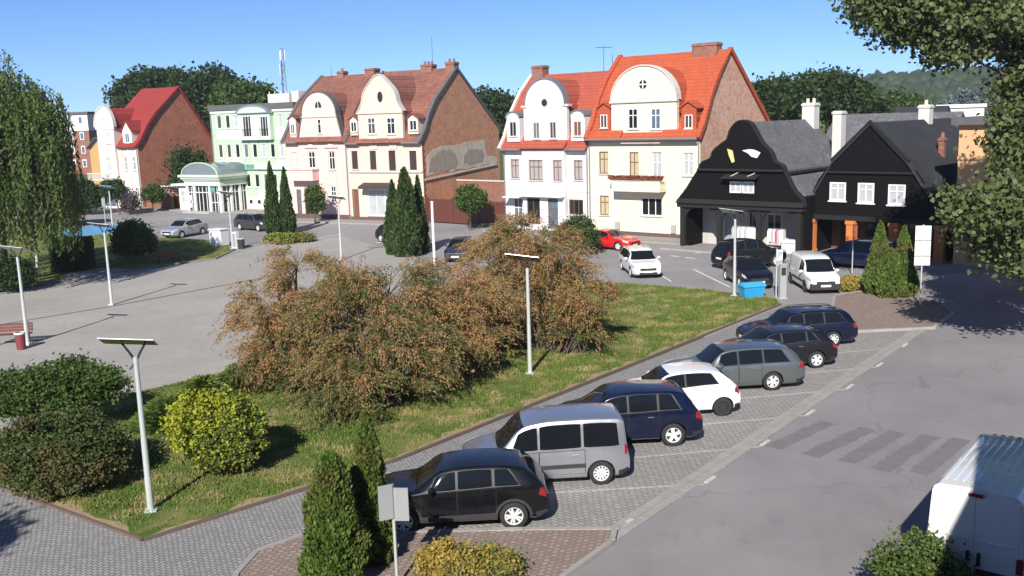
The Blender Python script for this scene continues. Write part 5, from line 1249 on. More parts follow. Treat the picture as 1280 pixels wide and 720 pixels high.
# --- brick building at the right, its corner just outside the picture; it shades the big van
bb_ = thing('brick_building', 'tall brick building beside the road, next to the parked white van', 'building', (7.54, 10.12, 0), R(90 - 118)); b = MB(); b.box(0, 10, -13, 0, 0, 9.0); b.build('wall', M['brick_front'], bb_); b = MB(); b.box(0.02, 10.3, -13.3, -.02, 9.003, 9.1); b.build('roof', M['roof_felt'], bb_)
for i in range(3):
    for z in (1.3, 4.8): b = MB(); b.box(.8 + 3 * i, 2.1 + 3 * i, .003, .08, z, z + 1.8); w_ = b.build('window', M['trim_white'], bb_); b = MB(); b.box(.9 + 3 * i, 2.0 + 3 * i, .081, .1, z + .1, z + 1.7); b.build('pane', M['pane_dark'], w_)

# --- the building the picture is taken from, standing behind the camera
cb_ = thing('corner_building', 'grey plastered building at the near edge of the square', 'building', (-30, -1.2, 0)); b = MB(); b.box(0, 34, -12, 0, 0, 10.6); b.build('wall', M['plaster_grey'], cb_); b = MB(); b.prismx([(-12.6, 10.5), (-6, 14.4), (.35, 10.5), (.35, 10.7), (-6, 14.65), (-12.6, 10.7)], -.4, 34.4); b.build('roof', M['tiles_weathered'], cb_)
for i in range(9):
    for z in (1.2, 4.4, 7.4):
        if i > 6 and z > 7: continue
        b = MB(); b.box(1.5 + 3.7 * i, 2.8 + 3.7 * i, .003, .07, z, z + 1.8); w_ = b.build('window', M['trim_white'], cb_); b = MB(); b.box(1.62 + 3.7 * i, 2.68 + 3.7 * i, .071, .09, z + .12, z + 1.68); b.build('pane', M['pane_dark'], w_)

# ------------------------------------------------------------------ vegetation
leafmat('leaf_bark', (0.10, 0.075, 0.055), (0.08, 0.06, 0.045), None, 0.0, 0.9)
plain('bark', (0.10, 0.08, 0.06), 0.95, var=0.35, nscale=4, bmp=0.8)
plain('bark_pale', (0.24, 0.21, 0.18), 0.9, var=0.3, nscale=5, bmp=0.6)
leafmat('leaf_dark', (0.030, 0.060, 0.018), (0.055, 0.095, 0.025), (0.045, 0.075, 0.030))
leafmat('leaf_mid', (0.055, 0.105, 0.022), (0.095, 0.150, 0.035), (0.075, 0.115, 0.030))
leafmat('leaf_light', (0.10, 0.155, 0.035), (0.155, 0.20, 0.055), (0.12, 0.16, 0.05))
leafmat('leaf_maple', (0.085, 0.12, 0.035), (0.17, 0.195, 0.085), (0.12, 0.15, 0.055), 0.3)
leafmat('leaf_willow', (0.070, 0.115, 0.030), (0.135, 0.175, 0.055), (0.095, 0.14, 0.035), 0.35)
leafmat('leaf_thuja', (0.055, 0.11, 0.020), (0.125, 0.18, 0.035), (0.125, 0.125, 0.035), 0.15)
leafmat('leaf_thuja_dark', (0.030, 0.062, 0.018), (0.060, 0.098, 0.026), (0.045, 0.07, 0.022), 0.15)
leafmat('leaf_yellow', (0.42, 0.42, 0.04), (0.28, 0.34, 0.04), (0.36, 0.38, 0.04), 0.35)
leafmat('leaf_gold', (0.42, 0.30, 0.06), (0.30, 0.24, 0.06), (0.22, 0.20, 0.07), 0.25)
leafmat('leaf_bronze', (0.085, 0.105, 0.032), (0.050, 0.085, 0.024), (0.12, 0.10, 0.04), 0.2)
leafmat('leaf_rust', (0.54, 0.36, 0.17), (0.36, 0.23, 0.105), (0.50, 0.30, 0.15), 0.5, 0.7)
leafmat('leaf_olive', (0.14, 0.16, 0.05), (0.22, 0.19, 0.08), (0.10, 0.135, 0.04), 0.4, 0.7)
leafmat('leaf_purple', (0.08, 0.06, 0.075), (0.12, 0.10, 0.11), None, 0.2)
leafmat('leaf_blue', (0.10, 0.13, 0.13), (0.15, 0.18, 0.17), None, 0.2)
leafmat('leaf_red', (0.30, 0.05, 0.05), (0.20, 0.08, 0.04), None, 0.2)

def unit(n):
    v = rng.normal(size=(n, 3)); return v / np.linalg.norm(v, axis=1)[:, None]
def leaves(name, P, size, mat, parent, elong=1.6, D=None, jit=0.8, flat=0.0):
    """diamond leaves at P; D = preferred long direction per leaf"""
    n = len(P); size = np.broadcast_to(np.asarray(size, float), (n,)) * rng.uniform(.65, 1.35, n)
    L = unit(n)
    if D is not None: L = D + jit * L; L /= np.linalg.norm(L, axis=1)[:, None]
    Q = unit(n)
    if flat: Q = Q * np.array([1, 1, 1 - flat]); 
    W = np.cross(L, Q); W /= np.linalg.norm(W, axis=1)[:, None] + 1e-9
    Nn = np.cross(L, W)
    l = L * (size * elong * .5)[:, None]; w = W * (size * .5)[:, None]; c = Nn * (size * .12)[:, None]
    V = np.stack([P - l, P + w + c, P + l, P - w + c], 1).reshape(-1, 3)
    return raw_mesh(name, V, np.arange(4 * n).reshape(-1, 4), M[mat], parent)
def clump_points(blobs, nclump, per, sig, shell=0.55, bottom=-1.0):
    """points gathered in clumps through ellipsoid blobs [(centre, radii)]"""
    C = []; vol = np.array([np.prod(b[1]) ** (2 / 3) for b in blobs]); cnt = np.maximum(2, (nclump * vol / vol.sum()).astype(int))
    for (c, r), k in zip(blobs, cnt):
        u = unit(k); u[:, 2] = np.where(u[:, 2] < bottom, -u[:, 2] * .5, u[:, 2]); rad = rng.uniform(shell, 1.0, k)[:, None]
        C.append(np.array(c) + u * np.array(r) * rad)
    C = np.concatenate(C); s = rng.uniform(.6, 1.4, len(C))
    n_per = (per * rng.uniform(.5, 1.5, len(C))).astype(int)
    idx = np.repeat(np.arange(len(C)), n_per)
    return C[idx] + rng.normal(size=(len(idx), 3)) * (sig * s[idx])[:, None] * np.array([1, 1, .75])
def trunk_mesh(name, base, top, r, blobs, mat, parent, nl=9):
    b = MB(); base = np.array(base, float); top = np.array(top, float)
    pts = [base + (top - base) * t + np.array([rng.normal(0, .06), rng.normal(0, .06), 0]) * (r * 6 * t) for t in np.linspace(0, 1, 6)]
    b.tube(pts, [r * (1.25 if i == 0 else 1) * (1 - .55 * i / 5) for i in range(6)], 9)
    for k in range(nl):
        c, rr = blobs[k % len(blobs)]; e = np.array(c) + unit(1)[0] * np.array(rr) * .6; s = pts[2 + k % 4]; m_ = (s + e) / 2 + np.array([0, 0, .12 * np.linalg.norm(e - s)])
        q = [s, s * .5 + m_ * .5 + rng.normal(0, .05, 3), m_, e]; b.tube(q, [r * .42, r * .32, r * .22, r * .07], 6)
    return b.build(name, M[mat], parent, smooth=60)
def tree(label, base, blobs, n, per, size, mat, r=.2, top=None, kind='tree', group=None, sig=.35, bark='bark', shell=.5, mat2=None, elong=1.5, cat='tree', trunk=True, bottom=-1.0):
    """blobs are given relative to the base of the tree"""
    t = thing(kind, label, cat, base, 0, group)
    P = clump_points(blobs, n, per, sig, shell, bottom); P = P[P[:, 2] > .08]
    if mat2:
        k = rng.random(len(P)) < .35; leaves('crown', P[~k], size, mat, t, elong); leaves('young_leaves', P[k], size, mat2, t, elong)
    else: leaves('crown', P, size, mat, t, elong)
    if trunk:
        zt = np.mean([b[0][2] for b in blobs]); tp = top if top is not None else (np.mean([b[0][0] for b in blobs]), np.mean([b[0][1] for b in blobs]), zt)
        trunk_mesh('trunk', (0, 0, 0), tp, r, blobs, bark, t)
    return t
def rel(base, *specs):
    """blobs from the photograph: (px, py, dist, rx, rz) -> relative ellipsoids"""
    out = []
    for px, py, d, rx, rz in specs: out.append((at(px, py, d) - np.array([base[0], base[1], 0]), (rx, rx, rz)))
    return out

# --- the big tree at the right edge of the picture
bt = np.array([27.5, 41.0, 0])
blobs = rel(bt, (1252, 28, 42, 3.2, 1.6), (1208, 22, 40.5, 2.8, 1.3), (1150, 8, 40, 2.3, 1.0), (1105, 2, 39.5, 1.4, .9), (1180, 60, 40, 1.4, .6), (1130, 42, 40, .9, .55), (1300, 120, 41, 1.9, 1.7), (1283, 185, 38.5, 1.4, 1.4), (1335, 95, 42, 2.6, 2.0), (1300, 165, 38, 1.5, 1.4), (1300, 215, 37, 1.7, 1.4), (1285, 240, 36, 1.1, .8),
            (1250, 265, 35.5, 2.0, 1.2), (1285, 290, 36, 2.4, 1.4), (1229, 264, 35, .8, .6), (1268, 318, 36, 1.0, .5), (1350, 150, 40, 3.4, 3.2), (1400, 60, 43, 4.5, 3.4), (1420, 240, 38, 3.5, 2.5), (1350, -20, 41, 3.0, 2.0))
tree('big broadleaf tree at the right edge, hanging over the road and the orange building', bt, blobs, 1900, 72, .165, 'leaf_maple', r=.42, top=(-.3, 1, 12), kind='broadleaf_tree', sig=.34, shell=.45, elong=1.3)
# --- weeping willow on the left
wb = np.array([*(G(2, 353)[:2]), 0]); t = thing('willow_tree', 'large weeping willow with hanging branches at the left edge of the square', 'tree', wb)
hd = np.linalg.norm(wb[:2]); S_, Dd, pos = [], [], []
n = 950
dome = [(at(8, 130, 59) - wb, 3.2, 2.2), (at(-50, 115, 60) - wb, 4.6, 2.8), (at(42, 150, 58) - wb, 1.5, 1.3), (at(0, 180, 57) - wb, 3.6, 2.4), (at(-100, 160, 59) - wb, 5, 3), (at(-20, 160, 62) - wb, 4.5, 3), (at(52, 195, 57.5) - wb, 1.0, 1.2), (at(12, 235, 57) - wb, 2.2, 1.2)]
for _ in range(n):
    c, rx, rz = dome[rng.integers(len(dome))]; u = unit(1)[0]; u[2] = abs(u[2]) * 1.1 - .25; p = c + u * np.array([rx, rx, rz]); ln = rng.uniform(1.8, 7.2); k = int(ln / .095)
    out = np.array([u[0], u[1], 0]) * .5; tt = np.linspace(0, 1, k)
    path = p + out * (tt ** .6)[:, None] * .9 + np.array([0, 0, -1]) * (tt * ln)[:, None] + np.cumsum(rng.normal(0, .018, (k, 3)), 0)
    ok = path[:, 2] > rng.uniform(2.0, 4.2); path = path[ok]
    pos.append(path + rng.normal(0, .05, path.shape)); Dd.append(np.tile([0.0, 0, -1], (len(path), 1)))
P = np.concatenate(pos); D = np.concatenate(Dd); leaves('hanging_leaves', P, .10, 'leaf_willow', t, 3.2, D, .7)
P = clump_points([(c, (rx * .9, rx * .9, rz * .9)) for c, rx, rz in dome], 420, 45, .35, .3); leaves('crown', P, .13, 'leaf_willow', t, 2.2)
trunk_mesh('trunk', (0, 0, 0), dome[3][0] + np.array([0, 0, -.5]), .42, [(c, (rx, rx, rz)) for c, rx, rz in dome], 'bark', t, 12)
# --- tamarisk bushes: arching branches with drooping rust coloured plumes
def tamarisk(label, base, lobes, nplume, green=.2, big=1.0):
    t = thing('tamarisk_bush', label, 'bush', base, 0, 'rust brown tamarisk bushes on the lawn')
    b = MB(); A, B = [], []; DA, DB = [], []
    tot = sum(l[1] ** 2 for l in lobes)
    for c, r, rz in lobes:
        k = int(nplume * r * r / tot); u = unit(k); u[:, 2] = np.where(u[:, 2] < -.25, -u[:, 2], u[:, 2])
        cl = unit(max(6, k // 22)); u = cl[rng.integers(len(cl), size=k)] + rng.normal(0, .15, (k, 3)); u /= np.linalg.norm(u, axis=1)[:, None]
        rad = rng.uniform(.62, 1.08, k)
        p0 = np.array(c) + u * np.array([r, r, rz]) * rad[:, None]
        for q, d, ra in zip(p0, u, rad):
            ln = rng.uniform(.4, 1.25) * big; m_ = int(ln / .024); tt = np.linspace(0, 1, m_)[:, None]
            dr = np.array([d[0], d[1], .35]) + rng.normal(0, .35, 3); dr /= np.linalg.norm(dr)
            path = q + dr * tt * ln + np.array([0, 0, -1]) * (tt ** 2) * ln * rng.uniform(.35, .9)
            tang = dr - np.array([0, 0, 1.3]) * tt; tang /= np.linalg.norm(tang, axis=1)[:, None]
            pts_ = path + rng.normal(0, .028 + .02, path.shape)
            low = q[2] < 1.3
            if rng.random() < (green + (.45 if low else 0) + (.25 if ra < .7 else 0)): B.append(pts_); DB.append(tang)
            else: A.append(pts_); DA.append(tang)
        for _ in range(int(7 + r * 4)):
            e = np.array(c) + unit(1)[0] * np.array([r, r, rz]) * .85; e[2] = max(e[2], .5); s = np.array([rng.normal(0, .35), rng.normal(0, .35), 0]) + np.array([c[0], c[1], 0]) * .35
            m_ = s * .55 + e * .45 + np.array([0, 0, .35 * e[2]]); b.tube([s, s * .5 + m_ * .5, m_, e], [.05, .04, .028, .01], 5)
    leaves('plumes', np.concatenate(A), .033, 'leaf_rust', t, 3.2, np.concatenate(DA), .55)
    leaves('green_sprays', np.concatenate(B), .037, 'leaf_olive', t, 3.0, np.concatenate(DB), .55)
    b.build('branches', M['bark'], t, smooth=60); return t
def lob(base, *sp): return [(at(px, py, d) - np.array([base[0], base[1], 0]), r, rz) for px, py, d, r, rz in sp]
B1_ = G(360, 478); tamarisk('leftmost rust brown tamarisk bush, leaning over the paved square', B1_, lob(B1_, (345, 385, 34.5, 1.35, 1.1), (318, 395, 34.5, .8, .7), (385, 345, 35, 1.1, .75), (365, 430, 34, 1.25, .9), (400, 385, 34.5, 1.2, 1.0), (365, 322, 35.5, .55, .4), (375, 462, 32.5, 1.1, .7), (335, 445, 33.5, .8, .6)), 1700, .24)
B2_ = G(455, 508); tamarisk('biggest tamarisk bush, green near the ground, in front of the others', B2_, lob(B2_, (450, 380, 33, 1.5, 1.1), (500, 360, 34, 1.4, .9), (470, 430, 31.5, 1.5, 1.0), (440, 460, 30.8, 1.1, .9), (520, 420, 32, 1.2, 1.0), (500, 470, 31, .9, .8), (430, 400, 32, 1.3, 1.0), (415, 480, 30, .9, .6), (470, 492, 29.8, .9, .55), (520, 465, 31, .9, .6)), 2300, .42)
B3_ = G(570, 462); tamarisk('middle tamarisk bush between the biggest one and the lamp post', B3_, lob(B3_, (555, 360, 36, 1.3, .9), (585, 380, 35.5, 1.2, .9), (545, 400, 34.5, 1.2, .9), (600, 410, 35, 1.0, .8), (560, 430, 34, 1.0, .6), (540, 365, 36.5, .9, .6)), 1300, .12)
B4_ = G(697, 438); tamarisk('tall tamarisk bush behind the lamp post at the right end', B4_, lob(B4_, (665, 300, 40, 1.7, 1.0), (700, 320, 39.5, 1.6, 1.2), (640, 330, 40, 1.4, 1.1), (705, 360, 38.5, 1.3, 1.0), (735, 375, 38, 1.0, .9), (660, 370, 38.5, 1.2, 1.0), (620, 310, 41, 1.0, .7), (755, 400, 37.5, .75, .6), (725, 405, 37.5, .8, .6)), 2200, .25)
B5_ = G(625, 425); tamarisk('low tamarisk bush at the back between the middle and the tall one', B5_, lob(B5_, (620, 360, 41, 1.2, 1.0), (645, 390, 40, 1.1, .8)), 600, .2)
# --- clipped and upright conifers (thuja)
def thuja(label, base, h, r, mat='leaf_thuja', n=9000, size=.075, group=None, top_pow=.75, kind='thuja_tree'):
    t = thing(kind, label, 'conifer', base, 0, group)
    def rr(z): q = z / h; return r * np.minimum(1, (1 - q) ** top_pow * 1.18) * np.minimum(1, .72 + 2.2 * q)
    z = h * (1 - np.sqrt(rng.uniform(0, 1, n))) ; z = np.where(rng.random(n) < .25, rng.uniform(0, h, n), z); a = rng.uniform(0, 2 * np.pi, n)
    ph_ = rng.uniform(0, 6.28, 3); lump = 1 + .12 * np.sin(3 * a + z * 2.2 / r + ph_[0]) + .10 * np.sin(5 * a - z * 3.1 / r + ph_[1]) + .07 * np.sin(9 * a + z * 5.3 / r + ph_[2]) + rng.normal(0, .065, n)
    rad = rr(z) * lump * rng.uniform(.80, 1.02, n); P = np.c_[rad * np.cos(a), rad * np.sin(a), z + .03]
    D = np.c_[.45 * np.cos(a), .45 * np.sin(a), np.ones(n)]; D /= np.linalg.norm(D, axis=1)[:, None]
    leaves('foliage', P, size, mat, t, 2.0, D, .55)
    b = MB(); zs = np.linspace(.02, h * .97, 14); b.lathe([(max(.78 * float(rr(np.array(q))), .004), q) for q in zs], (0, 0, 0), 'z', 14); b.build('inner_foliage', M[mat], t, smooth=60)
    b = MB(); b.tube([(0, 0, -.02), (0, 0, h * .5)], [.07, .04], 7); b.build('trunk', M['bark'], t); return t
def zat(base, px, py): return at(px, py, base[1])[2]
def thuja_px(label, px, yb, yt, halfw, **k):
    b = G(px, yb); h = zat(b, px, yt); dist = np.linalg.norm(np.append(b[:2], CAM_H)); thuja(label, b, h, halfw * dist / FPX * 1.03, **k)
TG = 'upright clipped thujas'
thuja_px('lighter green flat topped thuja in the foreground, left of the taller one', 422, 742, 566, 33, n=26000, size=.05, top_pow=.45, group=TG)
thuja_px('taller foreground thuja with pointed tip, beside the sign with its back turned', 467, 705, 515, 25, n=22000, size=.05, top_pow=.6, group=TG)
thuja_px('slim dark thuja, left one of the pair in front of the pink house', 343, 293, 202, 9.5, n=7000, size=.12, mat='leaf_thuja_dark', group=TG)
thuja_px('slim dark thuja, right one of the pair in front of the pink house', 360, 292, 209, 9, n=7000, size=.12, mat='leaf_thuja_dark', group=TG)
thuja_px('tallest thuja of the dark group in front of the peach house', 510, 320, 210, 17, n=12000, size=.13, mat='leaf_thuja_dark', group=TG, top_pow=.6)
thuja_px('shorter left thuja of the dark group in front of the peach house', 494, 318, 226, 12, n=8000, size=.13, mat='leaf_thuja_dark', group=TG)
thuja_px('shorter right thuja of the dark group in front of the peach house', 526, 316, 220, 10, n=7000, size=.13, mat='leaf_thuja_dark', group=TG)
thuja_px('taller left thuja of the pair on the cobbled island', 1098, 369, 277, 15, n=12000, size=.085, group=TG)
thuja_px('slightly shorter right thuja of the pair on the cobbled island', 1127, 372, 284, 15, n=12000, size=.085, group=TG)
thuja_px('low middle thuja between the pair on the cobbled island', 1112, 373, 312, 14, n=9000, size=.085, group=TG, top_pow=.4)
# --- shrubs
def shrub(label, px, yb, w, h, mat, n, per, size, sig=.14, kind='shrub', mat2=None, squash=1.0, group=None, elong=1.4, lean=0.0, dist=None):
    b = G(px, yb) if dist is None else at(px, yb, dist) * np.array([1, 1, 0])
    bl = [((0, 0, h * .5), (w * .46, w * .46, h * .5)), ((w * .22, -w * .12, h * .42), (w * .30, w * .3, h * .42)), ((-w * .22, .05 * w, h * .45), (w * .30, w * .3, h * .43)), ((.05 * w, -w * .2, h * .38), (w * .32, w * .3, h * .38))]
    return tree(label, b, bl, n, per, size, mat, r=.035 + .01 * h, kind=kind, sig=sig, mat2=mat2, shell=.78, cat='shrub', group=group, elong=elong, bottom=-.5)
shrub('large dome shaped bronze green shrub at the left edge of the lawn', 82, 606, 3.6, 2.05, 'leaf_bronze', 520, 60, .062, .13)
y_ = shrub('bright yellow green globe shrub standing on the lawn', 282, 588, 2.6, 2.35, 'leaf_light', 420, 60, .065, .10, mat2='leaf_yellow')
yl = clump_points([((-.35, -.25, 1.45), (.95, .9, .95))], 150, 60, .12, .85); leaves('golden_tips', yl[yl[:, 2] > .9], .07, 'leaf_yellow', y_, 1.4)
ub = G(112, 540); tree('small flat crowned tree on a thin stem above the bronze green shrub', ub, rel(ub, (70, 488, ub[1] + .2, 1.75, .75), (25, 492, ub[1] + .3, 1.3, .7), (120, 482, ub[1] + .3, 1.0, .6), (80, 472, ub[1] + .5, 1.3, .5)), 420, 55, .075, 'leaf_mid', r=.06, kind='umbrella_tree', sig=.16, shell=.6)
JG = 'low spreading junipers'
for k, (px, yb, w, h, lb) in enumerate(((215, 530, 2.6, .9, 'low dark juniper between the flat crowned tree and the yellow shrub'), (305, 486, 2.4, .9, 'low spreading juniper behind the yellow globe shrub'), (395, 480, 2.2, .8, 'low juniper at the foot of the leftmost tamarisk'), (255, 500, 2.0, .8, 'small juniper mound left of the tamarisks'))):
    b_ = G(px, yb); t = thing('juniper_shrub', lb, 'shrub', b_, 0, JG); k_ = 3600; a = rng.uniform(0, 6.28, k_); q = np.sqrt(rng.uniform(0, 1, k_)); P = np.c_[w * .5 * q * np.cos(a), w * .5 * q * np.sin(a), h * (1 - q ** 2) * rng.uniform(.35, 1, k_) + .08]
    D = np.c_[np.cos(a), np.sin(a), .35 + 0 * a]; leaves('foliage', P, .085, 'leaf_thuja', t, 3.0, D / np.linalg.norm(D, axis=1)[:, None], .4)
    bb = MB()
    for j in range(9): aa = j * .7; bb.tube([(0, 0, 0), (w * .2 * math.cos(aa), w * .2 * math.sin(aa), h * .5), (w * .45 * math.cos(aa), w * .45 * math.sin(aa), h * .4)], [.03, .02, .006], 5)
    bb.build('branches', M['bark'], t)
for px, yb, w, h, lb in ((560, 722, 1.25, .75, 'golden leaved low shrub on the island, next to the sign'), (612, 724, 1.2, .62, 'golden and green low shrub on the island, right of the other golden one')):
    shrub(lb, px, yb, w, h, 'leaf_gold', 170, 55, .05, .09, mat2='leaf_gold' if px < 600 else 'leaf_light', group='golden shrubs on the near island')
shrub('yellow leaved hedge clump beside the thujas of the far island', 1064, 363, 1.7, .7, 'leaf_gold', 150, 45, .07, .1)
shrub('yellow green low hedge under the slim pair of thujas', 352, 304, 2.6, .8, 'leaf_light', 160, 40, .10, .13, mat2='leaf_yellow'); shrub('yellow green low hedge on the right of the slim pair of thujas', 378, 302, 2.0, .65, 'leaf_light', 120, 40, .10, .13, mat2='leaf_gold')
shrub('round glossy green shrub near the parked silver hatchback', 170, 326, 2.9, 3.0, 'leaf_mid', 300, 45, .13, .2)
shrub('dark green conifer shrub in front of the white house', 722, 318, 2.7, 2.7, 'leaf_thuja_dark', 260, 45, .10, .2)
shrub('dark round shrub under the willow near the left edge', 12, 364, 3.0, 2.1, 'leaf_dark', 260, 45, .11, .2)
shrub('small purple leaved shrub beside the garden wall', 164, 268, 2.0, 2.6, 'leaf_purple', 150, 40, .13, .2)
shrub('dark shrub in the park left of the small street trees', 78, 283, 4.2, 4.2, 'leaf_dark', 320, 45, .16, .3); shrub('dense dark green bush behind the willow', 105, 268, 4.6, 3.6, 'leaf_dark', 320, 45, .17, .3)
shrub('leafy green bush at the bottom right in front of the big van', 1145, 770, 1.5, 1.7, 'leaf_light', 170, 40, .055, .12, mat2='leaf_mid')
# --- dark clipped box hedge in the park
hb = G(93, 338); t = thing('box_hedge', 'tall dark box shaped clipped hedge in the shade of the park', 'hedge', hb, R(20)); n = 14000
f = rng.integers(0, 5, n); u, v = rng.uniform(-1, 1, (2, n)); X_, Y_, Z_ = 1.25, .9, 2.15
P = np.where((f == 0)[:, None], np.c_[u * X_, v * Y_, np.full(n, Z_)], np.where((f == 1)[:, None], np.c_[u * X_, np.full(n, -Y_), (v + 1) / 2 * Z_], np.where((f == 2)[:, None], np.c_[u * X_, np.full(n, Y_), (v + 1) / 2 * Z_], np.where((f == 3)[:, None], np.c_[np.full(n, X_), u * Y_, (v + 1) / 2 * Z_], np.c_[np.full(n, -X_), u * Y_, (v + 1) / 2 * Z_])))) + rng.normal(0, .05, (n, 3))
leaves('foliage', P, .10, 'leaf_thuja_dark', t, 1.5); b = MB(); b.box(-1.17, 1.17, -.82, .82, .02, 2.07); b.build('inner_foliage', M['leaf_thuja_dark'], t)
# --- street trees by the houses
def street_tree(label, px, yb, yc, rpx, ry=None, mat='leaf_mid', n=130, per=50, size=.14, drop=0, lean=0):
    b = G(px, yb); d = np.linalg.norm(b[:2]); c = at(px + lean, yc, b[1]) - np.array([b[0], b[1], 0]); r = rpx * d / FPX; rz = (ry or rpx) * d / FPX
    bl = [(c, (r, r, rz)), (c + np.array([r * .4, 0, -rz * .2]), (r * .6, r * .6, rz * .7)), (c + np.array([-r * .4, .1, rz * .1]), (r * .6, r * .6, rz * .7))]
    tree(label, b, bl, n, per, size, mat, r=.09, top=tuple(c), kind='street_tree', sig=.2, shell=.6, group='small street trees along the houses')
street_tree('ball shaped street tree in front of the brown yard gate', 588, 288, 249, 19, 16)
street_tree('small drooping street tree in front of the pink house', 394, 279, 248, 11, 17, per=45)
street_tree('small street tree in front of the brick garden wall', 191, 265, 242, 11, 10, size=.16)
street_tree('street tree with leaning trunk in front of the cream tower house', 150, 268, 237, 14, 11, 'leaf_dark', size=.16, lean=-8)
street_tree('street tree in front of the ochre house', 107, 268, 236, 13, 12, 'leaf_dark', size=.16)
# --- trees behind the roofs
BG = 'trees standing behind the houses'
def back_tree(label, px, dist, specs, mat, n, size, r=.4, per=42):
    b = at(px, 200, dist) * np.array([1, 1, 0]); bl = rel(b, *[(x, y + (12 if dist > 120 else 9), dist + dd, rx * .88, rz * .88) for x, y, dd, rx, rz in specs])
    tree(label, b, bl, n, per, size, mat, r=r, kind='background_tree', sig=.6, shell=.5, group=BG, top=tuple(np.mean([q[0] for q in bl], 0)))
back_tree('dark tree behind the crimson roof, leftmost of the trees above the roofs', 178, 150, [(160, 112, 0, 3, 3), (180, 100, 1, 4, 3.2), (205, 92, 0, 3.4, 2.6), (190, 125, 0, 4, 3), (150, 122, 0, 2, 1.6)], 'leaf_dark', 320, .42)
back_tree('largest dark tree behind the brick side of the cream house', 250, 148, [(240, 98, 0, 4, 3), (265, 92, 1, 4, 2.6), (285, 105, 0, 4, 3), (255, 120, 0, 5, 4), (225, 110, 0, 3, 3), (280, 130, 0, 4, 4)], 'leaf_dark', 420, .42)
back_tree('lighter green tree above the green building', 305, 140, [(300, 110, 0, 3.4, 2), (322, 108, 1, 2.6, 1.8), (285, 118, 0, 2.4, 2), (310, 125, 0, 4, 3)], 'leaf_mid', 300, .38)
back_tree('tree between the brick garden wall and the green building', 237, 116, [(236, 195, 0, 2.2, 2.2), (228, 208, 0, 1.8, 1.8), (248, 205, 0, 1.7, 1.8), (238, 222, 0, 2, 1.6)], 'leaf_dark', 190, .22, .2)
back_tree('small dark tree top right of the tall mast', 372, 170, [(372, 132, 0, 2.6, 1.6), (385, 138, 0, 2, 1.2), (357, 130, 0, 1.2, 1.6)], 'leaf_dark', 120, .42)
back_tree('dark tree in the gap between the peach and white houses', 612, 132, [(605, 118, 0, 2.6, 2.2), (625, 122, 1, 2.6, 2.0), (612, 140, 0, 3.4, 3), (640, 125, 0, 2, 2), (630, 150, 0, 3, 2.6)], 'leaf_dark', 260, .36)
back_tree('broad dark tree right of the yellow house', 985, 120, [(960, 112, 0, 3, 2.2), (985, 108, 1, 3, 2.2), (975, 130, 0, 3.6, 2.4), (1000, 125, 0, 3, 2.4), (945, 122, 0, 2, 2)], 'leaf_dark', 300, .34)
back_tree('tall dark round tree above the white chimneys', 1035, 112, [(1030, 100, 0, 3.2, 2.2), (1055, 104, 1, 3.2, 2.2), (1045, 122, 0, 4.4, 2.6), (1075, 118, 0, 2.6, 2.2), (1015, 120, 0, 2.6, 2.2), (1090, 128, 0, 2, 1.6)], 'leaf_dark', 340, .33)
back_tree('lighter green tree between the roofs and the wooded hill', 1125, 150, [(1118, 120, 0, 3, 2), (1138, 126, 0, 3, 2), (1105, 132, 0, 2.6, 2), (1125, 136, 0, 3.6, 2)], 'leaf_mid', 240, .38)
back_tree('pale bluish tree far behind on the right near the big tree', 1205, 160, [(1195, 122, 0, 2.6, 1.8), (1215, 118, 0, 3, 2.4), (1205, 132, 0, 3.4, 2)], 'leaf_blue', 200, .36)
# --- wooded hills on the horizon
hp_ = []
hb = MB()
def ridge(x0, x1, y, hfun, nm):
    xs = np.linspace(x0, x1, 60); P = [[(x, y - 220 * (1 - j / 6.0) if j < 6 else y + 160 * (j - 6), max(0, hfun(x) * math.sin(min(j, 6) / 6 * math.pi / 2)) if j <= 6 else (hfun(x) * .6 if j == 7 else -2)) for j in range(9)] for x in xs]
    b = MB(); b.grid(P); return structure(b.build(nm, M['wild_ground'], smooth=60))
hr = lambda x: 20 + 8 * math.sin(x / 130.0) + 6 * math.sin(x / 57.0 + 1)
hl = lambda x: 8 + 4 * math.sin(x / 90.0) + 3 * math.sin(x / 41.0)
ridge(-900, 1100, 800, lambda x: hl(x) if x < 50 else hl(x) + (hr(x) - hl(x)) * min(1, (x - 50) / 160), 'hills')
def crown_mass(name, pts, rs, label, mat):
    ico = bmesh.new(); bmesh.ops.create_icosphere(ico, subdivisions=2, radius=1); iv = np.array([v.co for v in ico.verts]); fi = np.array([[v.index for v in f.verts] for f in ico.faces]); ico.free()
    V, F_ = [], []
    for i, (p, r) in enumerate(zip(pts, rs)):
        d = iv * (1 + rng.normal(0, .16, len(iv)))[:, None]; V.append(p + d * r * np.array([1, 1, 1.15])); F_.append(fi + i * len(iv))
    return structure(raw_mesh(name, np.concatenate(V), np.concatenate(F_), M[mat]), 'stuff', label, 'forest')
n = 2600; X_ = rng.uniform(-420, 700, n); Y_ = rng.uniform(560, 830, n)
hh = np.array([(hl(x) if x < 50 else hl(x) + (hr(x) - hl(x)) * min(1, (x - 50) / 160)) * math.sin(min(max((y - 580) / 220, 0), 1) * math.pi / 2) for x, y in zip(X_, Y_)])
crown_mass('distant_forest', np.c_[X_, Y_, hh + 2.5], rng.uniform(3.5, 7.5, n), 'wooded hills on the far horizon', 'leaf_dark')
n = 700; X_ = rng.uniform(-260, 260, n); Y_ = rng.uniform(230, 420, n); k = ~((X_ < -70) & (X_ > -120) & (Y_ < 260)); X_, Y_ = X_[k], Y_[k]
crown_mass('distant_trees', np.c_[X_, Y_, rng.uniform(1.5, 5, len(X_))], rng.uniform(2.5, 5.0, len(X_)), 'belt of distant trees behind the town', 'leaf_mid')
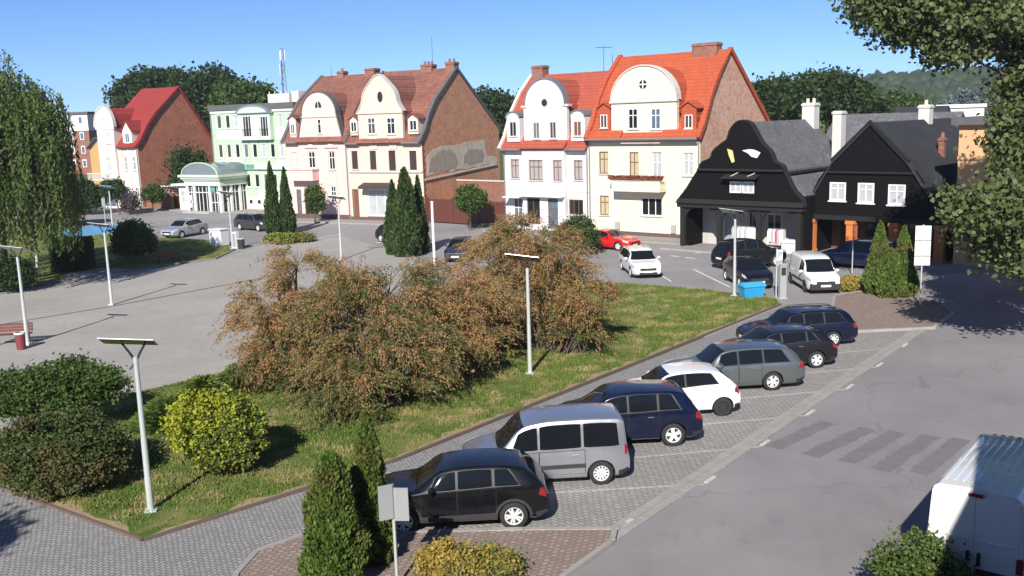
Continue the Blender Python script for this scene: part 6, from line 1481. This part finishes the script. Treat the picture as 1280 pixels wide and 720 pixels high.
# --- tree outside the frame whose shade falls in the lower left corner
lb_ = np.array([-17.0, 8.5, 0]); tree('tree beside the path near the lower left corner', lb_, [((0, 0, 7.4), (1.6, 1.6, 1.4)), ((.7, .6, 8.3), (1.2, 1.2, 1.0)), ((-.8, .3, 6.6), (1.2, 1.2, 1.0))], 160, 45, .16, 'leaf_mid', r=.14, kind='broadleaf_tree', sig=.3)

# ------------------------------------------------------------------ street furniture
plain('lamp_steel', (0.62, 0.66, 0.65), 0.35, metal=0.35, var=0.06)
plain('panel_dark', (0.03, 0.033, 0.04), 0.25, var=0.2, coat=0.5)
plain('bench_wood', (0.15, 0.05, 0.035), 0.6, var=0.2)
plain('bin_red', (0.20, 0.04, 0.045), 0.5, var=0.1)
plain('box_blue', (0.03, 0.30, 0.58), 0.4, var=0.1)
plain('box_blue_lid', (0.05, 0.36, 0.62), 0.4, var=0.1)
plain('sign_back', (0.50, 0.52, 0.53), 0.4, metal=0.5, var=0.06)
plain('sign_white', (0.75, 0.76, 0.76), 0.5, var=0.04)
plain('sign_blue', (0.02, 0.10, 0.45), 0.4, var=0.04)
plain('meter_grey', (0.42, 0.43, 0.44), 0.45, metal=0.3, var=0.06)
plain('cloth_white', (0.70, 0.69, 0.68), 0.9, var=0.12)
plain('cloth_grey', (0.42, 0.41, 0.42), 0.9, var=0.12)
plain('cloth_pink', (0.75, 0.05, 0.22), 0.9, var=0.1)
plain('cloth_blue', (0.20, 0.25, 0.36), 0.9, var=0.1)
LG = 'solar street lamps with a forked head round the square'
def lamp():
    t = thing('street_lamp', 'x', 'lamp', (0, 0, 0), 0, LG)
    b = MB(); b.lathe([(.002, .0), (.085, 0), (.085, .9), (.078, .905), (.074, 1.9), (.068, 1.905), (.058, 3.85), (.064, 3.855), (.064, 4.02), (.002, 4.02)], n=14); b.build('pole', M['lamp_steel'], t, smooth=35)
    b = MB(); b.box(-.15, .15, -.15, .15, 0.0, .07); b.build('foot_plate', M['lamp_steel'], t)
    for sg in (-1, 1): b = MB(); b.tube([(sg * .03, 0, 3.95), (sg * .12, 0, 4.12), (sg * .28, .0, 4.38)], [.034, .032, .028], 7); b.build('fork_arm', M['panel_dark'], t, smooth=40)
    b = MB(); b.tube([(-.04, 0, 3.85), (-.16, -.02, 3.72)], .03, 6); b.build('lamp_bracket', M['panel_dark'], t)
    c, s = math.cos(R(-22)), math.sin(R(-22))
    def pl(x0, x1, y0, y1, z0, z1, b):
        vs = [(x, y, z) for z in (z0, z1) for x, y in ((x0, y0), (x1, y0), (x1, y1), (x0, y1))]
        b._add([(x, y * c - z * s, 4.42 + y * s + z * c - .07 * x - .05 * (x > .1) * (x - .1) / .4) for x, y, z in vs], [(3, 2, 1, 0), (4, 5, 6, 7), (0, 1, 5, 4), (1, 2, 6, 5), (2, 3, 7, 6), (3, 0, 4, 7)])
    b = MB(); pl(-.72, .47, -.34, .34, -.010, .010, b); h = b.build('solar_panel', M['panel_dark'], t)
    b = MB(); pl(-.75, .50, -.37, -.34, -.009, .009, b); pl(-.75, .50, .34, .37, -.009, .009, b); pl(-.75, -.72, -.34, .34, -.009, .009, b); pl(.47, .50, -.34, .34, -.009, .009, b); b.build('panel_frame', M['lamp_steel'], h)
    return t
lp = lamp()
spots = [((189, 640.7), 'lamp post on the lawn between the bronze shrub and the yellow globe shrub', 12), ((662.7, 468.2), 'lamp post in front of the tamarisk bushes, beside the row of cars', -12), ((140, 381.5), 'lamp post standing alone on the drain line of the paved square', -10),
         ((35, 431), 'lamp post beside the red brown bench at the left edge', -8), ((918, 370.6), 'lamp post at the corner of the lawn beside the blue box', -30), ((427, 325), 'lamp post on the paved square in front of the pink house', -10), ((290.9, 311.3), 'lamp post beside the white container near the green building', -10), ((142, 294), 'lamp post in the park in front of the cream tower house', -10)]
for i, (px, lb, rz) in enumerate(spots):
    o = lp if i == 0 else copy_tree(lp, (0, 0, 0)); o.location = (*G(*px)[:2], 0.02); o.rotation_euler = (0, 0, R(rz)); o['label'] = lb
b = MB(); b.tube([(0, 0, 0), (0, 0, 4.3)], [.09, .085], 10); b.lathe([(.09, 4.3), (.11, 4.31), (.11, 4.36), (.002, 4.36)], n=10); o = tag(b.build('white_post', M['sign_white'], smooth=40), 'plain white post without a head, left of the dark slate car', 'post'); o.location = (*G(543.5, 335)[:2], 0)
for px, h_, lb in (((22, 361), 6.0, 'thin grey pole under the willow, left one of two'), ((48.5, 346), 6.5, 'thin pole with thicker foot under the willow, right one of two')):
    t = thing('thin_pole', lb, 'pole', (*G(*px)[:2], 0), 0, 'poles under the willow'); b = MB(); b.tube([(0, 0, 0), (0, 0, h_)], [.05, .035], 8); b.build('pole', M['lamp_steel'], t, smooth=40); b = MB(); b.tube([(0, 0, 0), (0, 0, 1.6 if px[0] > 30 else .4)], .10, 8); b.build('pole_foot', M['lamp_steel'], t, smooth=40)
# benches, bins, containers
def bench(label, px, rz, w=1.8):
    t = thing('park_bench', label, 'bench', (*G(*px)[:2], 0.05), rz, 'red brown park benches')
    b = MB()
    for k in range(4): b.box(-w / 2, w / 2, -.22 + k * .115, -.12 + k * .115, .43, .465)
    b.build('seat', M['bench_wood'], t)
    b = MB()
    for k in range(3): b.box(-w / 2, w / 2, .235 + .03 * k, .265 + .03 * k, .52 + k * .13, .63 + k * .13)
    b.build('backrest', M['bench_wood'], t)
    for x in (-w * .4, w * .4): b = MB(); b.box(x - .03, x + .03, -.22, .22, .36, .428); b.box(x - .03, x + .03, -.20, -.14, 0, .36); b.box(x - .03, x + .03, .16, .22, 0, .36); b.tube([(x, .2, .4), (x, .33, .95)], .025, 6); b.build('leg', M['metal_dark'], t)
bench('red brown bench on the grass edge in front of the silver hatchback', (212, 330), R(-155 + 180 + 12)); bench('red brown bench beside the lamp post at the left edge', (16, 431), R(8), 1.7)
t = thing('litter_bin', 'red and white litter bin between the left bench and the lamp post', 'bin', (*G(27, 437)[:2], 0), 0); b = MB(); b.lathe([(.002, 0), (.19, 0), (.22, .75), (.18, .75), (.17, .1), (.002, .1)], n=16); b.build('bin_body', M['bin_red'], t, smooth=40); b = MB(); b.lathe([(.225, .72), (.24, .72), (.24, .80), (.2, .80)], n=16); b.build('rim', M['sign_white'], t, smooth=40)
t = thing('litter_bin', 'dark litter bin on the paving beside the white container lamp', 'bin', (*G(302, 311)[:2], 0), 0); b = MB(); b.lathe([(.002, 0), (.25, 0), (.28, .8), (.24, .8), (.22, .1), (.002, .1)], n=16); b.build('bin_body', M['metal_dark'], t, smooth=40); b = MB(); b.lathe([(.285, .78), (.30, .78), (.30, .86), (.26, .86)], n=16); b.build('rim', M['lamp_steel'], t, smooth=40)
t = thing('white_container', 'white recycling container at the end of the park lawn', 'container', (*G(275, 308)[:2], 0), R(-30)); b = MB(); b.box(-.65, .65, -.5, .5, .05, 1.35); b.build('container_body', M['sign_white'], t, bevel=.08); b = MB(); b.box(-.69, .69, -.54, .54, 1.353, 1.45); b.build('lid', M['sign_white'], t, bevel=.03)
t = thing('white_cabinet', 'narrow white cabinet right against the lamp post by the green building', 'cabinet', (*G(295.5, 311)[:2], 0), R(-30)); b = MB(); b.box(-.22, .22, -.2, .2, 0, 1.35); b.build('cabinet_body', M['sign_white'], t, bevel=.02); b = MB(); b.box(-.18, .18, -.215, -.203, .15, 1.25); b.build('cabinet_door', M['sign_back'], t)
t = thing('grit_box', 'blue plastic grit box with lid on the lawn corner', 'box', (*G(939, 372)[:2], 0.05), R(14)); b = MB(); b._add([(-.52, -.33, 0), (.52, -.33, 0), (.52, .33, 0), (-.52, .33, 0), (-.6, -.4, .55), (.6, -.4, .55), (.6, .4, .55), (-.6, .4, .55)], [(3, 2, 1, 0), (4, 5, 6, 7), (0, 1, 5, 4), (1, 2, 6, 5), (2, 3, 7, 6), (3, 0, 4, 7)]); b.build('box_body', M['box_blue'], t, bevel=.02); b = MB(); b.prismx([(-.44, .555), (.44, .555), (.44, .64), (.1, .76), (-.1, .76), (-.44, .64)], -.64, .64); b.build('lid', M['box_blue_lid'], t, bevel=.02)
t = thing('parking_meter', 'tall grey parking meter pillar at the corner of the lawn', 'parking meter', (*G(977.5, 374)[:2], 0.05), R(8)); b = MB(); b.box(-.17, .17, -.14, .14, 0, 1.72); b.build('pillar', M['meter_grey'], t, bevel=.02); b = MB(); b.box(-.19, .19, -.17, .16, 1.723, 1.80); b.build('cap', M['meter_grey'], t); b = MB(); b.box(-.12, .12, -.155, -.142, 1.2, 1.6); b.build('meter_panel', M['metal_dark'], t); b = MB(); b.box(-.22, .22, -.2, .2, -.02, .03); b.build('foot_plate', M['concrete'], t)
def post_sign(label, px, h, boards, rz=0, r=.035, cat='sign', name='road_sign', group=None):
    t = thing(name, label, cat, (*G(*px)[:2], 0.05), rz, group); b = MB(); b.tube([(0, 0, 0), (0, 0, h)], r, 9); b.build('pole', M['lamp_steel'], t, smooth=40)
    for (x0, x1, z0, z1, ya, mt, bk) in boards:
        b = MB(); ca, sa = math.cos(ya), math.sin(ya); q = lambda x, y, z: (x * ca - y * sa, x * sa + y * ca - .055, z)
        b._add([q(x, y, z) for z in (z0, z1) for x, y in ((x0, -.012), (x1, -.012), (x1, .012), (x0, .012))], [(3, 2, 1, 0), (4, 5, 6, 7), (0, 1, 5, 4), (1, 2, 6, 5), (2, 3, 7, 6), (3, 0, 4, 7)]); s_ = b.build('sign_board', M[mt], t)
        if bk:
            b = MB(); b._add([q(x, y, z) for z in (z0 + .03, z0 + .07) for x, y in ((x0 + .03, -.03), (x1 - .03, -.03), (x1 - .03, -.014), (x0 + .03, -.014))], [(3, 2, 1, 0), (4, 5, 6, 7), (0, 1, 5, 4), (1, 2, 6, 5), (2, 3, 7, 6), (3, 0, 4, 7)])
            b._add([q(x, y, z) for z in (z1 - .07, z1 - .03) for x, y in ((x0 + .03, -.03), (x1 - .03, -.03), (x1 - .03, -.014), (x0 + .03, -.014))], [(3, 2, 1, 0), (4, 5, 6, 7), (0, 1, 5, 4), (1, 2, 6, 5), (2, 3, 7, 6), (3, 0, 4, 7)]); b.build('sign_rail', M['lamp_steel'], s_)
    return t
post_sign('grey back of a road sign on its post in the foreground, beside the golden shrub', (497, 738), 2.25, [(-.30, .0, 1.55, 2.28, R(14), 'sign_back', False), (.02, .32, 1.50, 2.20, R(-16), 'sign_back', False)], R(10))
post_sign('tall post with three pale sign backs at the tip of the far cobbled island', (1150, 383), 3.9, [(-.36, .34, 3.15, 3.85, 0, 'sign_white', True), (-.36, .34, 2.40, 3.12, 0, 'sign_white', True), (-.36, .34, 1.95, 2.37, 0, 'sign_white', True)], R(-12))
post_sign('thin post with two small signs seen edge on, in front of the blue people carrier', (1065, 343), 2.9, [(-.1, .12, 2.2, 2.85, R(75), 'sign_white', False), (-.1, .1, 1.6, 2.1, R(75), 'sign_blue', False)], 0)
t = post_sign('pale sign with a dark letter P on a post beside the parking meter', (970, 374), 2.55, [(-.02, .28, 1.95, 2.5, 0, 'sign_white', False), (-.02, .28, 1.66, 1.92, 0, 'sign_back', False)], R(5))
b = MB(); b.box(.06, .10, -.085, -.070, 2.06, 2.40); b.box(.10, .19, -.085, -.070, 2.365, 2.40); b.box(.10, .19, -.085, -.070, 2.225, 2.26); b.box(.19, .225, -.085, -.070, 2.24, 2.385); b.build('letter_p', M['sign_blue'], t)
post_sign('short white sign post in the park left of the blue play surface', (92, 287), 2.6, [(-.2, .25, 1.7, 2.5, R(20), 'sign_white', False)], 0)
post_sign('slim white post sign beside the park lamp post', (133, 289), 3.2, [(-.15, .2, 2.3, 3.1, R(60), 'sign_white', False)], 0)
# clothes racks under the arcade
def rack(label, P0, rz, cols, lab, glist):
    t = thing('clothes_rack', label, 'clothes rack', P0, rz); L = .14 * len(cols) + .1; b = MB()
    b.tube([(0, 0, 0), (0, 0, 1.6), (L, 0, 1.6), (L, 0, 0)], .018, 6); b.build('frame', M['lamp_steel'], t)
    b = MB(); b.tube([(0, -.3, .03), (0, .3, .03)], .018, 6); b.tube([(L, -.3, .03), (L, .3, .03)], .018, 6); b.build('foot', M['lamp_steel'], t)
    for i, c in enumerate(cols):
        x = .1 + .14 * i; ln = random.uniform(.75, .95); b = MB()
        b._add([(x - .05, -.08, 1.56), (x + .05, -.08, 1.56), (x + .05, .08, 1.56), (x - .05, .08, 1.56), (x - .06, -.26, 1.42), (x + .06, -.26, 1.42), (x + .06, .26, 1.42), (x - .06, .26, 1.42), (x - .055, -.24, 1.5 - ln), (x + .055, -.24, 1.5 - ln), (x + .055, .24, 1.5 - ln), (x - .055, .24, 1.5 - ln)],
               [(0, 1, 2, 3), (0, 1, 5, 4), (1, 2, 6, 5), (2, 3, 7, 6), (3, 0, 4, 7), (4, 5, 9, 8), (5, 6, 10, 9), (6, 7, 11, 10), (7, 4, 8, 11), (8, 9, 10, 11)])
        o = b.build('garment', M[c]); o.location = [float(v) for v in P0]; o.rotation_euler = (0, 0, rz); tag(o, glist[c], 'garment', None if c == 'cloth_pink' else lab)
GL = dict(cloth_white='white garment hanging on a rack under the black arcade', cloth_grey='grey garment hanging on a rack under the black arcade', cloth_blue='blue garment hanging on a rack under the black arcade', cloth_pink='bright pink garment on the right clothes rack under the arcade')
rz = R(90 - 132)
rack('clothes rack with pale garments under the middle arch of the arcade', A1.P(3.5, .9, .02), rz, ['cloth_grey', 'cloth_white', 'cloth_blue', 'cloth_white', 'cloth_grey', 'cloth_white', 'cloth_white', 'cloth_grey', 'cloth_white', 'cloth_white', 'cloth_white', 'cloth_white', 'cloth_white'], 'garments on the clothes racks', GL)
rack('clothes rack with a pink garment under the right arch of the arcade', A1.P(6.3, .7, .02), rz, ['cloth_white', 'cloth_white', 'cloth_grey', 'cloth_white', 'cloth_pink', 'cloth_grey', 'cloth_white', 'cloth_white'], 'garments on the clothes racks', GL)
o = MB(); o.box(0, 1.1, -.3, .3, .0, .75); o.box(-.05, 1.15, -.35, .35, .753, .95); o = tag(o.build('goods_table', M['cloth_white'], bevel=.03), 'table covered with white goods at the right end of the arcade', 'table'); o.location = [float(v) for v in A1.P(7.55, .4, .02)]; o.rotation_euler = (0, 0, rz)
# flowers on the balcony of the yellow house
fbx = thing('flower_box', 'long flower box with reddish brown plants on the balcony rail', 'flower box', YH.P(-3.28, -1.0, 4.503), R(90 - 130)); b = MB(); b.box(-2.3, 2.3, -.14, .12, 0, .16); b.build('trough', M['timber_brown'], fbx); P = np.c_[rng.uniform(-2.45, 2.45, 1500), rng.normal(0, .12, 1500), rng.uniform(.08, .36, 1500)]; leaves('plants', P, .09, 'leaf_red', fbx, 1.3)
# masts and aerials
t = thing('radio_mast', 'distant lattice radio mast rising behind the green building', 'mast', at(358, 150, 210) * np.array([1, 1, 0])); ht = at(358, 60, 210)[2]; b = MB()
for a in (0, 2.09, 4.19):
    b.tube([(.9 * math.cos(a), .9 * math.sin(a), 0), (.32 * math.cos(a), .32 * math.sin(a), ht)], .055, 5)
for k in range(18):
    z0, z1 = ht * k / 18, ht * (k + 1) / 18; r0, r1 = .9 - .58 * k / 18, .9 - .58 * (k + 1) / 18
    for a in (0, 2.09, 4.19): b.tube([(r0 * math.cos(a), r0 * math.sin(a), z0), (r1 * math.cos(a + 2.09), r1 * math.sin(a + 2.09), z1)], .03, 4)
b.build('lattice', M['metal_dark'], t); b = MB()
for a, z in ((.4, ht - 1.5), (2.5, ht - 1.6), (4.6, ht - 1.4), (1.4, ht - 4.6), (3.6, ht - 4.4)): b.box(.6 * math.cos(a) - .11, .6 * math.cos(a) + .11, .6 * math.sin(a) - .1, .6 * math.sin(a) + .1, z - 1.1, z + 1.1)
b.build('antenna_panel', M['sign_back'], t)
def aerial(label, pos, h, kind=0):
    t = thing('roof_aerial', label, 'aerial', pos, R(20)); b = MB(); b.tube([(0, 0, -.6), (0, 0, h)], [.028, .016], 5); b.build('mast', M['metal_dark'], t)
    if kind:
        b = MB(); z = h - .15; b.tube([(-.7, 0, z), (.7, 0, z)], .016, 4)
        for x in np.linspace(-.65, .65, 8): b.tube([(x, -.28, z), (x, .28, z)], .012, 4)
        b.build('crossbars', M['metal_dark'], t)
aerial('television aerial on the ridge of the white house', YH.P(-9.6, 4.2, 13.2), 2.0, 1); aerial('thin tall aerial on the ridge between the peach and pink houses', PH.P(-2.9, 6.9, 14.3), 3.4); aerial('short aerial at the left end of the pink house roof', PH.P(-15.2, 6.2, 13.2), 2.2); aerial('small aerial beside the orange ridge of the yellow house', YH.P(-9.0, 4.6, 12.9), 1.6)
# --- big white van at the bottom right
t = thing('delivery_van', 'big white panel van at the bottom right corner, half in shade', 'van', (0, 0, 0)); Lv, Wv, Hv = 5.2, 1.62, 2.5
sv = np.array([math.sin(R(38)), math.cos(R(38)), 0]); sr_ = np.array([sv[1], -sv[0], 0]); rl = np.array([7.80, 17.2, 0]); t.location = [float(x) for x in rl + sv * Lv / 2 + sr_ * Wv / 2]; t.rotation_euler = (0, 0, R(90 - 38))
sec = [(-.81, .38), (-.83, .9), (-.82, 1.5), (-.775, 2.3), (-.74, 2.44), (-.66, 2.495), (0, 2.53), (.66, 2.495), (.74, 2.44), (.775, 2.3), (.82, 1.5), (.83, .9), (.81, .38)]
st = [(-2.6, 1, 0), (-2.57, 1, 0), (.9, 1, 0), (1.25, 1, -.12), (1.8, .98, -1.0), (2.3, .94, -1.3), (2.55, .88, -1.45), (2.6, .84, -1.6)]
b = MB(); P = [[(x, y * k, .38 + (z - .38) * (2.15 + dz) / 2.15 if dz else z) for y, z in sec] for x, k, dz in st]; b.grid(P); b.f += [tuple(range(len(sec))), tuple((len(st) - 1) * len(sec) + i for i in range(len(sec)))]; b.mi += [0, 0]
b._add([(-2.6, -.81, .38), (2.6, -.68, .38), (2.6, .68, .38), (-2.6, .81, .38)], [(0, 1, 2, 3)]); b.build('body', M['paint_white'], t, smooth=30)
b = MB()
for k in range(9):
    y = -.60 + k * .15; b.box(-2.3, .75, y - .02, y + .02, 2.49 - abs(y) * .03, 2.538 - abs(y) * .055)
b.build('roof_rib', M['paint_white'], t, bevel=.008)
b = MB()
for k in range(6): b.box(.80, .88, -.45 + k * .16, -.37 + k * .16, 2.47, 2.534 - abs(-.41 + k * .16) * .053)
b.build('roof_vent', M['cladding'], t)
for y0, y1 in ((-.77, -.012), (.012, .77)):
    b = MB(); b._add([(-2.612, y, z) for y, z in ((y0, .55), (y1, .55), (y1, 2.36), (y0 * (.96 if y0 < -.1 else 1), 2.36))] + [(-2.595, y, z) for y, z in ((y0, .55), (y1, .55), (y1, 2.36), (y0, 2.36))], [(0, 1, 2, 3), (4, 5, 6, 7), (0, 1, 5, 4), (1, 2, 6, 5), (2, 3, 7, 6), (3, 0, 4, 7)]); d_ = b.build('rear_door', M['paint_white'], t)
    b = MB(); b.box(-2.632, -2.614, min(y0, y1) + .1, max(y0, y1) - .1, 1.52, 1.545); b.build('door_swage', M['paint_white'], d_); b = MB(); b.box(-2.65, -2.613, (y0 * .12 + y1 * .12) - .03, (y0 * .12 + y1 * .12) + .03, 1.05, 1.3); b.build('handle', M['trim_black'], d_)
for s_ in (-1, 1):
    b = MB(); b.box(-2.635, -2.5, min(s_ * .835, s_ * .72), max(s_ * .835, s_ * .72), .72, 1.35); tl = b.build('tail_light', M['lamp_red'], t, bevel=.02); b = MB(); b.box(-2.645, -2.6, min(s_ * .80, s_ * .74), max(s_ * .80, s_ * .74), .88, 1.05); b.build('reversing_lens', M['lamp_clear'], tl)
    for x in (-1.7, 1.75): b = MB(); b.lathe([(.002, -.1), (.2, -.11), (.30, -.10), (.335, -.07), (.335, .07), (.30, .1), (.002, .1)], (x, s_ * .74, .335), 'y', 26); w_ = b.build('wheel', M['tyre'], t, smooth=35); b = MB(); b.lathe([(.002, s_ * .115), (.19, s_ * .115), (.20, s_ * .10)], (x, s_ * .74, .335), 'y', 20); b.build('rim', M['alloy'], w_, smooth=35)
    b = MB(); b.box(1.35, 1.5, min(s_ * .82, s_ * 1.08), max(s_ * .82, s_ * 1.08), 1.35, 1.7); b.build('wing_mirror', M['trim_black'], t, bevel=.04)
b = MB(); b.box(-2.655, -2.613, -.12, .12, 2.38, 2.44); b.build('brake_light', M['lamp_red'], t); b = MB(); b.box(-2.75, -2.56, -.80, .80, .36, .54); b.build('bumper', M['trim_black'], t, bevel=.03)
b = MB(); b.box(-2.638, -2.614, -.72, -.02, .62, .98); b.box(-2.638, -2.614, .02, .60, .62, .98); b.build('dark_panel', M['cladding'], t)
b = MB()
for y in (.40, .55, .70): b.tube([(-2.95, y, .5), (-2.95, y, 1.35)], .022, 6)
b.tube([(-2.95, .78, .62), (-2.95, -.2, .62)], .025, 6); b.tube([(-2.95, .78, .95), (-2.95, .3, .95)], .02, 6); b.tube([(-2.6, .2, .45), (-2.95, .2, .62)], .03, 6); b.tube([(-2.6, .6, .45), (-2.95, .6, .62)], .03, 6); b.build('rear_carrier', M['metal_dark'], t)
b = MB(); b._add([(1.30, -.62, 2.33), (1.30, .62, 2.33), (1.83, .68, 1.50), (1.83, -.68, 1.50), (1.34, -.62, 2.36), (1.34, .62, 2.36), (1.87, .68, 1.53), (1.87, -.68, 1.53)], [(0, 1, 2, 3), (4, 5, 6, 7), (0, 1, 5, 4), (1, 2, 6, 5), (2, 3, 7, 6), (3, 0, 4, 7)]); b.build('windscreen', M['car_glass'], t)

# ------------------------------------------------------------------ air: thin haze over the whole place
b = MB(); b.box(-1510, 1510, -360, 1510, -1.0, 62.0); hz = structure(b.build('haze', []), 'stuff', 'thin pale haze in the air over the town', 'haze')
hm = bpy.data.materials.new('haze'); hm.use_nodes = True; nt = hm.node_tree; nt.nodes.remove(nt.nodes['Principled BSDF']); pv_ = nt.nodes.new('ShaderNodeVolumePrincipled')
pv_.inputs['Density'].default_value = 0.0003; pv_.inputs['Color'].default_value = (0.86, 0.92, 1.0, 1); pv_.inputs['Anisotropy'].default_value = 0.2
nt.links.new(pv_.outputs[0], nt.nodes['Material Output'].inputs['Volume']); hz.data.materials.append(hm)
